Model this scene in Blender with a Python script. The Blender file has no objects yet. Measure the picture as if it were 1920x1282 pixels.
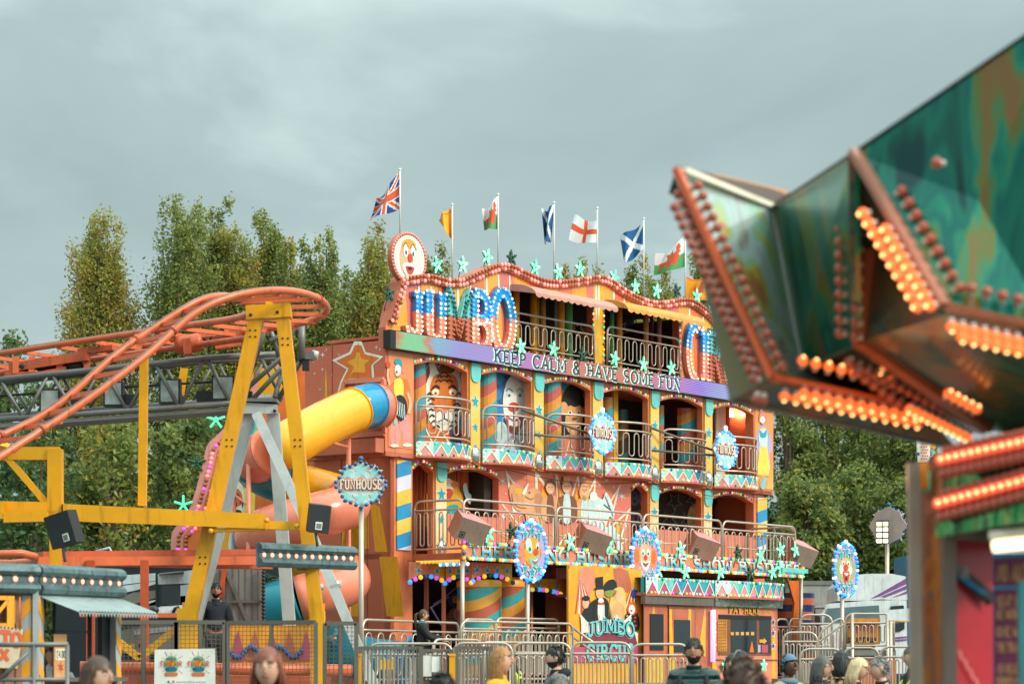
import bpy, math, random
import numpy as np
from mathutils import Vector, Matrix
R = math.radians
sc = bpy.context.scene
C = sc.collection
# ------------------------------------------------------------------ camera
HZ, FP, CH = 1250.0, 4800.0, 1.6
cd = bpy.data.cameras.new('camera'); cam = bpy.data.objects.new('camera', cd); C.objects.link(cam)
cam.location = (0, 0, CH); cam.rotation_euler = (R(90), 0, 0)
cd.lens = 90; cd.sensor_width = 36; cd.shift_y = (HZ-641)/1920; cd.clip_end = 3000; cd.clip_start = .5
cd.dof.use_dof = True; cd.dof.focus_distance = 55; cd.dof.aperture_fstop = 3.2
sc.camera = cam
# ------------------------------------------------------------------ sky
w = bpy.data.worlds.new('World'); sc.world = w; w.use_nodes = True
nt = w.node_tree; N = nt.nodes; L = nt.links
bg = N['Background']; bg.inputs['Strength'].default_value = .1
sky = N.new('ShaderNodeTexSky'); sky.sky_type = 'NISHITA'; sky.sun_disc = False
SUN_EL, SUN_AZ = R(34), R(118)       # azimuth clockwise from +Y: behind the camera, to the right
sky.sun_elevation = SUN_EL; sky.sun_rotation = SUN_AZ
tc = N.new('ShaderNodeTexCoord'); mp = N.new('ShaderNodeMapping')
mp.inputs['Scale'].default_value = (2.6, 2.6, 6.2); mp.inputs['Location'].default_value = (.4, .3, .35)
L.new(tc.outputs['Generated'], mp.inputs[0])
nz = N.new('ShaderNodeTexNoise'); nz.inputs['Scale'].default_value = 1.7; nz.inputs['Detail'].default_value = 7; nz.inputs['Roughness'].default_value = .52
nz.inputs['Distortion'].default_value = .35
L.new(mp.outputs[0], nz.inputs[0])
cr = N.new('ShaderNodeValToRGB'); L.new(nz.outputs['Fac'], cr.inputs[0])
e = cr.color_ramp.elements
e[0].position = .36; e[0].color = (3.0, 3.85, 3.85, 1)
e[1].position = .66; e[1].color = (5.3, 6.6, 6.45, 1)
x = e.new(.54); x.color = (3.65, 4.65, 4.58, 1)
mx = N.new('ShaderNodeMix'); mx.data_type = 'RGBA'; mx.inputs[0].default_value = .94
sx_ = N.new('ShaderNodeSeparateXYZ'); L.new(tc.outputs['Generated'], sx_.inputs[0])
zr_ = N.new('ShaderNodeMapRange'); zr_.inputs[1].default_value = .24; zr_.inputs[2].default_value = .7; zr_.inputs[3].default_value = 1; zr_.inputs[4].default_value = 2.8   # an overcast sky is brightest overhead
L.new(sx_.outputs[2], zr_.inputs[0])
vs_ = N.new('ShaderNodeVectorMath'); vs_.operation = 'SCALE'; L.new(cr.outputs[0], vs_.inputs[0]); L.new(zr_.outputs[0], vs_.inputs['Scale'])
dg_s = N.new('ShaderNodeVectorMath'); dg_s.operation = 'DOT_PRODUCT'; L.new(tc.outputs['Generated'], dg_s.inputs[0])       # sky glow added round the unseen sun to light the facade recesses
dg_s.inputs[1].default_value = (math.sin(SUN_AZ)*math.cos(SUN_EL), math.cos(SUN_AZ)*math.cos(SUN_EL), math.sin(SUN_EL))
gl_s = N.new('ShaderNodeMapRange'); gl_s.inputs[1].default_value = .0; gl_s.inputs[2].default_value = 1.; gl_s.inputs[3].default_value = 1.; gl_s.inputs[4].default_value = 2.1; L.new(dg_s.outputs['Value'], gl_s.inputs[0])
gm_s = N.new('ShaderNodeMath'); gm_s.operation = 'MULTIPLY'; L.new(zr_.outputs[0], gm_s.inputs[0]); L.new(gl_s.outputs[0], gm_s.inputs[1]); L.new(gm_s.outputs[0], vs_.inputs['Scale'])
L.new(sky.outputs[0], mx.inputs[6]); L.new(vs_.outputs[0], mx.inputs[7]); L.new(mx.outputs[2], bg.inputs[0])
sl = bpy.data.lights.new('sun', 'SUN'); so = bpy.data.objects.new('sun', sl); C.objects.link(so)
sl.energy = 2.0; sl.angle = R(10); sl.color = (1, .86, .7)
sdir = Vector((math.sin(SUN_AZ)*math.cos(SUN_EL), math.cos(SUN_AZ)*math.cos(SUN_EL), math.sin(SUN_EL)))
so.rotation_euler = (-sdir).to_track_quat('-Z', 'Y').to_euler(); so.location = (40, -40, 40)
sc.view_settings.view_transform = 'Standard'; sc.view_settings.look = 'None'
sc.view_settings.exposure = .36; sc.view_settings.gamma = 1
# ------------------------------------------------------------------ materials
def lin(c):
    if isinstance(c, str):
        c = [int(c[i:i+2], 16)/255 for i in (0, 2, 4)]
    return tuple(v/12.92 if v <= .04045 else ((v+.055)/1.055)**2.4 for v in c[:3])
def mat(name, c, rough=.5, metal=0., var=.16, scale=2.5, emit=0., dirt=.25, bump=0., spec=.5):
    m = bpy.data.materials.new(name); m.use_nodes = True
    n, l = m.node_tree.nodes, m.node_tree.links
    b = n['Principled BSDF']; c4 = (*lin(c), 1)
    b.inputs['Roughness'].default_value = rough; b.inputs['Metallic'].default_value = metal
    b.inputs['Specular IOR Level'].default_value = spec
    if emit:
        b.inputs['Base Color'].default_value = c4
        b.inputs['Emission Color'].default_value = c4; b.inputs['Emission Strength'].default_value = emit
        return m
    t = n.new('ShaderNodeTexCoord'); z = n.new('ShaderNodeTexNoise')
    z.inputs['Scale'].default_value = scale; z.inputs['Detail'].default_value = 6; z.inputs['Roughness'].default_value = .65
    l.new(t.outputs['Object'], z.inputs[0])
    r = n.new('ShaderNodeMapRange'); r.inputs[1].default_value = .3; r.inputs[2].default_value = .7
    r.inputs[3].default_value = 1-var; r.inputs[4].default_value = 1+var
    l.new(z.outputs['Fac'], r.inputs[0])
    z2 = n.new('ShaderNodeTexNoise'); z2.inputs['Scale'].default_value = scale*.6; z2.inputs['Detail'].default_value = 8
    mpp = n.new('ShaderNodeMapping'); mpp.inputs['Scale'].default_value = (6, 6, 1); mpp.inputs['Location'].default_value = (3, 1, 7)
    l.new(t.outputs['Object'], mpp.inputs[0]); l.new(mpp.outputs[0], z2.inputs[0])
    r2 = n.new('ShaderNodeMapRange'); r2.inputs[1].default_value = .56; r2.inputs[2].default_value = .74
    r2.inputs[3].default_value = 1; r2.inputs[4].default_value = 1-dirt
    l.new(z2.outputs['Fac'], r2.inputs[0])
    mu = n.new('ShaderNodeMath'); mu.operation = 'MULTIPLY'; l.new(r.outputs[0], mu.inputs[0]); l.new(r2.outputs[0], mu.inputs[1])
    v = n.new('ShaderNodeVectorMath'); v.operation = 'SCALE'; v.inputs[0].default_value = c4[:3]
    l.new(mu.outputs[0], v.inputs['Scale']); l.new(v.outputs[0], b.inputs['Base Color'])
    if bump:
        bp = n.new('ShaderNodeBump'); bp.inputs['Strength'].default_value = bump; bp.inputs['Distance'].default_value = .02
        l.new(z.outputs['Fac'], bp.inputs['Height']); l.new(bp.outputs[0], b.inputs['Normal'])
    return m
def grad(name, stops, axis=2, z0=0, z1=1, rough=.4, blotch=0.):
    """airbrushed paint: colours run along one axis of the object between z0 and z1"""
    m = bpy.data.materials.new(name); m.use_nodes = True
    n, l = m.node_tree.nodes, m.node_tree.links; b = n['Principled BSDF']; b.inputs['Roughness'].default_value = rough
    t = n.new('ShaderNodeTexCoord'); s = n.new('ShaderNodeSeparateXYZ'); l.new(t.outputs['Object'], s.inputs[0])
    r = n.new('ShaderNodeMapRange'); r.inputs[1].default_value = z0; r.inputs[2].default_value = z1
    l.new(s.outputs[axis], r.inputs[0]); src = r.outputs[0]
    if blotch:
        z = n.new('ShaderNodeTexNoise'); z.inputs['Scale'].default_value = 2.2; z.inputs['Detail'].default_value = 4
        l.new(t.outputs['Object'], z.inputs[0])
        a = n.new('ShaderNodeMath'); a.operation = 'MULTIPLY_ADD'; a.inputs[1].default_value = blotch
        l.new(z.outputs['Fac'], a.inputs[0]); l.new(r.outputs[0], a.inputs[2])
        a2 = n.new('ShaderNodeMath'); a2.operation = 'SUBTRACT'; a2.inputs[1].default_value = blotch/2; l.new(a.outputs[0], a2.inputs[0]); src = a2.outputs[0]
    k = n.new('ShaderNodeValToRGB'); l.new(src, k.inputs[0]); ee = k.color_ramp.elements
    ee[0].position = stops[0][0]; ee[0].color = (*lin(stops[0][1]), 1); ee[1].position = stops[-1][0]; ee[1].color = (*lin(stops[-1][1]), 1)
    for p, c in stops[1:-1]: q = ee.new(p); q.color = (*lin(c), 1)
    l.new(k.outputs[0], b.inputs['Base Color']); return m
def stripes(name, cols, per, ang, rough=.35):
    """diagonal painted stripes in the x-z plane of the object"""
    m = bpy.data.materials.new(name); m.use_nodes = True
    n, l = m.node_tree.nodes, m.node_tree.links; b = n['Principled BSDF']; b.inputs['Roughness'].default_value = rough
    t = n.new('ShaderNodeTexCoord'); d = n.new('ShaderNodeVectorMath'); d.operation = 'DOT_PRODUCT'
    d.inputs[1].default_value = (-math.sin(ang)/per, 0, math.cos(ang)/per)
    l.new(t.outputs['Object'], d.inputs[0]); f = n.new('ShaderNodeMath'); f.operation = 'FRACT'; l.new(d.outputs['Value'], f.inputs[0])
    k = n.new('ShaderNodeValToRGB'); k.color_ramp.interpolation = 'CONSTANT'; l.new(f.outputs[0], k.inputs[0])
    ee = k.color_ramp.elements; ee[0].position = 0; ee[0].color = (*lin(cols[0]), 1)
    ee[1].position = 1/len(cols); ee[1].color = (*lin(cols[1]), 1)
    for i, c in enumerate(cols[2:], 2): q = ee.new(i/len(cols)); q.color = (*lin(c), 1)
    z = n.new('ShaderNodeTexNoise'); z.inputs['Scale'].default_value = 3; z.inputs['Detail'].default_value = 5; l.new(t.outputs['Object'], z.inputs[0])
    r = n.new('ShaderNodeMapRange'); r.inputs[3].default_value = .75; r.inputs[4].default_value = 1.2; l.new(z.outputs['Fac'], r.inputs[0])
    v = n.new('ShaderNodeVectorMath'); v.operation = 'SCALE'; l.new(k.outputs[0], v.inputs[0]); l.new(r.outputs[0], v.inputs['Scale'])
    l.new(v.outputs[0], b.inputs['Base Color']); return m
MT = dict(
 orange=mat('orange_paint', 'D5774C', .42), coral=mat('coral_paint', 'DC8062', .4), rust=mat('rust_orange_paint', 'B86244', .5), side=mat('side_panel_paint', 'BE6040', .5),
 deep=mat('deep_orange', 'D9681F', .4), yel=mat('yellow_paint', 'DDA520', .42), gold=mat('golden_paint', 'E59A22', .4), lem=mat('lemon_paint', 'E6C84A', .4),
 teal=mat('teal_paint', '1E98A4', .35), aqua=mat('aqua_paint', '62BDB6', .35), mint=mat('mint_paint', '6FC09C', .35), blue=mat('blue_paint', '1E83B8', .3),
 navy=mat('navy_paint', '2B3E78', .4), pink=mat('pink_paint', 'D98A80', .45), mag=mat('magenta_paint', 'B24A68', .4), red=mat('red_paint', 'C5412F', .4),
 cream=mat('cream_paint', 'E6DDC8', .45), white=mat('white_paint', 'E2DFD6', .4), tan=mat('tan_paint', 'D39A63', .5), skinp=mat('painted_skin', 'E0A87E', .5),
 brown=mat('brown_paint', '7C4A30', .5), hairp=mat('painted_blond', 'DDAE62', .5), ice=mat('pale_blue_paint', 'BFD6D4', .45), black=mat('black_paint', '17191A', .5, dirt=0),
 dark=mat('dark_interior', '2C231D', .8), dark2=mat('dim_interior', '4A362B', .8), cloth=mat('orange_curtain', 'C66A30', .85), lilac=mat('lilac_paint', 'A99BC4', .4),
 steel=mat('polished_steel_rail', 'B9A898', .36, .45, var=.12, dirt=.2), galv=mat('galvanised_steel', '6E665C', .5, .4, var=.15), greysteel=mat('grey_truss_paint', '6E6C68', .45, .3),
 lgrey=mat('light_grey_steel', 'A9ABA8', .5, .1), chrome=mat('chrome', 'D8D5CE', .08, 1, var=.03, dirt=0),
 cyel=mat('coaster_yellow_paint', 'DE9A06', .38, var=.1, dirt=.35, spec=.4), cor=mat('coaster_orange_paint', 'D0643A', .35, var=.14, dirt=.45), cord=mat('coaster_rust_orange', 'B54E28', .45, var=.2, dirt=.5),
 spkblack=mat('black_speaker_grille', '25292A', .7), spkpink=mat('pink_speaker_case', 'C77F7C', .6), spkgrille=mat('taupe_speaker_grille', '8E7567', .8), spkside=mat('rose_speaker_side', 'A86650', .6),
 teal_tin=mat('weathered_teal_tin', '4C6466', .42, .25, var=.4, scale=5, dirt=.75, bump=.5), corr=mat('pale_corrugated_iron', '8F9896', .5, .2, dirt=.3), wood=mat('weathered_wood', '8A5E49', .7, var=.3, scale=5),
 board=mat('wooden_sign_face', 'B9A990', .8, var=.2), rtext=mat('burnt_orange_lettering', 'BF5426', .6), asphalt=mat('asphalt', '5f5d57', .9, scale=1), glass=mat('dark_glass', '1B2426', .08, 0, var=.05, dirt=0),
 awnp=mat('faded_pink_canvas', 'B98474', .8), awny=mat('golden_canvas', 'C98C3E', .8), ledblk=mat('black_screen_frame', '141414', .4, dirt=0),
 green=mat('green_flag_cloth', '4E9A5E', .8, var=.05, dirt=0), fwhite=mat('white_flag_cloth', 'DADCDD', .8, var=.04, dirt=0), fred=mat('red_flag_cloth', 'D8552F', .8, var=.05, dirt=0), fblue=mat('blue_flag_cloth', '2B3F86', .8, var=.05, dirt=0),
 fsalt=mat('saltire_blue_cloth', '17558A', .8, var=.05, dirt=0), fyel=mat('yellow_flag_cloth', 'F0A21E', .8, var=.05, dirt=0), pole=mat('pale_flagpole', 'D8D6CE', .5),
 tube_p=mat('coral_plastic', 'DC7A5E', .22, var=.06, dirt=.12), tube_y=mat('yellow_plastic', 'EBA311', .22, var=.05, dirt=.12), tube_b=mat('blue_plastic', '1B86B4', .2, var=.06, dirt=.12), tube_t=mat('teal_plastic', '1C7C8C', .2, var=.06, dirt=.12),
 truckw=mat('white_truck_paint', 'D2D5D4', .3), purple=mat('purple_stripe', '7E4B84', .35), trailer=mat('grey_trailer_panel', '9A968E', .55), tblue=mat('blue_trailer_panel', '1F6F92', .5), rubber=mat('black_rubber', '1b1b1b', .8),
 mhblack=mat('black_motorhome_band', '1a2024', .3), mhtaupe=mat('taupe_motorhome_band', '7B7264', .35), dullgrey=mat('dull_grey_panel', '77736C', .6), banner=mat('white_vinyl_banner', 'DAD6CC', .5, dirt=.08),
)
def E(name, c, s): return mat(name, c, emit=s)
GB = dict(w=E('warm_white_bulb', 'FFD9B8', .8), g=E('green_bulb', '5FE0A8', .62), dg=mat('unlit_green_bulb', '23563F', .2), b=E('blue_bulb', '3E9BFF', .75), bw=E('icy_blue_bulb', 'CDE8FF', .8),
 p=E('magenta_bulb', 'D558C8', .62), y=E('yellow_bulb', 'F2C03C', .62), o=E('amber_bulb', 'F09A4A', .62), t=mat('unlit_teal_bulb', '2E6E74', .15), r=mat('unlit_amber_bulb', 'B35A38', .2), k=E('pink_bulb', 'F28E8A', .62),
 m=E('mint_bulb', 'A8F0C4', .62), dk=mat('unlit_blue_bulb', '25528C', .2), hot=E('glowing_orange_bulb', 'F2682E', .95), core=E('hot_bulb_core', 'FFC27A', 3.), tail=E('coral_lamp', 'F0583C', .95))
# ------------------------------------------------------------------ frames
AX = math.atan((4600-960)/FP)
FD = Vector((math.sin(AX), math.cos(AX), 0)); FN = Vector((math.cos(AX), -math.sin(AX), 0))
FO = Vector(((722-960)/FP*55, 55, 0))
FROT = math.atan2(FD.y, FD.x)
FM = Matrix.Translation(FO) @ Matrix.Rotation(FROT, 4, 'Z')
def at(px, py, Y): return Vector(((px-960)/FP*Y, Y, CH+(HZ-py)/FP*Y))
def fw(px, py, n=0.):
    """photo point -> funhouse frame (x along the front, -y outward) on the plane n metres before the front"""
    k = (px-960)/FP; o = FO+FN*n
    u = (k*o.y-o.x)/(FD.x-k*FD.y); Y = o.y+u*FD.y
    return Vector((u, -n, CH+(HZ-py)/FP*Y))
def sw(px, py, u=0.):
    """same on the end wall (plane at u)"""
    k = (px-960)/FP; o = FO+FD*u
    n = (k*o.y-o.x)/(FN.x-k*FN.y); Y = o.y+n*FN.y
    return Vector((u, -n, CH+(HZ-py)/FP*Y))
# ------------------------------------------------------------------ objects
INFO = {}
def thing(name, label, cat, base=(0, 0, 0), rotz=0., group=None, frame='W'):
    o = bpy.data.objects.new(name, None); C.objects.link(o); o.empty_display_size = .2
    base = Vector(base)
    if frame == 'F': o.location = FM @ base; o.rotation_euler = (0, 0, FROT+rotz)
    else: o.location = base; o.rotation_euler = (0, 0, rotz)
    o['label'] = label; o['category'] = cat
    if group: o['group'] = group
    INFO[o.name] = base
    return o
class MB:
    """collects shapes and links them as ONE mesh object"""
    def __init__(s): s.v, s.f, s.m, s.sm, s.mats = [], [], [], [], []
    def mi(s, m):
        if m not in s.mats: s.mats.append(m)
        return s.mats.index(m)
    def add(s, vs, fs, m, smooth=False):
        k = len(s.v); s.v += [tuple(p) for p in vs]; i = s.mi(m)
        for f in fs: s.f.append(tuple(k+j for j in f)); s.m.append(i); s.sm.append(smooth)
        return s
    def hexa(s, p, m):
        return s.add(p, [(0, 3, 2, 1), (4, 5, 6, 7), (0, 1, 5, 4), (1, 2, 6, 5), (2, 3, 7, 6), (3, 0, 4, 7)], m)
    def box(s, x0, x1, y0, y1, z0, z1, m):
        return s.hexa([(x0, y0, z0), (x1, y0, z0), (x1, y1, z0), (x0, y1, z0), (x0, y0, z1), (x1, y0, z1), (x1, y1, z1), (x0, y1, z1)], m)
    def bar(s, a, b, w_, h_, m, up=(0, 0, 1)):
        a, b = Vector(a), Vector(b); d = (b-a).normalized(); up = Vector(up)
        if abs(d.dot(up)) > .98: up = Vector((0, 1, 0))
        r = d.cross(up).normalized()*w_/2; t = r.cross(d).normalized()*h_/2
        return s.hexa([a-r-t, a+r-t, a+r+t, a-r+t, b-r-t, b+r-t, b+r+t, b-r+t], m)
    def tube(s, pts, r, m, seg=6, closed=False, caps=True):
        pts = [Vector(p) for p in pts]; n = len(pts); k = len(s.v); i = s.mi(m); rs = r if isinstance(r, (list, tuple)) else [r]*n
        prev = None
        for j in range(n):
            a = pts[j-1] if (j or closed) else pts[0]; b = pts[(j+1) % n] if (j < n-1 or closed) else pts[-1]
            d = (b-a).normalized() if (b-a).length > 1e-9 else Vector((0, 0, 1))
            if prev is None: prev = Vector((0, 0, 1)) if abs(d.z) < .9 else Vector((0, 1, 0))
            x_ = prev-d*prev.dot(d)
            if x_.length < 1e-6: x_ = d.orthogonal()
            x_.normalize(); prev = x_; y_ = d.cross(x_)
            for q in range(seg):
                an = 2*math.pi*q/seg; s.v.append(tuple(pts[j]+(x_*math.cos(an)+y_*math.sin(an))*rs[j]))
        for j in range(n if closed else n-1):
            a, b = k+j*seg, k+((j+1) % n)*seg
            for q in range(seg):
                s.f.append((a+q, a+(q+1) % seg, b+(q+1) % seg, b+q)); s.m.append(i); s.sm.append(True)
        if caps and not closed:
            s.f.append(tuple(k+q for q in reversed(range(seg)))); s.m.append(i); s.sm.append(False)
            s.f.append(tuple(k+(n-1)*seg+q for q in range(seg))); s.m.append(i); s.sm.append(False)
        return s
    def prism(s, pts, ext, m, mside=None):
        """flat polygon pts pushed along the vector ext"""
        pts = [Vector(p) for p in pts]; e_ = Vector(ext); n = len(pts)
        nv = Vector((0, 0, 0))
        for j in range(n): nv += pts[j].cross(pts[(j+1) % n])
        if nv.dot(e_) > 0: pts.reverse()
        s.add(pts, [tuple(range(n))], m)
        q = [p+e_ for p in pts]
        s.add(q, [tuple(reversed(range(n)))], mside or m)
        for j in range(n):
            h = (j+1) % n; s.add([pts[h], pts[j], q[j], q[h]], [(0, 1, 2, 3)], mside or m)
        return s
    def flat(s, pts, m):
        return s.add(pts, [tuple(range(len(pts)))], m)
    def dome(s, p, nrm, r, m, seg=6, k=.9):
        p, d = Vector(p), Vector(nrm).normalized(); x_ = d.orthogonal().normalized(); y_ = d.cross(x_)
        vs = []
        for a, h in ((1, 0), (.82, .55)):
            for q in range(seg):
                an = 2*math.pi*q/seg; vs.append(p+(x_*math.cos(an)+y_*math.sin(an))*r*a+d*r*h*k)
        vs.append(p+d*r*k); fs = []
        for q in range(seg):
            h = (q+1) % seg; fs += [(q, h, seg+h, seg+q), (seg+q, seg+h, 2*seg)]
        return s.add(vs, fs, m, True)
    def sph(s, p, rx, ry, rz, m, seg=12, rings=8, rot=None, fn=None):
        p = Vector(p); vs = []
        for i in range(rings+1):
            t = math.pi*i/rings
            for q in range(seg):
                an = 2*math.pi*q/seg; v = Vector((rx*math.sin(t)*math.cos(an), ry*math.sin(t)*math.sin(an), rz*math.cos(t)))
                if fn: v = fn(v)
                if rot: v = rot @ v
                vs.append(p+v)
        fs = [(i*seg+q, (i+1)*seg+q, (i+1)*seg+(q+1) % seg, i*seg+(q+1) % seg) for i in range(rings) for q in range(seg)]
        return s.add(vs, fs, m, True)
    def lathe(s, base, prof, m, seg=16, axis=(0, 0, 1)):
        base, d = Vector(base), Vector(axis).normalized(); x_ = d.orthogonal().normalized(); y_ = d.cross(x_); vs = []
        for r, h in prof:
            for q in range(seg):
                an = 2*math.pi*q/seg; vs.append(base+(x_*math.cos(an)+y_*math.sin(an))*r+d*h)
        fs = [(i*seg+q, i*seg+(q+1) % seg, (i+1)*seg+(q+1) % seg, (i+1)*seg+q) for i in range(len(prof)-1) for q in range(seg)]
        s.add(vs, fs, m, True); k = len(prof)-1
        s.add(vs[:seg], [tuple(reversed(range(seg)))], m); s.add(vs[k*seg:], [tuple(range(seg))], m)
        return s
    def build(s, name, parent=None, label=None, off=None, smooth_all=False):
        me = bpy.data.meshes.new(name)
        root = parent
        while root is not None and root.parent is not None: root = root.parent
        b = Vector(off) if off is not None else (INFO[root.name] if root is not None and root.name in INFO else Vector((0, 0, 0)))
        me.from_pydata([(x_-b.x, y_-b.y, z_-b.z) for x_, y_, z_ in s.v], [], s.f)
        for m in s.mats: me.materials.append(m)
        me.polygons.foreach_set('material_index', s.m); me.polygons.foreach_set('use_smooth', s.sm); me.update()
        o = bpy.data.objects.new(name, me); C.objects.link(o)
        if parent is not None: o.parent = parent
        elif off is not None: o.location = b
        if label: o['label'] = label
        return o
def tagged(o, label=None, cat=None, group=None, kind=None):
    for k, v in (('label', label), ('category', cat), ('group', group), ('kind', kind)):
        if v: o[k] = v
    return o
# ------------------------------------------------------------------ 2-D shapes
def smooth(pts, k=4, closed=True):
    n = len(pts); out = []
    P = [Vector(p) for p in pts]
    for i in range(n if closed else n-1):
        p0 = P[i-1] if (closed or i) else P[0]; p1 = P[i]; p2 = P[(i+1) % n]; p3 = P[(i+2) % n] if (closed or i+2 < n) else P[-1]
        for j in range(k):
            t = j/k; out.append(.5*((2*p1)+(p2-p0)*t+(2*p0-5*p1+4*p2-p3)*t*t+(3*p1-p0-3*p2+p3)*t**3))
    if not closed: out.append(P[-1])
    return out
def star2(cx, cz, ro, ri, n=5, rot=0.):
    return [(cx+(ro if i % 2 == 0 else ri)*math.sin(rot+math.pi*i/n), cz+(ro if i % 2 == 0 else ri)*math.cos(rot+math.pi*i/n)) for i in range(2*n)]
def ell(cx, cz, rx, rz, n=18, rot=0.):
    c, s_ = math.cos(rot), math.sin(rot); o = []
    for i in range(n):
        a = 2*math.pi*i/n; x_, z_ = rx*math.cos(a), rz*math.sin(a); o.append((cx+x_*c-z_*s_, cz+x_*s_+z_*c))
    return o
def ribbon(pts, w_):
    """flat quads along a 2-D line"""
    P = [Vector(p) for p in pts]; l_, r_ = [], []; ws = w_ if isinstance(w_, (list, tuple)) else [w_]*len(P)
    for i, p in enumerate(P):
        a = P[max(i-1, 0)]; b = P[min(i+1, len(P)-1)]; d = (b-a)
        d = d.normalized() if d.length > 1e-9 else Vector((1, 0)); nn = Vector((-d.y, d.x)); h = ws[i]/2
        if 0 < i < len(P)-1:
            d1 = (p-a).normalized(); d2 = (b-p).normalized(); c = max(.55, math.sqrt(max(0, (1+d1.dot(d2))/2))); h /= c
        l_.append(p+nn*h); r_.append(p-nn*h)
    return l_, r_
def arc(cx, cz, rx, rz, a0, a1, n=8):
    return [(cx+rx*math.cos(R(a0+(a1-a0)*i/n)), cz+rz*math.sin(R(a0+(a1-a0)*i/n))) for i in range(n+1)]
# slab-serif stroke letters in a box 0..w by 0..1 : width, strokes, serifs (x, z)
GL = {
 'A': (.8, [[(.06, 0), (.4, 1), (.74, 0)], [(.2, .34), (.6, .34)]], [(.06, 0), (.74, 0)]),
 'B': (.72, [[(.12, 0), (.12, 1)], [(.12, 1)]+arc(.36, .76, .26, .24, 90, -90)+[(.12, .52)], [(.12, .52)]+arc(.38, .26, .3, .26, 90, -90)+[(.12, 0)]], [(.08, 0), (.08, 1)]),
 'C': (.76, [arc(.42, .5, .36, .5, 40, 320, 14), [(.7, .98), (.7, .72)]], []),
 'D': (.8, [[(.12, 0), (.12, 1)], [(.12, 1)]+arc(.36, .5, .38, .5, 90, -90, 12)+[(.12, 0)]], [(.08, 0), (.08, 1)]),
 'E': (.68, [[(.12, 0), (.12, 1)], [(.12, 1), (.6, 1), (.6, .82)], [(.12, .5), (.45, .5)], [(.12, 0), (.62, 0), (.62, .2)]], [(.06, 0), (.06, 1)]),
 'F': (.66, [[(.12, 0), (.12, 1)], [(.12, 1), (.6, 1), (.6, .82)], [(.12, .5), (.45, .5)]], [(.12, 0), (.06, 1)]),
 'G': (.8, [arc(.42, .5, .36, .5, 45, 330, 14), [(.72, .0), (.72, .42), (.5, .42)]], []),
 'H': (.8, [[(.14, 0), (.14, 1)], [(.66, 0), (.66, 1)], [(.14, .5), (.66, .5)]], [(.14, 0), (.14, 1), (.66, 0), (.66, 1)]),
 'I': (.34, [[(.17, 0), (.17, 1)]], [(.17, 0), (.17, 1)]),
 'J': (.56, [[(.4, 1), (.4, .25)]+arc(.24, .22, .18, .22, 0, -180)], [(.4, 1)]),
 'K': (.76, [[(.12, 0), (.12, 1)], [(.66, 1), (.14, .45)], [(.3, .6), (.68, 0)]], [(.12, 0), (.12, 1), (.64, 1), (.66, 0)]),
 'L': (.64, [[(.12, 1), (.12, 0), (.6, 0), (.6, .22)]], [(.12, 1), (.06, 0)]),
 'M': (.96, [[(.12, 0), (.12, 1), (.48, .25), (.84, 1), (.84, 0)]], [(.12, 0), (.84, 0), (.08, 1), (.88, 1)]),
 'N': (.84, [[(.12, 0), (.12, 1), (.7, 0), (.7, 1)]], [(.12, 0), (.08, 1), (.7, 1)]),
 'O': (.82, [arc(.41, .5, .35, .5, 90, 450, 20)], []),
 'P': (.7, [[(.12, 0), (.12, 1)], [(.12, 1)]+arc(.36, .74, .27, .26, 90, -90)+[(.12, .48)]], [(.12, 0), (.08, 1)]),
 'R': (.78, [[(.12, 0), (.12, 1)], [(.12, 1)]+arc(.36, .75, .27, .25, 90, -90)+[(.12, .5)], [(.36, .5), (.66, 0)]], [(.12, 0), (.08, 1), (.68, 0)]),
 'S': (.68, [arc(.34, .75, .26, .25, 30, 270, 9)+arc(.34, .25, .28, .25, 90, -150, 9)], []),
 'T': (.74, [[(.37, 0), (.37, 1)], [(.06, .8), (.06, 1), (.68, 1), (.68, .8)]], [(.37, 0)]),
 'U': (.8, [[(.14, 1), (.14, .3)]+arc(.4, .28, .26, .28, 180, 360)+[(.66, 1)]], [(.14, 1), (.66, 1)]),
 'V': (.8, [[(.08, 1), (.4, 0), (.72, 1)]], [(.08, 1), (.72, 1)]),
 'W': (1.06, [[(.08, 1), (.3, 0), (.53, .75), (.76, 0), (.98, 1)]], [(.08, 1), (.98, 1)]),
 'X': (.76, [[(.1, 0), (.66, 1)], [(.1, 1), (.66, 0)]], [(.1, 0), (.1, 1), (.66, 0), (.66, 1)]),
 'Y': (.78, [[(.08, 1), (.39, .48), (.7, 1)], [(.39, .48), (.39, 0)]], [(.08, 1), (.7, 1), (.39, 0)]),
 '&': (.86, [[(.78, 0), (.22, .72)]+arc(.38, .8, .17, .2, 200, -20, 8)+[(.24, .46)]+arc(.36, .24, .28, .24, 120, 330, 8)+[(.74, .5)]], []),
 "'": (.22, [[(.11, 1), (.11, .74)]], []), '.': (.24, [[(.1, 0), (.1, .1)]], []), ' ': (.42, [], []),
 '4': (.7, [[(.5, 0), (.5, 1), (.06, .3), (.66, .3)]], []), '0': (.66, [arc(.33, .5, .27, .5, 90, 450, 18)], []), '\u00a3': (.66, [[(.1, 0), (.6, 0)], [(.2, 0), (.2, .7)]+arc(.38, .74, .18, .26, 180, 20)], [(.25, .45)]),
 '2': (.66, [arc(.33, .72, .26, .28, 160, -40, 8)+[(.08, 0), (.6, 0)]], []),
}
def words_width(t, gap=.12): return sum(GL[c][0]+gap for c in t)-gap
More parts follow.
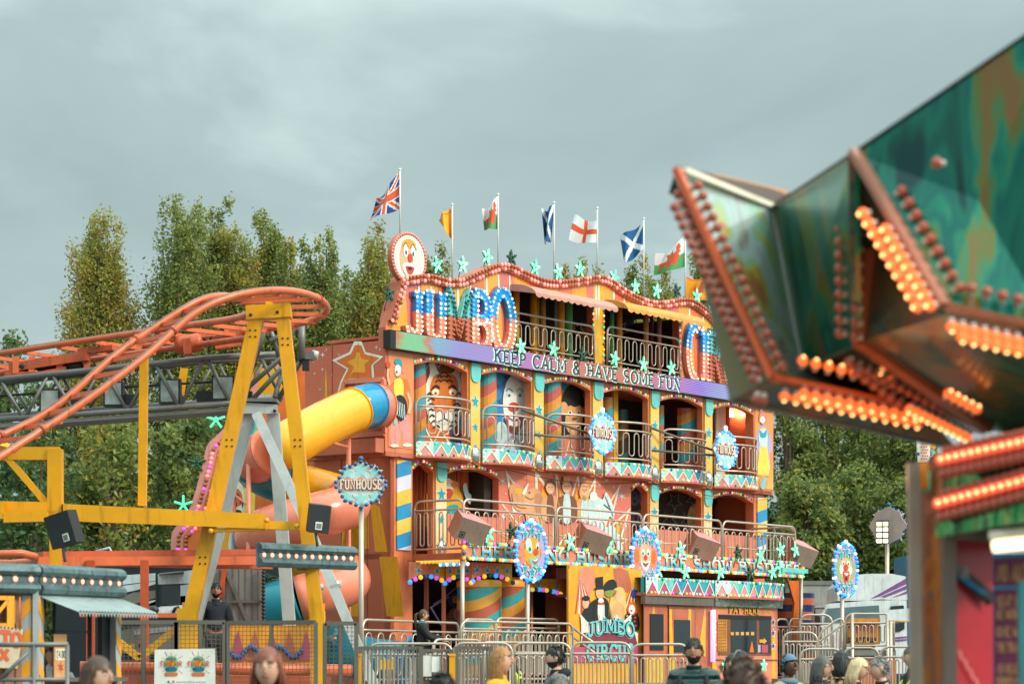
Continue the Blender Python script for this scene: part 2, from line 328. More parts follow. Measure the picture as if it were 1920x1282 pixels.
def lettering(mb, t, fn, h, m, thick=.17, width=None, serif=.34, gap=.12, depth=0., split=None, align=0.):
    """writes t as flat strokes; fn(x, z, layer) -> 3-D point; split(z)->material or None"""
    W = words_width(t, gap); sx = (width/W) if width else h
    x0 = -align*W*sx; lay = 0; lines = []
    for c in t:
        gw, st, se = GL[c]
        segs = [list(q) for q in st]
        if serif: segs += [[(a-serif/2, b+(thick*.25 if b < .5 else -thick*.25)), (a+serif/2, b+(thick*.25 if b < .5 else -thick*.25))] for a, b in se]
        for k, q in enumerate(segs):
            lay = (lay+1) % 7; ser = k >= len(st)
            pts = [(x0+a*sx, b*h) for a, b in q]
            if split and not ser:
                fine = []
                for (a, b), (c_, d_) in zip(pts, pts[1:]):
                    nn = max(1, int(math.hypot(c_-a, d_-b)/(h*.06)))
                    fine += [(a+(c_-a)*i/nn, b+(d_-b)*i/nn) for i in range(nn)]
                pts = fine+[pts[-1]]
            lines.append((pts, ser))
            l_, r_ = ribbon(pts, thick*(.55 if ser else 1)*min(h, sx*1.15))
            for i in range(len(pts)-1):
                mm = split((pts[i][1]+pts[i+1][1])/2/h) if split else m
                quad = [fn(r_[i].x, r_[i].y, lay), fn(r_[i+1].x, r_[i+1].y, lay), fn(l_[i+1].x, l_[i+1].y, lay), fn(l_[i].x, l_[i].y, lay)]
                if depth:
                    dv = fn(0, 0, 0)-fn(0, 0, 1); dv = dv.normalized()*depth if dv.length else Vector((0, depth, 0))
                    mb.prism(quad, dv, mm)
                else: mb.flat(quad, mm)
        x0 += (gw+gap)*sx
    return lines
# ------------------------------------------------------------------ rails
def rail(mb, path, z0, z1, loops, m=None, r=.022, rc=.18, mid=True, zslope=0., feet=False, n=16, verts=None):
    """tubular railing panel: frame with rounded corners, second rail, serpentine of hairpin bars. path(s)->(x, y), s 0..1"""
    m = m or MT['steel']
    a, b = path(0), path(1); Ln = math.hypot(a[0]-b[0], a[1]-b[1]); rs = min(.45, rc/max(Ln, .01))
    def P(s_, z_): q = path(s_); return Vector((q[0], q[1], z_+zslope*s_))
    pts = [P(0, z0)]+[P(rs*(1-math.cos(R(t))), z1-rc*(1-math.sin(R(t)))) for t in (0, 22, 45, 67, 90)]
    pts += [P(rs+(1-2*rs)*i/n, z1) for i in range(1, n)]
    pts += [P(1-rs*(1-math.cos(R(t))), z1-rc*(1-math.sin(R(t)))) for t in (90, 67, 45, 22, 0)]+[P(1, z0)]
    mb.tube(pts, r*1.25, m)
    zt = z1-.2 if mid else z1-.03
    mb.tube([P(i/n, zt) for i in range(n+1)], r, m); mb.tube([P(i/n, z0+.1) for i in range(n+1)], r, m)
    hi, lo = zt-.05, z0+.17; st = 1/(2*loops+1); pts = []
    for i in range(2*loops):
        sa, sb = st*(i+.5), st*(i+1.5); up = i % 2 == 0; c = (sa+sb)/2; hw = (sb-sa)/2; rz = min(hw*Ln, .12); zc = hi-rz if up else lo+rz
        if i == 0: pts.append(P(sa, lo))
        for t in (180, 135, 90, 45, 0):
            pts.append(P(c+hw*math.cos(R(t)), zc+(1 if up else -1)*rz*math.sin(R(t))))
    pts.append(P(st*(2*loops+.5), hi))
    mb.tube(pts, r*.72, m, seg=5)
    return mb
def line(a, b): return lambda s_: (a[0]+(b[0]-a[0])*s_, a[1]+(b[1]-a[1])*s_)
BSEQ = 'pgytmogkwt'
def bulbrow(mb, pts, nrm, r=.035, seq=BSEQ, i0=0):
    for i, p in enumerate(pts): mb.dome(p, nrm if not callable(nrm) else nrm(i), r, GB[seq[(i+i0) % len(seq)]] if len(seq) < 30 else GB[seq[i % len(seq)]])
def along(pts, step):
    """points at even steps along a polyline"""
    pts = [Vector(p) for p in pts]; out = [pts[0].copy()]; d = 0.
    for a, b in zip(pts, pts[1:]):
        ln = (b-a).length; t = step-d
        while t <= ln: out.append(a+(b-a)*(t/ln) if ln else a); t += step
        d = (d+ln) % step if ln else d
        d = ln-(t-step) if ln >= 0 else d
    return out
# ================================================================== ground
g = MB(); g.flat([(-1500, -200, 0), (1500, -200, 0), (1500, 2500, 0), (-1500, 2500, 0)], MT['asphalt'])
tagged(g.build('ground'), kind='structure')
# ================================================================== funhouse
FH = thing('funhouse', 'three storey orange circus funhouse with arched balconies, scrolled gable and coloured bulbs', 'funhouse', (0, 0, 0), frame='F')
fz = lambda px, py, n=0.: fw(px, py, n).z
fu = lambda px, n=0.: fw(px, 900, n).x
UE = fu(1450)                                   # far end of the front
Z1, Z2, Z3 = 4.06, 6.24, fz(735, 626)           # floors
ZLB = .5*(fz(736, 659)+fz(1450, 764))           # underside of the screen
ZDK = 1.25
L2 = [(776, 877), (901, 997), (1020, 1108), (1131, 1216), (1236, 1318), (1336, 1413)]
L1 = [(772, 812), (838, 935), (1183, 1214), (1236, 1316), (1335, 1412)]
U2 = [(fu(a), fu(b)) for a, b in L2]; N1 = -.12
U1 = [(fu(a, N1), fu(b, N1)) for a, b in L1]
M_SIDE = grad('airbrushed_orange_panel', [(0, 'B85E40'), (.5, 'D0704A'), (1, 'BC5C44')], 2, 4, 8.7, .45, .5)
M_CORAL = grad('airbrushed_coral_wall', [(0, 'DC9050'), (.35, 'D6765A'), (.7, 'D4705C'), (1, 'D88450')], 2, 4, 6.3, .42, .6)
M_GABLE = stripes('gable_sunray_stripes', ['DA6C42', 'E0983A', 'D07060', 'E09E36', 'D87644', 'DCA038'], 3.4, R(96))
M_PIL = grad('yellow_pilaster_paint', [(0, 'D6B070'), (.2, 'E4D0A0'), (.45, 'DCA63A'), (.8, 'DEBC5C'), (1, 'D6A444')], 2, 4, 8.4, .4, .3)
M_BARB = stripes('candy_stripe_paint', ['D98A2A', 'C0594A', '3C9BA0'], .62, R(32))
M_BARB2 = stripes('blue_barber_stripe', ['2388B8', 'E0B23C', 'CFC8DC', '2388B8', 'E3BC50'], 1.5, R(14))
M_ROLL = stripes('roller_stripe', ['3E9C9A', 'B65A3E', 'DE9A38', '3E9C9A', 'B65A3E', 'DE9230'], 1.25, R(27), .3)
M_TUN = stripes('tunnel_hoops', ['B55D3C', '22305A'], .36, 0.)
# shell
b = MB(); b.box(-.0, .1, .0, 2.3, Z2, 8.62, M_SIDE); b.build('side_wall', FH); b = MB(); b.box(UE-.1, UE, .02, 2.3, Z2, 8.6, M_SIDE)
b.build('side_wall', FH)
b = MB(); b.box(.3, .42, .1, 2.32, ZDK, Z2-.01, M_SIDE); b.build('side_wall', FH); b = MB(); b.box(UE-.42, UE-.3, .14, 2.3, ZDK, Z2-.01, M_SIDE); b.build('side_wall', FH)
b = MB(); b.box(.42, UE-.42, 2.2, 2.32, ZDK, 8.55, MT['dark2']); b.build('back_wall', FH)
b = MB(); b.box(.02, UE-.02, .0, 2.3, Z2-.1, Z2, MT['rust']); b.build('floor_slab', FH)
b = MB(); b.box(.3, UE-.3, .12, 2.3, Z1-.12, Z1, MT['rust']); b.build('floor_slab', FH)
b = MB(); b.box(.02, UE-.02, .26, 2.3, 8.45, 8.55, MT['rust']); b.build('roof_slab', FH)
b = MB(); b.box(-.2, UE+.2, -3.4, 2.4, ZDK-.15, ZDK, MT['dullgrey']); b.box(-.15, UE+.1, -3.3, 2.3, .05, ZDK-.16, MT['deep'])
b.build('deck', FH)
# end wall: recessed slide bay, painted star, yellow wedges
b = MB()
def swp(pts, k=0, u=0.): return [sw(x_, y_, u-.006*k) for x_, y_ in pts]
st = [(622, 672), (648, 662), (655, 640), (672, 640), (688, 640), (700, 657), (716, 668), (706, 690), (704, 712), (645, 714), (640, 728), (630, 745), (645, 700)]
def sideart(mb, pts, k, m): mb.flat(swp(pts, k), m)
star_o = [(664, 640), (678, 640), (686, 660), (719, 668), (700, 684), (702, 713), (650, 714), (632, 738), (638, 716), (650, 692), (622, 675), (655, 660)]
sideart(b, star_o, 1, MT['cream'])
cx_, cy_ = 672, 683
inn = [(cx_+(x_-cx_)*.84, cy_+(y_-cy_)*.84) for x_, y_ in star_o]; sideart(b, inn, 2, MT['deep'])
inn = smooth([(cx_+(x_-cx_)*.42, cy_+(y_-cy_)*.5) for x_, y_ in star_o], 3); sideart(b, inn, 3, MT['gold'])
sideart(b, [(611, 680), (606, 850), (619, 850)], 1, MT['yel'])
for sx_, sy_, r_ in ((566, 728, 9), (605, 665, 6), (590, 700, 3), (600, 730, 3), (612, 655, 3)):
    if sx_ > 572: sideart(b, [(sx_+(r_ if i % 2 == 0 else r_*.2)*math.sin(i*math.pi/4), sy_+(r_ if i % 2 == 0 else r_*.2)*math.cos(i*math.pi/4)) for i in range(8)], 1, MT['white'])
b.build('painted_star', FH)
b = MB()       # frame round the slide mouth, with the ledge below
fr = [(646, 716), (719, 711), (721, 812), (622, 820)]
for i in range(4): b.bar(sw(*fr[i], -.05), sw(*fr[(i+1) % 4], -.05), .07, .1, MT['coral'])
q0, q1 = sw(590, 838), sw(721, 838)
b.hexa([(-.02, q1.y, 6.2), (-.02, q0.y, 6.2), (-.3, q0.y, 6.2), (-.3, q1.y, 6.2), (-.02, q1.y, 6.5), (-.02, q0.y, 6.5), (-.3, q0.y, 6.5), (-.3, q1.y, 6.5)], MT['rust'])
b.build('slide_frame', FH)
b = MB()
U0 = .3
for pts in ([(647, 862), (690, 862), (692, 1028), (640, 1028)], [(694, 940), (712, 950), (727, 1034), (703, 1034)], [(665, 885), (688, 880), (672, 1035), (640, 1035)], [(711, 1043), (745, 1043), (757, 1155), (725, 1155)], [(658, 1045), (672, 1045), (672, 1155), (655, 1155)]):
    b.flat([sw(x_, y_, U0-.006) for x_, y_ in pts ], MT['cyel'])
b.build('painted_wedge', FH)
# ---- wall panels with arched heads
def arch_z(u, a, c, zs, zc): return zs+(zc-zs)*(1-((u-(a+c)/2)/((c-a)/2))**2)
def spandrel(mb, a, c, zs, zc, zt, y0, y1, m, k=14):
    pts = [(a, y0, zt), (c, y0, zt)]+[(c+(a-c)*i/k, y0, arch_z(c+(a-c)*i/k, a, c, zs, zc)) for i in range(k+1)]
    mb.prism(pts, (0, y1-y0, 0), m)
def archrow(a, c, zs, zc, y0, seq, parent, step=.105, r=.032):
    pts = along([(u, y0-.012, arch_z(u, a, c, zs, zc)+.075) for u in [a+(c-a)*i/24 for i in range(25)]], step)
    q = MB(); l_, r_ = ribbon([(p.x, p.z) for p in pts], .13)
    for i in range(len(pts)-1): q.flat([(r_[i].x, y0-.008, r_[i].y), (r_[i+1].x, y0-.008, r_[i+1].y), (l_[i+1].x, y0-.008, l_[i+1].y), (l_[i].x, y0-.008, l_[i].y)], MT['orange'])
    bulbrow(q, pts, (0, -1, 0), r, seq, int(a*7)); q.build('bulb_row', parent)
zs2, zc2 = fz(776, 684), fz(818, 678)
b = MB()
for a, c in U2: spandrel(b, a, c, zs2, zc2, ZLB, 0, .15, MT['orange'])
b.build('arch_panel', FH)
for a, c in U2: archrow(a+.02, c-.02, zs2, zc2-.01, 0, BSEQ, FH)
zs1, zc1 = fz(838, 884, N1), fz(862, 877, N1)
b = MB()
for a, c in U1: spandrel(b, a, c, zs1-.05, zc1, Z2-.1, .12, .32, MT['orange'])
b.build('arch_panel', FH)
for a, c in U1: archrow(a+.02, c-.02, zs1-.05, zc1-.01, .12, BSEQ[::-1], FH)
# ---- pilasters
def pilaster(a, c, z0, z1, y0, stars, dome):
    p = MB(); w_ = c-a
    p.box(a+.001, c-.001, y0+.02, y0+.18, z0, z1, MT['orange']); p.box(a+.05, c-.05, y0-.03, y0+.02, z0, z1-.02, M_PIL)
    for zz, rr in stars:
        for k, (m, s_) in enumerate(((MT['cream'], 1.28), (MT['teal'], 1.))):
            p.flat([(x_, y0-.036-.006*k, z_) for x_, z_ in star2((a+c)/2, zz, rr*s_, rr*s_*.42)], m)
    h = .42; wv = w_*.36; zt = z1-.02; cx = (a+c)/2
    p.prism([(x_, y0-.031, z_) for x_, z_ in smooth([(cx-wv, zt), (cx-wv, zt-h*.7), (cx-wv*.6, zt-h*.95), (cx, zt-h), (cx+wv*.6, zt-h*.95), (cx+wv, zt-h*.7), (cx+wv, zt)], 3, False)], (0, -.03, 0), MT['mint'], MT['aqua'])
    if dome: p.sph((cx, y0-.03, z0+.16), w_*.34, .1, .2, MT['chrome'], 12, 8)
    p.build('pilaster', FH)
for i in range(5):
    a, c = U2[i][1], U2[i+1][0]; pilaster(a, c, Z2-.05, ZLB, 0, [(7.55, .155), (6.98, .11), (6.55, .07)], True)
fp = [(813, 838), (1215, 1235), (1316, 1335)]
for a, c in fp: pilaster(fu(a, N1), fu(c, N1), Z1, Z2-.1, .12, [(5.42, .17), (4.86, .12), (4.42, .07)], True)
# end panels with painted figures / barber strips
b = MB(); b.box(.1, U2[0][0], 0, .25, Z2, 8.62, MT['orange']); b.box(.1, U2[0][0]-.04, -.012, 0, Z2+.1, ZLB-.02, M_CORAL)
b.build('corner_panel', FH)
b = MB(); b.box(U2[5][1], UE-.1, 0, .25, Z2-.1, ZLB, MT['orange']); b.box(U2[5][1]+.06, UE-.02, -.012, 0, Z2+.05, ZLB-.06, grad('sunset_corner_panel', [(0, 'DFA94E'), (.4, 'DD8746'), (1, 'E08E4C')], 2, 6.2, 8.3, .4, .4))
b.build('corner_panel', FH)
b = MB(); ua, ub = .3, U1[0][0]; b.box(ua, ub, .1, .35, ZDK, Z2-.1, MT['orange'])
b.box(fu(741, N1), fu(767, N1), .06, .1, fz(741, 1030, N1), fz(741, 862, N1), M_BARB2); b.build('corner_panel', FH)
b = MB(); ua, ub = U1[4][1], UE-.3; b.box(ua, ub, .1, .35, ZDK, Z2-.1, MT['orange'])
b.box(fu(1417, N1), fu(1435, N1), .06, .1, fz(1420, 1030, N1), fz(1420, 932, N1), M_BARB2); b.build('corner_panel', FH)
def fa(mb, pts, n, k, m, sm=3):
    if sm: pts = smooth(pts, sm)
    mb.flat([fw(p[0], p[1], n+k*.005) for p in pts], m)
def fl(mb, pts, w_, n, k, m, sm=3):
    pts = smooth(pts, sm, False) if sm else [Vector(p) for p in pts]
    l_, r_ = ribbon([(p[0], p[1]) for p in pts], w_)
    for i in range(len(l_)-1): mb.flat([fw(q.x, q.y, n+k*.005) for q in (l_[i], l_[i+1], r_[i+1], r_[i])], m)
# painted clown on the left corner panel
b = MB(); n_ = .012
fa(b, [(727, 680), (731, 700), (733, 720), (738, 715), (742, 712), (760, 710), (768, 722), (769, 745), (764, 770), (752, 790), (735, 772), (728, 745)], n_, 1, MT['deep'])
fa(b, [(739, 714), (755, 712), (756, 745), (750, 760), (741, 750)], n_, 2, MT['lem'])
fa(b, [(734, 782), (752, 775), (770, 785), (772, 815), (769, 832), (757, 832), (753, 805), (748, 832), (733, 832), (732, 805)], n_, 1, MT['pink'])
fa(b, [(741, 745), (752, 740), (762, 752), (763, 775), (752, 790), (747, 780), (749, 795), (743, 775), (739, 760)], n_, 3, MT['black'])
for i in range(6): fl(b, [(741+i*3.4, 748+i*2), (743+i*3.2, 762+i*3), (741+i*3.5, 776+i*2)], 1.2, n_, 4, MT['ice'])
fa(b, ell(746, 694, 6, 11), n_, 3, MT['white']); fa(b, ell(744, 697, 2, 2.4), n_, 5, MT['red']); fl(b, [(741, 703), (745, 706), (750, 703)], 1.4, n_, 5, MT['red'])
fa(b, [(740, 680), (744, 672), (751, 674), (755, 685), (748, 684)], n_, 4, MT['teal']); fa(b, ell(757, 694, 5, 6), n_, 2, MT['coral'])
fa(b, ell(728, 684, 4.5, 6.5), n_, 4, MT['red']); fl(b, [(728, 691), (727, 705), (731, 722)], 4, n_, 3, MT['skinp'])
fa(b, ell(729, 758, 4, 5), n_, 4, MT['aqua']); fa(b, ell(741, 792, 3, 4), n_, 4, MT['aqua']); fl(b, [(764, 735), (770, 755), (766, 775)], 5, n_, 3, MT['skinp'])
fa(b, ell(740, 835, 8, 3), n_, 3, MT['cream']); fa(b, ell(764, 834, 9, 3), n_, 3, MT['cream'])
b.build('painted_clown', FH)
b = MB()
fa(b, [(1424, 800), (1433, 797), (1440, 806), (1446, 825), (1447, 845), (1442, 850), (1443, 880), (1424, 884), (1421, 845), (1417, 842), (1417, 825)], n_, 1, MT['lilac'])
fa(b, [(1425, 805), (1437, 805), (1439, 840), (1442, 888), (1421, 888), (1424, 842)], n_, 2, MT['lem']); fa(b, [(1424, 808), (1438, 808), (1438, 835), (1425, 835)], n_, 3, MT['ice'])
fa(b, [(1425, 806), (1431, 812), (1437, 806), (1436, 819), (1426, 819)], n_, 4, MT['teal']); fa(b, ell(1430, 788, 5, 8), n_, 4, MT['white']); fl(b, [(1426, 791), (1430, 795), (1434, 791)], 1.6, n_, 5, MT['red'])
fa(b, [(1424, 792), (1424, 777), (1430, 770), (1437, 778), (1437, 792), (1433, 781), (1427, 781)], n_, 5, MT['coral']); fa(b, ell(1428, 769, 2.5, 3), n_, 5, MT['cream'])
fl(b, [(1416, 889), (1444, 892)], 2, n_, 4, MT['tan'], 0); fa(b, ell(1431, 905, 8, 12), n_, 3, MT['coral']); fa(b, [(1427, 915), (1429, 900), (1434, 893), (1436, 900), (1433, 915)], n_, 4, MT['aqua'])
b.build('painted_clown', FH)
# ---- second-floor balconies: bowed fronts
zb0, zb1, zr = fz(777, 854, .06), fz(777, 826, .06), fz(780, 743, .06)
def bow(a, c, d=.42): return lambda s_: (a+(c-a)*s_, -(.06+d*4*s_*(1-s_)))
def bnorm(a, c, d, s_): t = Vector((c-a, -d*4*(1-2*s_), 0)); return Vector((t.y, -t.x, 0)).normalized()
def zigzag(a, c, zb0, zb1, parent, d=.42, base=.0, name='balcony', teeth=6, low='pink', railing=True):
    P0 = bow(a, c, d); k = 18
    P = lambda s_: (P0(s_)[0], P0(s_)[1]-base)
    def at_(s_, z_, lay):
        q = P(s_); nn = bnorm(a, c, d, s_); return Vector((q[0]+nn.x*lay*.005, q[1]+nn.y*lay*.005, z_))
    m = MB()
    for i in range(k):
        s0, s1 = i/k, (i+1)/k
        m.flat([at_(s0, zb0, 0), at_(s1, zb0, 0), at_(s1, zb1, 0), at_(s0, zb1, 0)], (MT['ice'], MT['aqua'], MT['aqua'], MT['blue'] if int(a*3) % 2 else MT['teal'])[min(3, i*8//k)] if i < k//2 else MT['teal'])
        m.flat([at_(s0, zb0-.03, 2), at_(s1, zb0-.03, 2), at_(s1, zb0+.012, 2), at_(s0, zb0+.012, 2)], MT['rust'])
    ring = [(*P(i/k), zb0-.03) for i in range(k+1)]
    m.prism(ring+[(c, 0, zb0-.03), (a, 0, zb0-.03)], (0, 0, .07), MT['rust'])
    top = [(*P(i/k), zb1-.001) for i in range(k+1)]; m.flat(top+[(c, 0, zb1-.001), (a, 0, zb1-.001)], MT['rust'])
    o = m.build(name, parent)
    z = MB(); za, zc_ = zb0+.06, zb1-.08
    for i in range(teeth):
        s0, sm, s1 = (i+.0)/teeth, (i+.5)/teeth, (i+1)/teeth
        for j in range(4):
            f0, f1 = j/4, (j+1)/4; sa, sb = s0+(s1-s0)*f0, s0+(s1-s0)*f1; h = lambda f: zb0+.01+(zc_-zb0)*(1-abs(2*f-1))
            z.flat([at_(sa, zb0+.0, 1), at_(sb, zb0+.0, 1), at_(sb, h(f1), 1), at_(sa, h(f0), 1)], MT[low])
            z.flat([at_(sa, h(f0)-.022, 3), at_(sb, h(f1)-.022, 3), at_(sb, h(f1)+.022, 3), at_(sa, h(f0)+.022, 3)], MT['cream'])
    z.build('zigzag_band', o)
    u = MB(); n2 = max(10, int((c-a)/.14)); i0 = int(a*5)
    for i in range(n2):
        s_ = (i+.5)/n2
        u.dome(at_(s_, zb1-.035, 1), bnorm(a, c, d, s_), .034, GB[BSEQ[(i+i0) % 10]]); u.dome(at_(s_, zb0+.045, 1), bnorm(a, c, d, s_), .034, GB[BSEQ[(i*3+i0) % 10]])
    for j in (1, 2): u.dome(at_(.015, zb0+.04+(zb1-zb0-.07)*j/3, 1), bnorm(a, c, d, 0), .034, GB['m'])
    u.build('bulb_row', o)
    if railing:
        r_ = MB(); rail(r_, P, zb1-.01, zr, 6, n=14); r_.build('railing', o)
    return o
for a, c in U2: zigzag(a, c, zb0, zb1, FH)
# ---- behind the second-floor arches: painted boards and candy-stripe columns
def halfcol(mb, x0, x1, y, z0, z1, m, k=10):
    cx, r_ = (x0+x1)/2, (x1-x0)/2; ps = [(cx-r_*math.cos(math.pi*i/k), y-r_*math.sin(math.pi*i/k)) for i in range(k+1)]
    for (p, q), (s_, t) in zip(ps, ps[1:]): mb.add([(p, q, z0), (s_, t, z0), (s_, t, z1), (p, q, z1)], [(0, 1, 2, 3)], m, True)
zc_ = 8.44
NB = -.42
backs = [('tiger', '33231c', 0), ('clown', '2477a8', 1), ('ape', 'C98A3C', 2)]
for i in range(3):
    a, c = U2[i]; b = MB(); sh = 0
    b.box(fu(L2[i][0]-4, NB), fu(L2[i][1]+12, NB), .42, .47, Z2, zc_, (MT['brown'], MT['blue'], MT['gold'])[i]); b.build('mural_board', FH)
    b = MB(); halfcol(b, fu((777, 902, 1021)[i], -.3), fu((800, 930, 1050)[i], -.3), .415, Z2, zc_, M_BARB); b.build('candy_column', FH)
for i, (x0, x1) in enumerate(((1134, 1150), (1236, 1247), (1276, 1306))):
    b = MB(); halfcol(b, fu(x0, -.6), fu(x1, -.6), .7, Z2, 8.2, M_BARB); b.build('candy_column', FH)
b = MB(); b.box(fu(1151, -.6), fu(1159, -.6), .6, .68, Z2, zc_, MT['yel']); b.build('yellow_post', FH)
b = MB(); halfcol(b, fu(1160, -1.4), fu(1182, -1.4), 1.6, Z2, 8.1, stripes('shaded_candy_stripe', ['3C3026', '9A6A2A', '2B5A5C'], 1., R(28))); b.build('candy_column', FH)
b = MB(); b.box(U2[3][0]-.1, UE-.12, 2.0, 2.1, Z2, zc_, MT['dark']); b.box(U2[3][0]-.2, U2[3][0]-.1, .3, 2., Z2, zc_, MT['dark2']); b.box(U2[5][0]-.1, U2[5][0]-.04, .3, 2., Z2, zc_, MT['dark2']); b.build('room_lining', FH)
b = MB(); b.box(fu(1343, -.8), fu(1361, -.8), .8, .84, Z2, zc_, MT['cream']); b.box(fu(1363, -.8), fu(1367, -.8), .78, .86, Z2, zc_, MT['rust']); b.build('pale_door', FH)
b = MB(); q = fw(1370, 774, -1.2); b.box(q.x-.13, q.x+.13, 1.17, 1.25, q.z-.1, q.z+.12, E('lit_lamp_face', 'FFD9A0', 6)); b.build('wall_lamp', FH)
pl = bpy.data.lights.new('wall_lamp_glow', 'POINT'); pl.energy = 18; pl.color = (1, .75, .45); pl.shadow_soft_size = .1
po = bpy.data.objects.new('wall_lamp_glow', pl); C.objects.link(po); po.parent = FH; po.location = (q.x, .95, q.z)
# tiger
b = MB(); n_ = NB+.005
fa(b, [(782, 855), (796, 800), (815, 790), (850, 790), (866, 812), (872, 860)], n_, 1, MT['deep'])
fa(b, [(842, 800), (862, 690), (880, 690), (885, 860), (855, 860)], n_, 1, MT['blue'])
fa(b, [(806, 700), (805, 678), (815, 680), (824, 700), (850, 698), (856, 680), (864, 684), (862, 705), (868, 745), (862, 785), (846, 805), (824, 805), (806, 790), (798, 755), (799, 720)], n_, 2, MT['cream'])
fa(b, [(810, 712), (822, 700), (846, 700), (858, 715), (858, 745), (848, 765), (843, 775), (820, 775), (812, 760), (806, 735)], n_, 3, MT['deep'])
fa(b, [(826, 710), (838, 708), (842, 760), (836, 772), (828, 772), (823, 755)], n_, 4, mat('tiger_orange', 'C8702E', .5))
for x_ in (817, 849): fa(b, ell(x_, 735, 7, 6), n_, 4, MT['cream']); fa(b, ell(x_, 737, 3, 3), n_, 5, MT['gold']); fa(b, ell(x_, 737, 1.5, 1.8), n_, 6, MT['black'])
fa(b, ell(833, 782, 17, 13), n_, 4, MT['white']); fa(b, [(826, 769), (840, 769), (833, 777)], n_, 6, MT['pink'], 2); fl(b, [(833, 776), (833, 784), (822, 790)], 1.8, n_, 6, MT['black']); fl(b, [(833, 784), (844, 790)], 1.8, n_, 6, MT['black'])
for s_ in (-1, 1):
    for y_, x0, x1 in ((705, 4, 12), (714, 5, 16), (724, 9, 22), (748, 18, 30), (758, 18, 31), (768, 19, 30), (779, 18, 27), (790, 14, 24), (799, 8, 20), (738, 24, 31)):
        fl(b, [(833+s_*x0, y_+2), (833+s_*(x0+x1)/2, y_-2), (833+s_*x1, y_+3)], 2.6, n_, 6, MT['black'])
    fl(b, [(833+s_*8, 728), (833+s_*16, 724), (833+s_*24, 731)], 2.2, n_, 7, MT['black'])
for y_ in (701, 708, 715): fl(b, [(826, y_), (833, y_-3), (840, y_)], 2.2, n_, 6, MT['black'])
fl(b, [(800, 690), (812, 668), (822, 690), (834, 667), (846, 690), (866, 672)], 2.5, n_, 2, MT['lilac'], 0)
fl(b, [(797, 800), (812, 832), (826, 805), (842, 830), (858, 858)], 3, n_, 3, MT['cream'], 0); fl(b, [(872, 700), (864, 750), (880, 770)], 3, n_, 3, MT['cream'], 0)
b.build('tiger_mural', FH)
# clown with blue hair
b = MB()
fa(b, ell(962, 725, 33, 48), n_, 1, mat('deep_blue_hair', '1F5F96', .5, var=.35, scale=5)); fa(b, ell(968, 700, 22, 24), n_, 2, mat('dark_blue_hair', '18406E', .5, var=.35, scale=5))
for dx, dy in ((-26, -20), (-30, 10), (-25, 38), (28, -15), (30, 15), (25, 40), (-14, -38), (12, -42)): fa(b, ell(962+dx, 730+dy, 9, 11), n_, 3, MT['blue'])
fa(b, [(945, 735), (952, 712), (968, 700), (984, 715), (988, 745), (984, 785), (974, 808), (958, 808), (947, 785), (943, 755)], n_, 4, MT['white'])
fa(b, ell(955, 738, 6, 7), n_, 5, MT['ice']); fa(b, ell(975, 740, 6, 7), n_, 5, MT['ice'])
for x_ in (955, 975): fa(b, ell(x_, 741, 2, 2.4), n_, 6, MT['black']); fl(b, [(x_-6, 733), (x_, 728), (x_+6, 734)], 1.6, n_, 6, MT['brown'])
fa(b, ell(963, 763, 10, 9), n_, 6, MT['red']); fa(b, [(949, 778), (962, 786), (980, 780), (980, 795), (970, 812), (958, 812), (950, 798)], n_, 5, MT['mag']); fa(b, [(953, 786), (964, 791), (976, 787), (973, 800), (958, 802)], n_, 6, MT['white']); fa(b, [(956, 797), (965, 800), (974, 797), (970, 808), (959, 808)], n_, 7, MT['brown'])
fa(b, [(930, 800), (945, 792), (963, 815), (985, 795), (1000, 805), (1000, 868), (928, 868)], n_, 3, MT['ice'])
for x_ in (936, 946, 956, 968, 978, 988): fl(b, [(962, 815), (x_, 842), (x_*1.2-192, 866)], 1.8, n_, 4, MT['lilac'])
for x_, y_ in ((952, 835), (966, 850), (980, 838)): fa(b, ell(x_, y_, 3.4, 3.4), n_, 5, MT['coral'])
b.build('clown_mural', FH)
# ape
b = MB()
for pts in ([(1048, 730), (1060, 690), (1068, 735)], [(1062, 715), (1074, 672), (1084, 720)], [(1082, 730), (1100, 690), (1112, 700), (1098, 740)]):
    fa(b, pts, n_, 1, MT['teal'], 0); fl(b, pts, 2.4, n_, 2, MT['lilac'], 0)
fa(b, [(1052, 800), (1054, 750), (1062, 728), (1075, 720), (1090, 732), (1097, 760), (1100, 800), (1096, 868), (1050, 868)], n_, 3, MT['black'])
fa(b, ell(1057, 765, 8, 12), n_, 4, MT['tan']); fa(b, ell(1097, 772, 6, 10), n_, 4, MT['tan'])
fa(b, [(1062, 770), (1068, 760), (1078, 763), (1088, 760), (1093, 772), (1090, 800), (1080, 815), (1068, 812), (1060, 795)], n_, 5, MT['tan'])
for x_ in (1069, 1085): fa(b, ell(x_, 773, 4, 3.4), n_, 6, MT['cream']); fa(b, ell(x_, 773, 1.8, 2), n_, 7, MT['black'])
fa(b, ell(1077, 785, 5, 3), n_, 6, MT['brown']); fl(b, [(1066, 799), (1076, 804), (1088, 798)], 2.4, n_, 6, MT['brown'])
fa(b, [(1050, 825), (1065, 815), (1098, 818), (1112, 868), (1048, 868)], n_, 4, MT['coral']); fl(b, [(1058, 866), (1068, 826), (1082, 866), (1094, 830), (1106, 866)], 3, n_, 5, MT['cream'], 0)
b.build('ape_mural', FH)
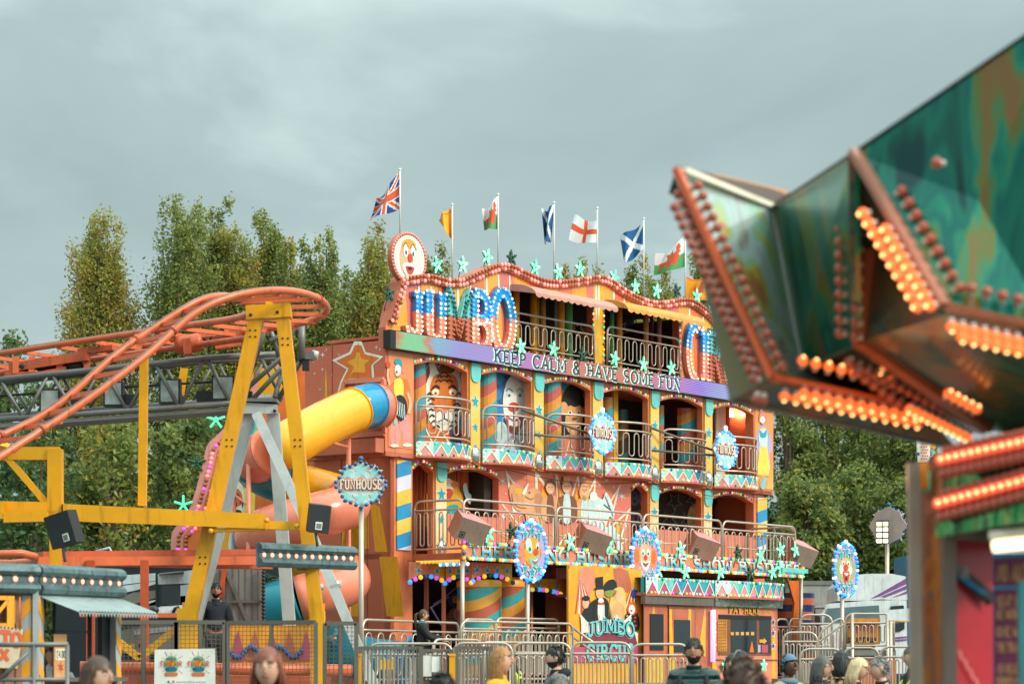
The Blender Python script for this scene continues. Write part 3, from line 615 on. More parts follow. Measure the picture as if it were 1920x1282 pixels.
# ---- first floor: mural wall, painted rooms
uB0, uB1, uC0 = U1[1][0], U1[1][1], U1[2][0]
b = MB(); b.box(uB1+.001, uC0-.001, .12, .3, Z1, Z2-.1, M_CORAL); zsB = fz(838, 963, N1); b.box(uB0, uB1, .125, .3, Z1, zsB, M_CORAL)
zsD = fz(1236, 992, N1)
for i in (3, 4): b.box(U1[i][0], U1[i][1], .125, .3, Z1, zsD, M_CORAL)
b.box(U1[2][1]-.02, U1[2][1]+.0, .1, .3, Z1, Z2-.1, MT['orange']); b.build('mural_wall', FH)
b = MB(); n1 = N1+.004
def spike(p0, tip, p1, k=1):
    fa(b, [p0, tip, p1], n1, k, MT['cream'], 0); c0 = tuple((p0[i]+tip[i]+p1[i])/3 for i in (0, 1)); s_ = .68
    q = [tuple(c0[i]+(p[i]-c0[i])*s_ for i in (0, 1)) for p in (p0, tip, p1)]; fa(b, q, n1, k+1, MT['deep'], 0)
    base = tuple((q[0][i]+q[2][i])/2 for i in (0, 1)); m0 = [tuple(base[i]+(p[i]-base[i])*.6+(0) for i in (0, 1)) for p in q]; fa(b, m0, n1, k+2, MT['yel'], 0)
for sp in (((962, 960), (947, 880), (1004, 955)), ((1005, 955), (1003, 878), (1052, 950)), ((1045, 950), (1041, 881), (1066, 950)), ((1066, 950), (1084, 884), (1092, 960)), ((1085, 960), (1118, 890), (1112, 980)), ((1115, 985), (1164, 906), (1140, 1000)), ((1140, 990), (1182, 952), (1165, 1012)), ((975, 985), (936, 935), (985, 1025)), ((985, 1010), (918, 990), (990, 1030)), ((1150, 1000), (1180, 1012), (1150, 1028)), ((1060, 1000), (1042, 1028), (1080, 1028)), ((1090, 1000), (1105, 1030), (1120, 1005))): spike(*sp)
EL = mat('elephant_tan', 'CE9468', .5, var=.2)
fa(b, [(957, 935), (956, 912), (968, 905), (980, 913), (985, 922), (992, 916), (1006, 915), (1018, 930), (1018, 955), (1020, 985), (1010, 1000), (990, 1000), (985, 965), (968, 955)], n1, 5, EL)
fa(b, ell(972, 921, 7, 6.5), n1, 6, MT['yel']); fa(b, [(979, 924), (988, 908), (991, 908), (985, 926)], n1, 7, MT['cream']); fa(b, [(1004, 925), (1016, 930), (1018, 950), (1008, 965), (1003, 945)], n1, 6, mat('elephant_ear', 'B87C58', .5)); fa(b, ell(993, 923, 1.6, 1.6), n1, 7, MT['black'])
fl(b, [(985, 930), (996, 936), (1000, 932)], 1.4, n1, 7, MT['brown']); fl(b, [(960, 925), (962, 940), (972, 950), (988, 952)], 1.2, n1, 7, MT['brown'])
def bust(x_, y_, s_, hair, hm, coat, shirt, hat=None):
    fa(b, [(x_-15*s_, y_+60*s_), (x_-17*s_, y_+28*s_), (x_-9*s_, y_+16*s_), (x_+9*s_, y_+16*s_), (x_+17*s_, y_+28*s_), (x_+15*s_, y_+60*s_)], n1, 7, MT[coat])
    fa(b, [(x_-5*s_, y_+15*s_), (x_+5*s_, y_+15*s_), (x_+6*s_, y_+60*s_), (x_-6*s_, y_+60*s_)], n1, 8, MT[shirt])
    fa(b, ell(x_, y_+(3 if hair > 1 else -3)*s_, 10*s_, (14*hair/1.3 if hair > 1 else 12)*s_), n1, 8, MT[hm])
    fa(b, ell(x_, y_, 8*s_, 12*s_), n1, 9, MT['skinp']); fa(b, [(x_-8*s_, y_-3*s_), (x_-7*s_, y_-11*s_), (x_, y_-14*s_), (x_+7*s_, y_-11*s_), (x_+8*s_, y_-3*s_), (x_+4*s_, y_-8*s_), (x_-4*s_, y_-8*s_)], n1, 10, MT[hm])
    for d in (-3, 3): fa(b, ell(x_+d*s_, y_-1*s_, 1.3, .9, 8), n1, 10, MT['brown'])
    fl(b, [(x_-3*s_, y_+6*s_), (x_, y_+7.5*s_), (x_+3*s_, y_+6*s_)], 1.3, n1, 10, MT['white']); fl(b, [(x_, y_-1), (x_+1, y_+3*s_)], 1., n1, 10, MT['tan'])
    if hat: fa(b, [(x_-11*s_, y_-8*s_), (x_-6*s_, y_-10*s_), (x_-6*s_, y_-18*s_), (x_+6*s_, y_-18*s_), (x_+6*s_, y_-10*s_), (x_+11*s_, y_-8*s_)], n1, 11, MT[hat], 0)
bust(1032, 914, 1., 1, 'brown', 'tan', 'brown'); bust(1096, 919, .95, 1.6, 'hairp', 'tan', 'ice'); bust(1063, 912, 1.08, 1, 'brown', 'brown', 'ice', 'tan')
for pts in ([(1103, 940), (1118, 930), (1130, 936), (1136, 922), (1146, 938), (1152, 960), (1150, 972), (1143, 968), (1136, 985), (1125, 1005), (1108, 1000)], [(1128, 995), (1150, 985), (1160, 1005), (1168, 1028), (1158, 1030), (1150, 1010)]): fa(b, pts, n1, 8, MT['ice'])
fa(b, ell(1113, 930, 7, 9), n1, 9, MT['white']); fl(b, [(1135, 930), (1143, 950), (1150, 968)], 1.6, n1, 10, MT['dullgrey']); fl(b, [(1132, 945), (1148, 958)], 1.6, n1, 10, MT['black']); fa(b, ell(1142, 948, 1.6, 1.4, 8), n1, 10, MT['black']); fl(b, [(1122, 945), (1126, 965), (1120, 985)], 3, n1, 9, MT['white'])
for x_, y_, r_ in ((942, 901, 10), (944, 968, 9), (986, 888, 5), (1095, 895, 8), (1137, 900, 7), (1166, 930, 10), (1032, 887, 5), (1172, 985, 9), (948, 925, 3), (1155, 944, 3), (1124, 908, 3), (1150, 950, 2)):
    fa(b, [(x_+(r_ if i % 2 == 0 else r_*.16)*math.sin(i*math.pi/6), y_+(r_ if i % 2 == 0 else r_*.16)*math.cos(i*math.pi/6)) for i in range(12)], n1, 4, MT['white'], 0)
b.build('circus_mural', FH)
b = MB()     # painted curtain rooms behind arches A and B
b.box(.45, uB1+.6, .78, .82, Z1, Z2-.12, MT['cloth']); b.box(uB1-.28, uB1+.0, .33, .76, Z1, Z2-.12, MT['dark'])
for i in range(26): u_ = .5+i*.125; b.tube([(u_, .77, Z1), (u_+.03*math.sin(i), .77, Z2-.15)], .045, MT['cloth'], 6)
b.build('curtain', FH)
b = MB(); n2 = -.70
fa(b, [(838, 905), (846, 900), (855, 905), (868, 935), (872, 965), (838, 965)], n2, 1, MT['yel']); fa(b, ell(841, 912, 8, 16), n2, 2, MT['cream']); fa(b, [(836, 918), (846, 916), (850, 925), (840, 940), (836, 935)], n2, 3, MT['red']); fa(b, ell(853, 908, 7, 6), n2, 4, MT['deep'])
fa(b, [(868, 912), (874, 905), (878, 922), (884, 928), (882, 945), (874, 935)], n2, 3, MT['ice']); fa(b, [(838, 950), (858, 946), (860, 968), (838, 968)], n2, 4, MT['teal']); fa(b, [(800, 925), (812, 918), (812, 1000), (800, 1000)], n2, 2, MT['yel'], 0)
b.build('painted_clown', FH)
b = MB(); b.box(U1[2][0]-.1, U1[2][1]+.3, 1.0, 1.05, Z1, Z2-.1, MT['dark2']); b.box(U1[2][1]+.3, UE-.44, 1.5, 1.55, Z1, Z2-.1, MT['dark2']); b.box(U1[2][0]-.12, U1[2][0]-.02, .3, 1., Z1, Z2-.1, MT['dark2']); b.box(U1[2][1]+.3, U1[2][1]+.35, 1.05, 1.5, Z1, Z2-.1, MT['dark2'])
b.build('room_lining', FH)
b = MB()     # night-blue show lettering and dim figures inside the far rooms
NV = mat('night_blue_letter', '1C3350', .5); 
for t, x0, y0, wpx, hpx in (('BO', 1184, 945, 26, 26), ('ID', 1184, 984, 26, 30)):
    q = fw(x0, y0, -.85); lettering(b, t, lambda x_, z_, l_: Vector((q.x+x_, q.y-.002*l_, q.z+z_)), .3 if t == 'BO' else .36, NV, .24, .62)
for x_, y_ in ((1265, 940), (1300, 935), (1255, 975), (1290, 975)):
    fl(b, [(x_+(14 if i % 2 == 0 else 6)*math.sin(i*math.pi/5), y_+(18 if i % 2 == 0 else 8)*math.cos(i*math.pi/5)) for i in range(11)], 2, -1.46, 1, MT['dullgrey'], 0)
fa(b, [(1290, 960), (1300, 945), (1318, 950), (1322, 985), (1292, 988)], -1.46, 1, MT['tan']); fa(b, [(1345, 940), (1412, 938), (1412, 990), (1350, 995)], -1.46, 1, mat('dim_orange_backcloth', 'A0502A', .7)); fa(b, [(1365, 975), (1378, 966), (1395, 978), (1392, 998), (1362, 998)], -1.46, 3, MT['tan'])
for i in range(7): fl(b, [(1398, 960), (1384+i*5, 925-abs(i-3)*-3)], 1.6, -1.46, 4, MT['tan'], 0)
fa(b, [(1392, 950), (1402, 945), (1407, 965), (1404, 990), (1394, 990)], -1.46, 5, MT['cream']); fl(b, [(1240, 1000), (1262, 985), (1280, 1002), (1300, 985)], 2.4, -1.46, 3, MT['cream'], 0)
b.build('painted_figures', FH)

b = MB(); rs_ = random.Random(4)
def spark(mb, p, r_, nrm='y', m='cream'):
    for k in range(1):
        pts = [(r_*(1 if i % 2 == 0 else .16)*math.sin(i*math.pi/4), r_*(1 if i % 2 == 0 else .16)*math.cos(i*math.pi/4)) for i in range(8)]
        mb.flat([(p[0]+a, p[1], p[2]+c) if nrm == 'y' else (p[0], p[1]+a, p[2]+c) for a, c in pts], MT[m])
for i in range(70): spark(b, (uB1+.1+rs_.random()*(uC0-uB1-.2), .112, Z1+.1+rs_.random()*2.), .02+.05*rs_.random()**2)
for i in range(46): spark(b, (-.006, .1+2.1*rs_.random(), Z2+.1+2.2*rs_.random()), .015+.05*rs_.random()**3, 'x')
for i in range(34): spark(b, (.294, .2+2.*rs_.random(), ZDK+.3+4.6*rs_.random()), .015+.04*rs_.random()**3, 'x', 'lem')
for a, c in U2:
    for i in range(5): spark(b, (a+.1+(c-a-.2)*rs_.random(), -.006, ZLB-.03-.03*rs_.random()), .02)
b.build('painted_sparkle', FH)
b = MB()
for y_ in (.75, 1.5): b.box(-.012, .0, y_-.006, y_+.006, Z2, 8.62, MT['brown']); b.box(.288, .3, y_-.006, y_+.006, ZDK, Z2-.1, MT['brown'])
for k in range(1, 5): u_ = uB1+(uC0-uB1)*k/5; b.box(u_-.004, u_+.004, .116, .121, Z1, Z2-.12, MT['brown'])
b.build('panel_joint', FH)
b = MB()
for (x0, z0), (x1, z1) in (((.4, 6.15), (4.3, 6.1)), ((4.3, 6.1), (9.8, 6.14)), ((9.8, 6.14), (15.9, 6.1))): b.tube([(x0+(x1-x0)*i/10, -.03-.05*math.sin(i*1.3)**2*0-.0, z0+(z1-z0)*i/10-.16*math.sin(math.pi*i/10)) for i in range(11)], .008, MT['black'], 5)
b.build('cable', FH)
# ================================================================== gable, letters, screen
crest = [(727, 600), (735, 570), (744, 545), (749, 522), (775, 516), (802, 514), (822, 519), (845, 523), (870, 519), (905, 503), (930, 494), (942, 493), (958, 497), (990, 512), (1015, 522), (1040, 525), (1070, 523), (1100, 518), (1122, 516), (1140, 521), (1165, 539), (1190, 553), (1215, 562), (1240, 564), (1265, 560), (1289, 559), (1310, 570), (1335, 592), (1355, 625), (1366, 665), (1374, 712), (1380, 740)]
crest_u = [fw(x_, y_) for x_, y_ in crest]
def crest_z(u):
    for a, c in zip(crest_u, crest_u[1:]):
        if a.x <= u <= c.x: return a.z+(c.z-a.z)*(u-a.x)/max(1e-6, c.x-a.x)
    return crest_u[-1].z
u1a, u1b, u2a, u2b = fu(959), fu(1113), fu(1133), fu(1273)
zo1, zo2 = fz(960, 538), fz(1135, 566)          # heads of the two open balconies
zb_ = ZLB+.05; ul, ur = fw(722, 630).x+.0, fw(1380, 740).x
def wallrun(ua, ub, zlow, n=10):
    us = [ua+(ub-ua)*i/n for i in range(n+1)]
    return [(ua, 0, zlow), (ub, 0, zlow)]+[(u, 0, crest_z(u)) for u in reversed(us)]
b = MB()
left = [(0.02, 0, zb_), (u1a, 0, zb_)]+[(p.x, 0, p.z) for p in reversed([q for q in crest_u if q.x < u1a-.02])]+[(0.02, 0, crest_u[0].z-.15)]
left.insert(2, (u1a, 0, crest_z(u1a)))
b.prism(left, (0, .2, 0), M_GABLE, MT['rust'])
b.prism(wallrun(u1a, u1b, zo1, 12), (0, .2, 0), M_GABLE, MT['rust']); b.prism(wallrun(u1b, u2a, zb_, 3), (0, .2, 0), MT['yel'], MT['rust']); b.prism(wallrun(u2a, u2b, zo2, 12), (0, .2, 0), M_GABLE, MT['rust'])
rt = [(u2b, 0, zb_), (ur, 0, zb_)]+[(p.x, 0, p.z) for p in reversed([q for q in crest_u if q.x > u2b+.02])]+[(u2b, 0, crest_z(u2b))]
b.prism(rt, (0, .2, 0), M_GABLE, MT['rust'])
gab = b.build('gable', FH)
# scrolled lip along the crest with two rows of lamps
c2 = smooth([(p.x, p.z) for p in crest_u], 3, False)
b = MB(); P_ = [Vector((p.x, -.0, p.y)) for p in c2]
for a, c in zip(P_, P_[1:]):
    d = (c-a).normalized(); nn = Vector((-d.z, 0, d.x))
    b.hexa([a-nn*.2+Vector((0, -.05, 0)), c-nn*.2+Vector((0, -.05, 0)), c-nn*.2+Vector((0, .22, 0)), a-nn*.2+Vector((0, .22, 0)), a+Vector((0, -.09, 0)), c+Vector((0, -.09, 0)), c+Vector((0, .24, 0)), a+Vector((0, .24, 0))], MT['rust'])
b.build('crest_trim', FH)
b = MB(); rnd = random.Random(3)
for off in (.045, .15):
    l_, r_ = ribbon(c2, 2*off); pts = along([(p.x, -.1, p.y) for p in r_], .125)
    for i, p in enumerate(pts):
        lit = rnd.random() < (.5 if off > .1 else .35); b.dome(p, (0, -1, .1), .046, GB['k'] if lit else GB['r'])
b.build('bulb_row', FH)
b = MB()
for i, px in enumerate((785, 808, 832, 858, 882, 912, 934, 955)):   # painted glitter seams between the sun rays
    q = fw(px, 530); z1 = crest_z(q.x)-.25; z0 = z1-.9-.3*(i % 3)
    l_, r_ = ribbon([(q.x, z1), (q.x+.03, (z0+z1)/2), (q.x-.02, z0)], [.05, .09, .02]); b.flat([(p.x, -.006, p.y) for p in l_+r_[::-1]], MT['cream'])
for i, px in enumerate((1117, 1122, 1150, 1170, 1225, 1250, 1292, 1318)):
    q = fw(px, 560); z1 = crest_z(q.x)-.22; z0 = z1-.25-.6*(i in (0, 1, 6, 7))
    l_, r_ = ribbon([(q.x, z1), (q.x+.02, (z0+z1)/2), (q.x, z0)], [.05, .09, .02]); b.flat([(p.x, -.006, p.y) for p in l_+r_[::-1]], MT['cream'])
b.build('painted_glitter', FH)
def bigletter(ch, x0, x1, yt, yb, lit, tilt=0.):
    a = fw(x0, yb); c = fw(x1, yb); zt = fw(x0, yt).z; h = zt-a.z; W = GL[ch][0]; wu = c.x-a.x
    keep = GL[ch]
    if ch == 'C': GL['C'] = (.76, [arc(.42, .5, .34, .5, 62, 298, 14)], [])
    b = MB(); top, low = (MT['blue'], MT['coral']) if lit else (MT['aqua'], MT['rust'])
    fn = lambda x_, z_, l_: Vector((a.x+x_, -.12-.003*l_, a.z+z_))
    lettering(b, ch, fn, h, None, thick=.2, width=wu, serif=.28, split=lambda f: top if f > .54 else low, depth=.1)
    o = b.build('letter', FH)
    q = MB(); sx = wu/W; lines = []
    for k, s_ in enumerate(GL[ch][1]): lines.append([(u*sx, z*h) for u, z in s_])
    th = .2*min(h, sx*1.15)
    for pts in lines:
        fine = []
        l_, r_ = ribbon(pts, th*.8)
        for side in (l_, r_):
            for p in along([(v.x, 0, v.y) for v in side], .105):
                f = p.z/h
                key = (('b' if rnd.random() < .45 else 'bw') if lit else 't') if f > .54 else (('w' if rnd.random() < .8 else 'k') if lit else 'r')
                q.dome((a.x+p.x, -.145, a.z+p.z), (0, -1, 0), .036, GB[key])
    for u, z in GL[ch][2]:
        for d in (-.13, .13):
            q.dome((a.x+(u+d)*sx, -.148, a.z+(z*h if z > .5 else z*h)), (0, -1, 0), .034, GB[('bw' if lit else 't') if z > .5 else ('w' if lit else 'r')])
    q.build('bulb_row', o)
    e_ = MB(); fn2 = lambda x_, z_, l_: Vector((a.x+x_, -.015-.002*l_, a.z+z_)); lettering(e_, ch, fn2, h, MT['mag'] if lit else MT['brown'], thick=.27, width=wu, serif=.36); e_.build('backing_plate', o); GL[ch] = keep
bigletter('J', 754, 786, 545, 628, True); bigletter('U', 790, 828, 546, 638, True); bigletter('M', 832, 875, 548, 645, False); bigletter('B', 877, 911, 549, 652, True); bigletter('O', 914, 956, 545, 656, True)
bigletter('C', 1280, 1306, 610, 706, True); bigletter('I', 1305, 1324, 620, 711, True); bigletter('R', 1322, 1349, 624, 716, False); bigletter('C', 1350, 1370, 640, 722, True)
# LED strip
lm = bpy.data.materials.new('led_matrix'); lm.use_nodes = True; n, l = lm.node_tree.nodes, lm.node_tree.links; pb = n['Principled BSDF']; pb.inputs['Base Color'].default_value = (.01, .01, .012, 1)
t = n.new('ShaderNodeTexCoord'); s = n.new('ShaderNodeSeparateXYZ'); l.new(t.outputs['Object'], s.inputs[0])
r = n.new('ShaderNodeMapRange'); r.inputs[1].default_value = 0; r.inputs[2].default_value = UE; l.new(s.outputs[0], r.inputs[0])
z = n.new('ShaderNodeTexNoise'); z.inputs['Scale'].default_value = 1.6; mm_ = n.new('ShaderNodeMapping'); mm_.inputs['Scale'].default_value = (1, 1, 3.5); l.new(t.outputs['Object'], mm_.inputs[0]); l.new(mm_.outputs[0], z.inputs[0])
a = n.new('ShaderNodeMath'); a.operation = 'MULTIPLY_ADD'; a.inputs[1].default_value = .05; l.new(z.outputs['Fac'], a.inputs[0]); l.new(r.outputs[0], a.inputs[2])
k = n.new('ShaderNodeValToRGB'); l.new(a.outputs[0], k.inputs[0]); ee = k.color_ramp.elements; ee[0].position = .03; ee[0].color = (*lin('E08A5A'), 1); ee[1].position = .99; ee[1].color = (*lin('7058E0'), 1)
for p, c in ((.055, '8FDF9E'), (.085, '8FE0A8'), (.10, 'DE8A60'), (.118, '8FC4E0'), (.17, 'A9A0E6'), (.26, 'B49CE4'), (.33, 'D08AD0'), (.42, 'E08A78'), (.62, 'E2846A'), (.70, 'D286C8'), (.78, 'A284EA'), (.87, 'A6BCEA'), (.93, '9A78E6')): q = ee.new(p); q.color = (*lin(c), 1)
wv = n.new('ShaderNodeMath'); wv.operation = 'MULTIPLY'; wv.inputs[1].default_value = 2*math.pi/.042; l.new(s.outputs[2], wv.inputs[0]); sn = n.new('ShaderNodeMath'); sn.operation = 'SINE'; l.new(wv.outputs[0], sn.inputs[0])
r2 = n.new('ShaderNodeMapRange'); r2.inputs[1].default_value = -.5; r2.inputs[2].default_value = .6; r2.inputs[3].default_value = .28; r2.inputs[4].default_value = 1.05; l.new(sn.outputs[0], r2.inputs[0])
l.new(k.outputs[0], pb.inputs['Emission Color']); l.new(r2.outputs[0], pb.inputs['Emission Strength'])
zl0, zl1 = ZLB+.0, ZLB+.40
b = MB(); b.box(-.06, UE+.02, -.2, .0, zl0, zl1, MT['ledblk']); scr = b.build('led_screen', FH)
b = MB(); b.box(.12, UE, -.206, -.201, zl0+.02, zl1-.012, lm); b.build('led_face', scr)
b = MB(); a = fw(926, 688, .21); c = fw(1275, 725, .21); W = c.x-a.x; zz = zl0+.055
gl_ = E('led_pale_glow', 'BFE8DC', .9); dk_ = mat('unlit_led_letter', '2C3B36', .5)
for m, th, y_, se in ((gl_, .29, -.2085, .48), (dk_, .21, -.226, .42)):
    lettering(b, 'KEEP CALM & HAVE SOME FUN', lambda x_, z_, l_: Vector((a.x+x_, y_-.0022*l_, zz+z_)), .28, m, thick=th, width=W, serif=se, gap=.16)
b.build('led_lettering', scr)
# ---- third-floor balconies
b = MB(); b.box(.3, UE-.9, .05, 1.9, Z3-.06, Z3, MT['rust']); b.build('floor_slab', FH)
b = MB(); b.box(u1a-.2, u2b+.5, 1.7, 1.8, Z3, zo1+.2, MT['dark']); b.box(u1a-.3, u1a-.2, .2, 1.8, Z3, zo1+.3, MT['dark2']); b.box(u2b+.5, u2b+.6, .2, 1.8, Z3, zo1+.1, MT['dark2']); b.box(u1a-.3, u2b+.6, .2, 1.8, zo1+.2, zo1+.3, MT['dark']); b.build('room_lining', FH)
b = MB()
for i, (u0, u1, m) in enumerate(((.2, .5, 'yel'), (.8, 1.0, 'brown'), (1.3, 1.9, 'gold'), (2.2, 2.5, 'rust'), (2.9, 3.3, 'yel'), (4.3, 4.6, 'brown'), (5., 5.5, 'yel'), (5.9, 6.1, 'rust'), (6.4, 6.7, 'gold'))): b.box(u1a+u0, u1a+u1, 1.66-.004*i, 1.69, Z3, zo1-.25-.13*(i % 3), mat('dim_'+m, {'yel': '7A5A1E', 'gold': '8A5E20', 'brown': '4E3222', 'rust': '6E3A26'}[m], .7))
q = fw(1232, 622, -1.3)
for i, t_ in enumerate(('THIS', 'WAY')): lettering(b, t_, lambda x_, z_, l_: Vector((q.x+x_, 1.62-.002*l_, q.z-.3-i*.42+z_)), .3, MT['tan'], .2, .74)
for s_ in (1165, 1083): fl(b, [(s_+(13 if i % 2 == 0 else 6)*math.sin(i*math.pi/5), 618+(16 if i % 2 == 0 else 7)*math.cos(i*math.pi/5)) for i in range(11)], 2, -1.64, 1, MT['tan'], 0)
b.build('painted_boards', FH)
for i, (px, n_, m, r_) in enumerate(((967, -.15, 'gold', .09), (1000, -.4, 'gold', .09), (1007, -.7, 'yel', .06), (1018, -.6, 'tan', .07), (1042, -.9, 'ice', .05), (1052, -.35, 'gold', .09), (1066, -.3, 'green', .1), (1147, -.3, 'green', .06), (1161, -.4, 'gold', .08), (1211, -.4, 'tan', .07), (1222, -.9, 'mag', .05), (1236, -.5, 'pink', .06))):
    q = fu(px, n_); b = MB(); b.tube([(q, -n_, Z3), (q, -n_, zo1-.02+.18*(n_ < -.25))], r_, MT[m], 8); b.build('painted_post', FH)
for (a, c, yt) in ((u1a, u1b, fz(962, 586)), (u2a, u2b, fz(1137, 612))):
    b = MB(); rail(b, line((a+.04, -.06), (c-.06, -.06)), zl1+.02, yt, 9); b.build('railing', FH)
for px0, px1, py, m, na in ((956, 1116, 533, 'awnp', .75), (1133, 1284, 562, 'awny', .7)):
    a, c = fu(px0), fu(px1)-.1; z1 = fz(px0, py); b = MB(); k = 10
    for i in range(k):
        t0, t1 = i/k, (i+1)/k; f = lambda t_: (-na*math.sin(t_*1.35), z1-.24*(1-math.cos(t_*1.6)))
        (y0, za), (y1, zb2) = f(t0), f(t1); b.add([(a, y0, za), (c, y0, za), (c, y1, zb2), (a, y1, zb2)], [(0, 1, 2, 3)], MT[m], True)
    y1, ze = f(1); kk = 13
    for i in range(kk*4):
        s0, s1 = i/(kk*4), (i+1)/(kk*4); h = lambda s_: .06+.045*abs(math.sin(math.pi*kk*s_))
        b.flat([(a+(c-a)*s0, y1, ze), (a+(c-a)*s1, y1, ze), (a+(c-a)*s1, y1-.01, ze-h(s1)), (a+(c-a)*s0, y1-.01, ze-h(s0))], MT[m])
    for x_ in (a, c): b.prism([(x_, *f(i/k)) for i in range(k+1)]+[(x_, f(1)[0], z1-.27), (x_, 0, z1-.14)], (.012, 0, 0), MT[m])
    b.build('awning', FH)
b = MB()
for px in (1111, 1131, 1274): 
    u_ = fu(px)
    for i in range(11): b.dome((u_, -.02, zl1+.12+i*.135), (0, -1, 0), .032, GB[BSEQ[i % 10]])
for px0, px1 in ((962, 1108), (1136, 1270)):
    for i in range(22): b.dome((fu(px0)+(fu(px1)-fu(px0))*i/21, -.13, zl1+.0), (0, -1, .3), .03, GB['tgmotdgyt'[i % 9] if False else 'tgmotytgy'[i % 9]])
b.build('bulb_row', FH)
# round clown medallion on the left shoulder
def clownface(mb, P, kind, s_=1.):
    """P(x, z, layer): unit oval, x -1..1, z -1..1"""
    f = lambda pts, k, m: mb.flat([P(x_, z_, k) for x_, z_ in pts], m)
    def ln(pts, w_, k, m):
        l_, r_ = ribbon(smooth(pts, 3, False), w_)
        for i in range(len(l_)-1): mb.flat([P(q.x, q.y, k) for q in (l_[i], l_[i+1], r_[i+1], r_[i])], m)
    if kind == 0:      # faded face, tall white eyes
        f(ell(-.05, -.05, .62, .82), 1, MT['skinp']); f(smooth([(-.5, .35), (-.45, .7), (0, .85), (.4, .7), (.45, .35), (0, .5)], 3), 2, MT['gold']); f(ell(.5, .1, .32, .55), 2, MT['cream'])
        for x_ in (-.28, .2): f(ell(x_, .3, .16, .3), 3, MT['white']); f(ell(x_+.02, .22, .06, .1), 4, MT['navy']); ln([(x_-.17, .45), (x_, .66), (x_+.17, .45)], .04, 4, MT['brown'])
        f(ell(.02, .02, .16, .2), 5, MT['red']); f(smooth([(-.5, -.35), (0, -.2), (.5, -.35), (.3, -.75), (0, -.88), (-.3, -.75)], 3), 3, MT['white']); f(smooth([(-.3, -.4), (0, -.36), (.3, -.4), (.15, -.68), (0, -.74), (-.15, -.68)], 3), 4, MT['red']); f(ell(0, -.46, .14, .07), 5, MT['dark'])
    elif kind == 1:    # orange hair, blue grin, three-quarter
        f(ell(-.1, -.05, .8, .6), 1, MT['deep']); f(smooth([(-.4, .5), (.1, .6), (.55, .4), (.6, -.1), (.45, -.5), (.1, -.62), (-.3, -.4), (-.5, 0)], 3), 2, MT['gold'])
        f(smooth([(-.35, .45), (-.1, .55), (.05, .2), (0, -.05), (-.2, -.02), (-.36, .15)], 3), 3, MT['ice']); f(ell(-.12, .1, .09, .1), 4, MT['teal']); f(ell(-.1, .1, .04, .05), 5, MT['black']); f(ell(.42, .25, .1, .16), 3, MT['ice']); f(ell(.42, .18, .05, .07), 4, MT['black'])
        f(ell(.3, .0, .17, .14), 5, MT['red']); f(smooth([(-.2, -.28), (.1, -.3), (.45, -.12), (.55, -.2), (.45, -.5), (.2, -.64), (-.05, -.5)], 3), 4, MT['aqua']); f(smooth([(.02, -.36), (.25, -.33), (.45, -.24), (.38, -.44), (.2, -.52)], 3), 5, MT['mag']); f(smooth([(.05, -.36), (.25, -.33), (.43, -.25), (.3, -.38)], 3), 6, MT['white'])
        for x_, z_ in ((-.6, .2), (-.7, -.1), (-.55, -.35)): f(ell(x_, z_, .2, .16), 2, MT['coral'])
    elif kind == 2:    # broad smile, ginger sides
        for x_ in (-.62, .62): f(ell(x_, .0, .34, .5), 1, MT['coral']); f(ell(x_*1.05, .05, .2, .3), 2, MT['deep'])
        f(smooth([(-.4, .5), (0, .62), (.4, .5), (.45, 0), (.25, -.5), (0, -.62), (-.25, -.5), (-.45, 0)], 3), 2, MT['skinp'])
        for x_ in (-.2, .2): f(ell(x_, .22, .13, .17), 3, MT['ice']); f(ell(x_, .18, .05, .07), 4, MT['black'])
        f(ell(0, .0, .14, .12), 4, MT['red']); f(smooth([(-.38, -.12), (0, -.2), (.38, -.12), (.2, -.45), (0, -.55), (-.2, -.45)], 3), 3, MT['white']); f(smooth([(-.26, -.2), (0, -.26), (.26, -.2), (0, -.42)], 3), 4, MT['brown'])
    else:              # open laughing mouth, green ground
        f(ell(0, 0, .85, .66), 1, mat('sage_ground', '8FA86A', .5)); f(smooth([(-.5, .35), (0, .55), (.5, .35), (.45, -.25), (.1, -.6), (-.15, -.6), (-.45, -.25)], 3), 2, MT['skinp'])
        for x_ in (-.22, .2): f(ell(x_, .3, .13, .13), 3, MT['white']); f(ell(x_, .28, .05, .06), 4, MT['black']); f(ell(x_*2, 0, .17, .2), 3, MT['cream'])
        f(ell(-.02, .12, .2, .16), 5, MT['red']); f(smooth([(-.3, -.1), (0, -.05), (.3, -.1), (.2, -.5), (0, -.62), (-.18, -.5)], 3), 4, MT['red']); f(smooth([(-.2, -.16), (0, -.13), (.2, -.16), (0, -.26)], 3), 5, MT['white']); f(ell(.0, -.4, .1, .1), 5, MT['dark'])
b = MB(); q = fw(770, 484, .1); rx, rz = .64, .58
rx = (fw(803, 484, .1).x-fw(737, 484, .1).x)/2; rz = (fz(770, 435, .1)-fz(770, 533, .1))/2
b.prism([(q.x+x_*rx, -.06, q.z+z_*rz) for x_, z_ in ell(0, 0, 1, 1, 32)], (0, .12, 0), MT['pink'], MT['rust'])
med = b.build('clown_medallion', FH)
b = MB(); b.flat([(q.x+x_*rx, -.066, q.z+z_*rz) for x_, z_ in ell(0, 0, .86, .88, 32)], MT['cream']); clownface(b, lambda x_, z_, k: Vector((q.x+x_*rx*.84, -.068-.004*k, q.z+z_*rz*.86)), 0); b.build('painted_face', med)
b = MB()
for x_, z_ in ell(0, 0, .93, .94, 44): b.dome((q.x+x_*rx, -.06, q.z+z_*rz), (0, -1, 0), .038, MT['pink'])
b.build('bulb_row', med)
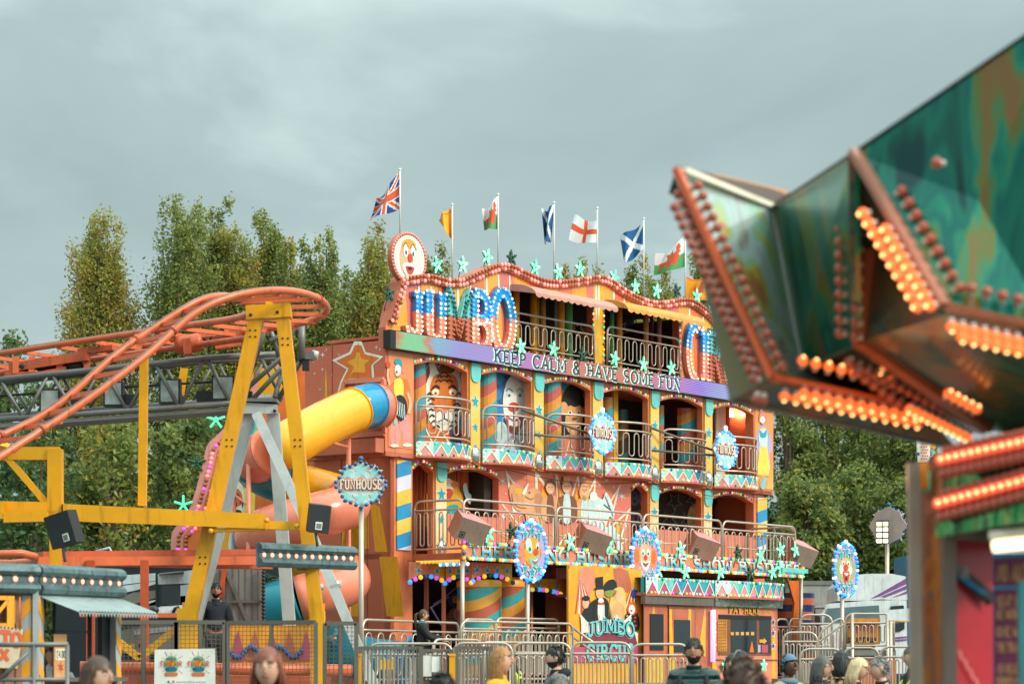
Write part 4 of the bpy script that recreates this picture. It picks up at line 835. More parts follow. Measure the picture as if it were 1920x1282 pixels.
# ---- stars of green lamps
def light_star(px, py, n_, s_=.17, lit=True, rot=0.):
    q = fw(px, py, n_); b = MB(); col_ = GB['g'] if lit else GB['dg']
    b.prism([(x_, q.y, z_) for x_, z_ in star2(q.x, q.z, s_*.95, s_*.3, 5, rot)], (0, .03, 0), GB['dg'])
    for a in range(5):
        an = rot+2*math.pi*a/5
        for k in range(1, 5):
            for o_ in ((-.018, .018) if k < 4 else (0,)):
                rr = s_*k/4*1.05; b.sph((q.x+rr*math.sin(an)+o_*math.cos(an), q.y-.03, q.z+rr*math.cos(an)-o_*math.sin(an)), .023, .023, .023, GB['m'] if lit and rnd.random() < .45 else col_, 6, 4)
    b.tube([(q.x, q.y+.02, q.z-s_*.2), (q.x, q.y+.12, q.z-s_*2.)], .012, MT['galv'], 5)
    b.build('light_star', FH)
for i, (x_, y_, on) in enumerate(((818, 497, 1), (866, 497, 1), (912, 482, 1), (958, 484, 0), (1002, 502, 1), (1045, 510, 1), (1086, 505, 1), (1150, 520, 1), (1190, 538, 1), (1230, 546, 1), (1268, 545, 0), (1305, 555, 1), (1334, 583, 1), (728, 552, 0))): light_star(x_, y_, -.05, .17, on, .15*((i*7) % 5-2))
for i, (x_, y_, on) in enumerate(((975, 650, 1), (1036, 655, 1), (1091, 665, 0), (1151, 673, 1), (1205, 683, 1), (1257, 690, 1))): light_star(x_, y_, .3, .17, on, .1*((i*3) % 5-2))
for i, (x_, y_, on) in enumerate(((914, 1000, 1), (1067, 1016, 1), (958, 995, 0), (1140, 1022, 1), (1230, 1022, 1), (1275, 1030, 1), (1383, 1036, 0), (1424, 1040, 1), (1462, 1030, 1), (1490, 1030, 1), (1283, 1072, 1), (1348, 1072, 1), (1405, 1074, 0), (1447, 1072, 1), (1232, 1070, 1), (1462, 1065, 1))): light_star(x_, y_, 1.55, .18, on, .12*((i*5) % 5-2))
light_star(1446, 958, -.3, .17, 0)
# ---- first-floor gallery: deck, fascia with lettering, rails, speakers
u0, u1 = fw(866, 1030, 1.4).x, fw(1502, 1070, 1.4).x
b = MB(); b.box(U1[0][0], u1, -1.38, .12, Z1-.12, Z1-.001, MT['rust']); b.build('gallery_floor', FH)
zf0, zf1 = fz(868, 1048, 1.42), fz(866, 1014, 1.42)
b = MB(); b.box(u0, u1, -1.43, -1.383, zf0, zf1, MT['coral']); b.box(u1-.06, u1-.001, -1.38, .1, zf0, zf1, MT['coral']); b.box(u0+.001, u0+.06, -1.38, .1, zf0, Z1-.13, MT['rust'])
fas = b.build('fascia_sign', FH)
M_TH = grad('teal_fade_lettering', [(0, '20A0B4'), (.4, '3FB2BE'), (.62, 'A8D4D0'), (1, 'E2E4DA')], 2, zf0+.05, zf1-.06, .4)
b = MB(); wl = words_width("THERE'S NO BUSINESS LIKE SHOW BUSINESS"); a = u0+.2; W = u1-u0-.36; h = (zf1-zf0)*.66; zz = zf0+(zf1-zf0)*.17
for m, th, y_, se, dx in ((MT['navy'], .3, -1.434, .44, .018), (M_TH, .27, -1.452, .44, 0)):
    lettering(b, "THERE'S NO BUSINESS LIKE SHOW BUSINESS", lambda x_, z_, l_: Vector((a+dx+x_, y_-.0022*l_, zz+z_)), h, m, th, W, se, .14)
b.build('sign_lettering', fas)
b = MB(); n2 = int((u1-u0)/.105)
for zq, sh in ((zf1-.025, 0), (zf0+.025, 4)):
    for i in range(n2+1): b.sph((u0+(u1-u0)*i/n2, -1.46, zq), .042, .042, .042, GB[('ptgymdktgyop' if sh == 0 else 'ypgmotywgk')[(i+sh) % 10].replace('d', 't')], 7, 5)
for i in (1, 2): b.sph((u0, -1.46, zf0+(zf1-zf0)*i/3), .05, .05, .05, GB['yt'[i % 2]], 7, 5); b.sph((u1, -1.46, zf0+(zf1-zf0)*i/3), .05, .05, .05, GB['yg'[i % 2]], 7, 5)
b.build('bulb_row', fas)
b = MB()
for i in range(13): b.sph((U1[0][0]+.03, -.02-1.3*i/12, Z1-.17), .05, .05, .05, GB['y'], 7, 5)
for i in range(9): b.sph((U1[0][0]+.1, -.6-.75*i/8, Z1-.24), .045, .045, .045, GB['b' if i % 2 else 'bw'], 7, 5)
b.build('bulb_row', FH)
zgr = fz(866, 935, 1.36)
b = MB(); rail(b, line((U1[0][0]+.05, .08), (U1[0][0]+.05, -1.3)), Z1, zgr, 6); b.build('railing', FH)
ng = 5; gr = [fw(px, 980, 1.36).x for px in (867, 1042, 1205, 1354, 1492)]
for i in range(4):
    b = MB(); rail(b, line((gr[i]+.03, -1.36), (gr[i+1]-.03, -1.36)), Z1, zgr, 10); b.tube([(gr[i]+.1, -1.36, Z1+.5), (gr[i+1]-.1, -1.36, Z1+.5)], .014, MT['steel']); b.build('railing', FH)
b = MB(); rail(b, line((gr[4]+.0, -1.32), (gr[4]+.0, .1)), Z1, zgr, 6); b.build('railing', FH)
b = MB()
for i in range(8): b.tube([(gr[4]-.15-.0, -.9+.12*i, Z1), (gr[4]-.15, -.9+.12*i, Z1+.25)], .02, MT['steel'])
b.box(gr[4]-1.2, gr[4]+.05, -1.7, -1.64, Z1-.05, Z1+.06, MT['aqua']); b.build('cloud_board', FH)
# ---- ground floor
b = MB()
for px, n_ in ((867, 1.36), (1502, 1.36), (1075, 1.3), (1200, 1.34)):
    u_ = fu(px, n_); b.tube([(u_, -n_, ZDK), (u_, -n_, zf0)], .05, MT['steel'], 10)
b.build('gallery_post', FH)
zv = lambda py, n_: fz(835, py, n_)
def valance(p0, p1, zt, zlow, m0, m1, stars, parent):
    """scalloped board from p0 to p1 (x, y) with a bulb string along its bowed lower edge"""
    p0, p1 = Vector(p0), Vector(p1); k = 12; d = (p1-p0); nn = Vector((d.y, -d.x)).normalized(); b = MB(); lo = lambda s_: zlow+.14*(1-(2*s_-1)**2)
    for i in range(k):
        s0, s1 = i/k, (i+1)/k; a, c = p0+d*s0, p0+d*s1
        b.prism([(a.x, a.y, zt), (c.x, c.y, zt), (c.x, c.y, lo(s1)), (a.x, a.y, lo(s0))], (-nn.x*.03, -nn.y*.03, 0), m0 if i < k*.62 else m1)
    for j in range(stars):
        c = p0+d*((j+.5)/stars)
        for kk, (mm, sc_) in enumerate(((MT['ice'], .12), (MT['teal'], .075))):
            pts = star2(0, (zt+zlow)/2+.02, sc_, sc_*.42); b.flat([(c.x+x_*d.normalized().x+nn.x*.006*(kk+1), c.y+x_*d.normalized().y+nn.y*.006*(kk+1), z_) for x_, z_ in pts], mm)
    o = b.build('valance', parent); b = MB(); n3 = max(6, int(d.length/.15))
    for i in range(n3+1):
        c = p0+d*(i/n3); b.sph((c.x+nn.x*.03, c.y+nn.y*.03, lo(i/n3)-.04), .055, .055, .055, GB['bpydbpyt'[i % 8].replace('d', 't')], 8, 5)
    b.build('bulb_row', o)
zt_, zl_ = fz(800, 1053, .3), fz(800, 1088, .3)
valance((fu(767, .1), -.1), (fu(836, .2), -.2), zt_, zl_, MT['coral'], MT['yel'], 2, FH)
valance((fu(836, .25), -.25), (fu(885, 1.), -1.0), zt_, zl_, MT['yel'], MT['coral'], 3, FH); valance((fu(885, 1.), -1.0), (fu(960, 1.2), -1.2), zt_, zl_+.03, MT['coral'], MT['yel'], 4, FH); valance((fu(955, .5), -.5), (fu(1062, .3), -.3), zt_-.25, zl_-.2, MT['yel'], MT['gold'], 3, FH)
for x0, x1 in ((872, 925), (926, 970)):
    n_ = .75; a, c = fu(x0, n_), fu(x1, n_); r_ = (c-a)/2; zt = fz(x0, 1086, n_); b = MB()
    r_ = min(r_, .5); b.lathe(((a+c)/2, -n_, ZDK), [(r_, 0), (r_, zt-ZDK-.16)], M_ROLL, 24); b.lathe(((a+c)/2, -n_, zt-.16), [(r_+.01, 0), (r_+.012, .12), (r_-.03, .16)], MT['gold'], 24); b.build('candy_roller', FH)
b = MB(); b.box(.42, fu(1040, -.1), 1.6, 1.7, ZDK, Z1-.13, MT['dark']); b.box(fu(1042, 0.), fu(1068, 0.), .0, .3, ZDK, Z1-.13, MT['orange']); b.box(fu(800, -.3), fu(804, -.3), .3, .38, ZDK, Z1-.2, MT['coral']); b.box(fu(1002, 0), fu(1006, 0), .1, .16, ZDK, Z1-.2, MT['coral'])
b.box(fu(832, .2), fu(836, .2), -.2, -.14, ZDK, zl_+.1, MT['coral']); b.box(fu(1068, 0)-.002, UE-.43, 1.2, 1.3, ZDK, Z1-.13, MT['dark2']); b.build('entrance_wall', FH)
b = MB(); fl(b, [(812, 1132), (830, 1122), (852, 1104), (868, 1088)], 2.4, -.5, 1, MT['lilac'], 0); fl(b, [(832, 1178), (808, 1138), (842, 1118)], 3, -.2, 1, MT['lilac'], 0)
fa(b, [(840, 1125), (852, 1112), (862, 1122), (858, 1135), (846, 1136)], -.5, 1, MT['navy']); fa(b, [(836, 1160), (848, 1140), (866, 1142), (870, 1200), (838, 1200)], -.5, 1, MT['rust']); fa(b, ell(858, 1150, 8, 12), -.5, 2, MT['ice']); fa(b, [(848, 1120), (856, 1116), (858, 1128), (850, 1130)], -.5, 3, MT['gold']); b.build('painted_figures', FH)
# ringmaster poster with JUMBO
b = MB(); n_ = 2.5; b.box(fu(1068, n_), fu(1203, n_), -2.5, -2.42, ZDK, fz(1130, 1062, n_), MT['gold'])
pst = b.build('poster_board', FH)
b = MB(); n_ = 2.504
fa(b, [(1066, 1066), (1199, 1066), (1199, 1210), (1066, 1210)], n_, 1, MT['gold'], 0); fa(b, [(1086, 1068), (1112, 1068), (1114, 1100), (1086, 1140)], n_, 2, MT['coral'], 2); fa(b, [(1150, 1066), (1178, 1070), (1182, 1110), (1160, 1100)], n_, 2, MT['rust'], 2)
for i in range(7): fa(b, [(1088, 1080), (1078+i*6, 1150), (1081+i*6, 1150)], n_, 3, MT['cream' if i % 2 else 'red'], 0); fa(b, [(1188, 1090), (1164+i*5, 1150), (1167+i*5, 1150)], n_, 3, MT['cream' if i % 2 else 'red'], 0)
fa(b, [(1092, 1165), (1092, 1148), (1100, 1136), (1118, 1122), (1130, 1128), (1128, 1165)], n_, 4, MT['black']); fa(b, ell(1098, 1131, 6, 9), n_, 5, MT['skinp']); fa(b, ell(1099, 1121, 7, 5), n_, 6, MT['black'])
fa(b, [(1116, 1165), (1114, 1130), (1126, 1120), (1140, 1126), (1146, 1165)], n_, 5, MT['black']); fa(b, [(1122, 1124), (1132, 1124), (1133, 1160), (1122, 1160)], n_, 6, MT['white']); fa(b, [(1121, 1127), (1127, 1130), (1133, 1127), (1133, 1133), (1121, 1133)], n_, 7, MT['red'], 0)
fa(b, ell(1125, 1111, 7.5, 11), n_, 6, MT['skinp']); fa(b, [(1114, 1102), (1119, 1101), (1117, 1082), (1131, 1080), (1131, 1100), (1136, 1101), (1134, 1104), (1115, 1105)], n_, 7, MT['black'], 0)
fa(b, [(1132, 1098), (1140, 1088), (1152, 1086), (1158, 1100), (1156, 1110), (1134, 1112)], n_, 4, MT['black']); fa(b, [(1134, 1108), (1156, 1106), (1150, 1118), (1138, 1118)], n_, 5, mat('olive_trim', '7A8A2C', .5))
fa(b, [(1142, 1165), (1144, 1125), (1150, 1105), (1164, 1100), (1172, 1112), (1172, 1165)], n_, 5, MT['hairp']); fa(b, ell(1161, 1119, 7, 10), n_, 6, MT['skinp']); fa(b, [(1150, 1135), (1168, 1132), (1170, 1165), (1148, 1165)], n_, 6, MT['tan'])
fa(b, ell(1186, 1140, 10, 13), n_, 7, MT['deep']); fa(b, ell(1185, 1142, 6, 9), n_, 8, MT['white']); fa(b, ell(1184, 1144, 2, 2), n_, 9, MT['red']); fa(b, ell(1190, 1112, 6, 8), n_, 7, MT['navy']); fa(b, [(1172, 1165), (1174, 1150), (1196, 1150), (1198, 1180), (1180, 1178)], n_, 7, MT['black'])
for i in range(9): fa(b, ell(1176+(i*7) % 20, 1154+(i*5) % 22, 1.8, 1.8, 8), n_, 8, MT[('gold', 'aqua', 'red')[i % 3]])
fa(b, [(1090, 1172), (1088, 1150), (1102, 1166), (1122, 1164), (1126, 1150), (1132, 1164), (1150, 1164), (1156, 1152), (1168, 1165), (1184, 1150), (1182, 1180), (1196, 1186), (1196, 1206), (1090, 1206)], n_, 8, MT['cream'], 0); fa(b, [(1094, 1185), (1190, 1185), (1196, 1210), (1090, 1210)], n_, 9, mat('poster_crimson', '7E3040', .5), 0)
a, c = fw(1096, 1188, n_), fw(1184, 1188, n_); hh = fz(1096, 1163, n_)-a.z
for m, th, d_, se in ((MT['white'], .42, .052, .7), (MT['navy'], .3, .07, .5), (MT['aqua'], .2, .088, .4)): lettering(b, 'JUMBO', lambda x_, z_, l_: Vector((a.x+x_, -n_-d_-.002*l_, a.z+z_+.09*math.sin(math.pi*x_/(c.x-a.x))-.05)), hh, m, th, c.x-a.x, se, .12)
a2 = fw(1096, 1236, n_); fa(b, [(1070, 1212), (1199, 1212), (1199, 1240), (1070, 1240)], n_, 8, MT['mag'], 0)
lettering(b, 'CIRCUS', lambda x_, z_, l_: Vector((a2.x+x_, -n_-.06-.002*l_, a2.z+z_)), .34, MT['aqua'], .24, c.x-a.x, .4, .14)
b.build('poster_art', pst)
# hooped tunnel mouth at the far end
b = MB(); n_ = -.1; a = fu(1462, .3); b.lathe((a+.55, -.2, ZDK), [(.72, 0), (.72, 2.3)], M_TUN, 24); b.build('hooped_tunnel', FH)
b = MB(); pts = [fw(x_, y_, .95) for x_, y_ in ((1478, 1088), (1500, 1088), (1500, 1200), (1470, 1200), (1486, 1170), (1490, 1130))]; b.prism(pts, (0, .05, 0), MT['deep']); b.build('side_flat', FH)
# ---- gallery loudspeakers (cabinets tilted down)
def cabinet(mb, w_, h_, d_, mf, ms, mt):
    """trapezoid cabinet, front face at y=0 facing -y, centred"""
    k = .62; f = [(-w_/2, 0, -h_/2), (w_/2, 0, -h_/2), (w_/2*k, d_, -h_/2), (-w_/2*k, d_, -h_/2), (-w_/2, 0, h_/2), (w_/2, 0, h_/2), (w_/2*k, d_, h_/2), (-w_/2*k, d_, h_/2)]
    for q, m in (((0, 1, 5, 4), mf), ((1, 2, 6, 5), ms), ((2, 3, 7, 6), ms), ((3, 0, 4, 7), ms), ((4, 5, 6, 7), mt), ((0, 3, 2, 1), ms)): mb.add([f[i] for i in q], [(0, 1, 2, 3)], m)
for i, (x_, y_, lab) in enumerate(((886, 997, 'left end of the gallery beside the first green star'), (1116, 1017, 'gallery between the two oval clown signs'), (1322, 1029, 'gallery right of the second oval clown sign'), (1508, 1043, 'far right corner of the gallery'))):
    q = fw(x_, y_, 1.6); T_ = thing('speaker', 'pink tilted loudspeaker on the '+lab, 'speaker', q, 0, 'pink loudspeakers along the gallery', 'F')
    T_.rotation_euler = (0, 0, FROT-R(22)); INFO[T_.name] = Vector((0, 0, 0))
    b = MB(); cabinet(b, .78, .5, .55, MT['spkgrille'], MT['spkside'], MT['spkpink']); rm = Matrix.Rotation(R(26), 4, 'X') @ Matrix.Rotation(R(14), 4, 'Y'); b.v = [tuple(rm @ Vector(p)) for p in b.v]; b.build('cabinet', T_)
    b = MB()
    for wq, m, y2 in ((.07, MT['black'], -.004), (.05, MT['dullgrey'], -.008), (.028, MT['black'], -.012)): b.flat([(-.22+x2, y2, -.12+z2) for x2, z2 in ((-wq, -wq), (wq, -wq), (wq, wq), (-wq, wq))], m)
    b.v = [tuple(rm @ Vector(p)) for p in b.v]; b.build('badge', T_)
    b = MB(); b.tube([(0, .3, -.1), (0, .32, -.45)], .03, MT['galv']); b.build('bracket', T_)
# ================================================================== flags on the roof
def poly_in(x_, y_, P):
    c = False
    for (x1, y1), (x2, y2) in zip(P, P[1:]+P[:1]):
        if (y1 > y_) != (y2 > y_) and x_ < (x2-x1)*(y_-y1)/(y2-y1)+x1: c = not c
    return c
def d_line(u, v, a, c):
    ax, ay, bx, by = *a, *c; t = max(0, min(1, ((u-ax)*(bx-ax)+(v-ay)*(by-ay))/((bx-ax)**2+(by-ay)**2))); return math.hypot(u-ax-t*(bx-ax), v-ay-t*(by-ay))
def d_union(u, v):       # u 0 hoist .. 2 fly, v 0 bottom .. 1
    if abs(v-.5) < .1 or abs(u-1) < .1: return 'fred'
    if abs(v-.5) < .17 or abs(u-1) < .17: return 'fwhite'
    d = min(d_line(u, v, (0, 0), (2, 1)), d_line(u, v, (0, 1), (2, 0)))
    return 'fred' if d < .045 else 'fwhite' if d < .11 else 'fblue'
def d_salt(u, v): return 'fwhite' if min(d_line(u, v, (0, 0), (1.6, 1)), d_line(u, v, (0, 1), (1.6, 0))) < .1 else 'fsalt'
def d_eng(u, v): return 'fred' if abs(v-.5) < .11 or abs(u-.75) < .11 else 'fwhite'
DRAGON = [(.25, .42), (.4, .36), (.42, .2), (.55, .16), (.6, .26), (.72, .3), (.78, .17), (.95, .14), (1.0, .22), (.9, .3), (1.05, .34), (1.2, .3), (1.3, .16), (1.42, .2), (1.34, .36), (1.42, .5), (1.2, .56), (1.02, .52), (.95, .62), (1.05, .84), (.8, .74), (.66, .86), (.62, .66), (.45, .72), (.5, .86), (.34, .92), (.22, .76), (.3, .66), (.2, .6), (.34, .55)]
def d_wales(u, v): return 'fred' if poly_in(u, v, DRAGON) else 'fwhite' if v > .48 else 'green'
LION = [(.5, .3), (.62, .34), (.7, .25), (.78, .3), (.76, .45), (.9, .4), (1., .55), (.9, .72), (.86, .55), (.74, .56), (.7, .78), (.56, .8), (.5, .68), (.58, .6), (.48, .5), (.56, .44)]
def d_lion(u, v): return 'fred' if poly_in(u, v, LION) or (.05 < v < .085 or .915 < v < .95) or .05 < u < .08 else 'fyel'
def d_gold(u, v): return 'fred' if (.05 < v < .085 or .9 < v < .93) else 'fyel'
def flag(px, ytop, ybase, HT, HB, FT, FB, fn, asp, lab, Y, rip=.06, nx=44, ny=26, seed=0):
    base = at(px, ybase, Y); top = at(px, ytop, Y); T_ = thing('flag', lab, 'flag', base, 0, 'flags flying above the funhouse roof'); b = MB()
    b.tube([base, top], .02, MT['pole'], 6); b.sph(top, .035, .035, .035, MT['pole'], 6, 4); b.build('pole', T_)
    ht, hb, ft, fb = (at(x_, y_, Y) for x_, y_ in (HT, HB, FT, FB)); b = MB(); r0 = random.Random(seed); ph = r0.random()*6
    def P(s_, t):    # s hoist->fly, t bottom->top
        p = (hb*(1-s_)+fb*s_)*(1-t)+(ht*(1-s_)+ft*s_)*t
        wv = math.sin(s_*7+ph+t*1.7)*rip*s_**.7*3; sag = -.12*math.sin(math.pi*s_)*(.3+.7*t)*(abs(ft.x-ht.x))
        return p+Vector((wv*.15, wv, sag+.25*rip*math.sin(s_*9+ph+t*3)*s_))
    k = 0; vs = [P(i/nx, j/ny) for j in range(ny+1) for i in range(nx+1)]
    for m in ('fred', 'fwhite', 'fblue', 'fsalt', 'green', 'fyel'):
        fs = [(j*(nx+1)+i, j*(nx+1)+i+1, (j+1)*(nx+1)+i+1, (j+1)*(nx+1)+i) for j in range(ny) for i in range(nx) if fn((i+.5)/nx*asp, (j+.5)/ny) == m]
        if fs: b.add(vs, fs, MT[m], True)
    b.build('cloth', T_)
flag(750, 318, 442, (750, 319), (750, 392), (706, 372), (690, 411), d_union, 2, 'red white and blue union flag, leftmost and highest, above the round clown medallion', 57, seed=1)
flag(848, 384, 522, (848, 385), (851, 455), (819, 408), (833, 428), d_gold, 1.5, 'limp golden yellow flag with red edging, second from left', 58, .08, seed=2)
flag(934, 365, 503, (934, 366), (936, 429), (905, 393), (906, 429), d_wales, 1.6, 'small drooping white and green dragon flag behind the first gable peak', 60, seed=3)
flag(1039, 380, 524, (1039, 383), (1034, 453), (1017, 393), (1019, 455), d_salt, 1.6, 'narrow folded blue saltire flag on a dark pole between the gable peaks', 61.5, .09, seed=4)
flag(1120, 390, 518, (1120, 414), (1119, 455), (1078, 402), (1068, 452), d_eng, 1.5, 'white flag with a red upright cross above the second gable peak', 63, seed=5)
flag(1207, 410, 556, (1207, 415), (1206, 466), (1161, 440), (1172, 497), d_salt, 1.6, 'large spread dark blue saltire flag right of the red cross flag', 64.5, seed=6)
flag(1285, 436, 562, (1285, 440), (1284, 500), (1230, 478), (1225, 514), d_wales, 1.6, 'wide spread dragon flag beside the mirrored ride tip', 66, seed=7)
flag(1345, 500, 596, (1345, 508), (1345, 560), (1288, 520), (1281, 562), d_lion, 1.3, 'golden lion flag half hidden behind the mirrored ride tip', 67, seed=8)
# ================================================================== lit signs on poles
def badge(kind):
    """outline of a sign in unit coordinates"""
    if kind == 'star':
        o = []
        for i in range(48):
            a = 2*math.pi*i/48; r_ = 1-.09*abs(math.sin(4*a))-.04*abs(math.sin(a)); o.append((r_*math.sin(a)*(1.06 if abs(math.cos(a)) < .3 else .98), r_*math.cos(a)*.98))
        return o
    return [(.98*math.copysign(abs(math.cos(2*math.pi*i/48))**.8, math.cos(2*math.pi*i/48)), math.copysign(abs(math.sin(2*math.pi*i/48))**.92, math.sin(2*math.pi*i/48))) for i in range(48)]
BACKM = mat('greyed_pink_sign_back', 'A58F86', .6)
SAQ = mat('pale_aqua_star', '93D6CE', .35, dirt=.1)
def lit_sign(name, lab, base, rot, cx, cz, rx, rz, kind, face=None, pole=True, lit=True, group=None, arms=None, frame='W', bulbs='b'):
    """board centred at height cz above the base, facing local -y"""
    T_ = thing(name, lab, 'sign', base, rot, group, frame); INFO[T_.name] = Vector((0, 0, 0)); o = badge('star' if kind == 'fun' else 'oval')
    if pole: b = MB(); b.tube([(cx, .06, 0), (cx, .06, cz)], .055, MT['steel'], 10); b.build('pole', T_)
    if arms: 
        b = MB()
        for p, q in arms: b.tube([p, q], .03, MT['galv'], 6)
        b.build('support_arm', T_)
    b = MB(); b.prism([(cx+x_*rx, -.03, cz+z_*rz) for x_, z_ in o], (0, .06, 0), MT['lilac'] if kind != 'fun' else MT['white'], BACKM); brd = b.build('board', T_)
    P = lambda x_, z_, k: Vector((cx+x_*rx, -.035-.004*k, cz+z_*rz)); b = MB()
    if kind == 'fun':
        b.flat([P(x_*.88, z_*.88, 1) for x_, z_ in o], MT['ice']); b.flat([P(x_, z_, 2) for x_, z_ in [(-.9, .0), (-.5, .34), (-.2, .2), (0, .34), (.2, .2), (.5, .34), (.9, 0), (.5, -.34), (.2, -.22), (0, -.34), (-.2, -.22), (-.5, -.34)]], MT['mag'] if bulbs == 'b' else MT['pink'])
        for x_, z_, s_ in ((0, .6, .34), (-.54, .5, .3), (.54, .5, .3), (0, -.6, .34), (-.54, -.52, .3), (.54, -.52, .3)):
            for k, (m, q) in enumerate(((MT['white'], 1.25), (SAQ, 1))): b.flat([P(x_+(a/rx), z_+c/rz, 3+k) for a, c in star2(0, 0, s_*rz*q, s_*rz*q*.45)], m)
        for m, th, l0, se in ((MT['rust'], .34, 6, .5), (MT['cream'], .2, 9, .4)):
            lettering(b, 'FUNHOUSE', lambda x_, z_, l_: Vector((cx-.8*rx+x_, -.035-.004*l0-.0015*l_, cz-.2*rz+z_)), .4*rz, m, th, 1.6*rx, se, .14)
    else:
        b.flat([P(x_*.86, z_*.88, 1) for x_, z_ in o], MT['lilac']); clownface(b, lambda x_, z_, k: P(x_*.95, z_*.85, k+1), face)
        for sg in (1, -1):
            for x_, z_, s_ in ((0, .72, .22), (-.45, .6, .19), (.45, .6, .19)):
                for k, (m, q) in enumerate(((MT['white'], 1.3), (MT['teal'], 1))): b.flat([P(x_+a/rx, sg*z_+c/rz, 8+k) for a, c in star2(0, 0, s_*rz*q, s_*rz*q*.42)], m)
    b.build('painted_face', brd)
    b = MB(); pts = along([(cx+x_*rx, -.06, cz+z_*rz) for x_, z_ in o+[o[0]]], .115 if kind == 'fun' else .105)
    for i, p in enumerate(pts):
        key = 'dk' if bulbs == 'd' else ('b' if i % 4 else 'bw')
        b.sph(p, .04, .04, .04, GB[key], 8, 5)
        if kind != 'fun': b.sph((cx+(p.x-cx)*1.07, -.02, cz+(p.z-cz)*1.05), .036, .036, .036, GB['dk' if i % 2 else key], 7, 5)
    b.sph((cx, -.04, cz+rz*1.1), .055, .055, .055, GB['dk' if bulbs == 'd' else 'bw'], 8, 5); b.build('bulb_row', brd)
    return T_
p0 = at(677, HZ, 51.5); p0.z = 0
lit_sign('funhouse_sign', 'large star edged funhouse sign on a steel pole left of the candy rollers', p0, 0, 0, at(677, 908, 51.5).z, .52, .47, 'fun', bulbs='d', group='star edged funhouse signs')
SF = lambda px, py, n_: fw(px, py, n_)
for px, py, lab in ((1127, 812, 'small tilted funhouse sign on arms before the third balcony'), (1358, 843, 'small tilted funhouse sign on arms before the last balcony')):
    q = SF(px, py, 1.0); lit_sign('funhouse_sign', lab, (q.x, q.y, 0), 0, 0, q.z, .52, .5, 'fun', pole=False, frame='F', group='star edged funhouse signs', arms=[((-.0, .03, q.z-.1), (-1.9, .9, q.z+.45)), ((0, .03, q.z-.15), (-2.1, .92, q.z-.1)), ((-2.1, .95, q.z-.3), (-2.1, .95, q.z+.5))])
for px, py, n_, rx, rz, fc, lab in ((993, 1034, 1.95, .56, .62, 1, 'oval sign of a ginger clown in side view, covering the gallery lettering'), (1207, 1045, 1.95, .56, .62, 2, 'oval sign of a grinning clown with curled ginger side hair before the gallery'), (1583, 1068, 4.2, .56, .62, 3, 'oval sign of a laughing clown before the parked lorry')):
    q = SF(px, py, n_); b = lit_sign('clown_sign', lab, (q.x, q.y, 0), 0, 0, q.z, rx, rz, 'oval', fc, frame='F', group='oval clown signs on steel poles')
p0 = at(1665, HZ, 66); p0.z = 0; zc = at(1665, 985, 66).z
T_ = lit_sign('funhouse_sign', 'star edged sign seen from behind on a tall pole with a floodlight', p0, R(150), 0, zc, .5, .5, 'fun', bulbs='d', group='star edged funhouse signs')
F_ = thing('floodlight', 'lit eight panel floodlight clamped to the pole of the reversed sign', 'floodlight', at(1655, 997, 65.8), R(-12)); INFO[F_.name] = Vector((0, 0, 0)); b = MB()
b.box(-.16, .16, -.04, .06, -.3, .3, MT['black']); b.build('housing', F_); b = MB()
for i in range(2):
    for j in range(4): b.box(-.15+.16*i, -.02+.16*i, -.05, -.042, -.28+.145*j, -.175+.145*j, E('lit_led_panel', 'FFF3C4', 1.3) if i+j == 0 else bpy.data.materials['lit_led_panel'])
b.build('led_panel', F_); b = MB(); b.tube([(0, .05, 0), (.14, .2, -.05)], .025, MT['galv']); b.build('bracket', F_)
# ================================================================== tube slide at the end wall
TS = thing('tube_slide', 'spiral tube slide of yellow, blue and coral plastic at the funhouse end wall', 'slide', (-2.3, .2, 0), 0, None, 'F')
cu, cy, rad, tr = -2.35, .28, .96, .475
path = []
z_in = sw(690, 764).z
e0 = Vector((-.02, .12, z_in)); 
hel = []
za, zb_s = fw(548, 838, 0).z, 1.85
turns = 2.68; nn_ = 140
for i in range(nn_+1):
    t = i/nn_; an = R(200)-2*math.pi*turns*t      # from the left round the back, then to the right and the front
    hel.append(Vector((cu+rad*math.cos(an), cy+rad*math.sin(an), za+(zb_s-za)*t)))
ctrl = [e0, Vector((-.6, .1, z_in-.05)), Vector((-1.7, .0, z_in-.42)), Vector((-2.7, -.08, z_in-.82))]+[hel[0]]
full = smooth(ctrl, 12, False)[:-1]+hel+[hel[-1]+Vector((.25, -.5, -.12)), hel[-1]+Vector((.55, -1.1, -.2))]
seglen = [0]
for a, c in zip(full, full[1:]): seglen.append(seglen[-1]+(c-a).length)
h0 = seglen[len(full)-len(hel)-2]
cuts = [(0, .32, 'tube_p'), (.32, .92, 'tube_b'), (.92, h0+.2, 'tube_y'), (h0+.3, h0+1.1, 'tube_p'), (h0+1.1, h0+2.3, 'tube_t'), (h0+2.3, h0+4.1, 'tube_y'), (h0+4.1, h0+7.3, 'tube_p'), (h0+7.3, h0+8.6, 'tube_t'), (h0+8.6, h0+10.1, 'tube_y'), (h0+10.1, h0+12.2, 'tube_p'), (h0+12.2, h0+14.4, 'tube_t'), (h0+14.4, h0+15.4, 'tube_y'), (h0+15.4, 60, 'tube_t')]
for s0, s1, m in cuts:
    pts = [full[i] for i in range(len(full)) if s0-.06 <= seglen[i] <= s1+.02]
    if len(pts) < 3: continue
    b = MB(); b.tube(pts, tr-(.004 if cuts.index((s0, s1, m)) % 2 else 0), MT[m], 22)
    for q, r_ in ((pts[0], pts[1]),):
        d = (r_-q).normalized(); b.tube([q+d*.02, q+d*.05], tr+.025, MT[m], 22)
    b.build('slide_segment', TS)
b = MB()
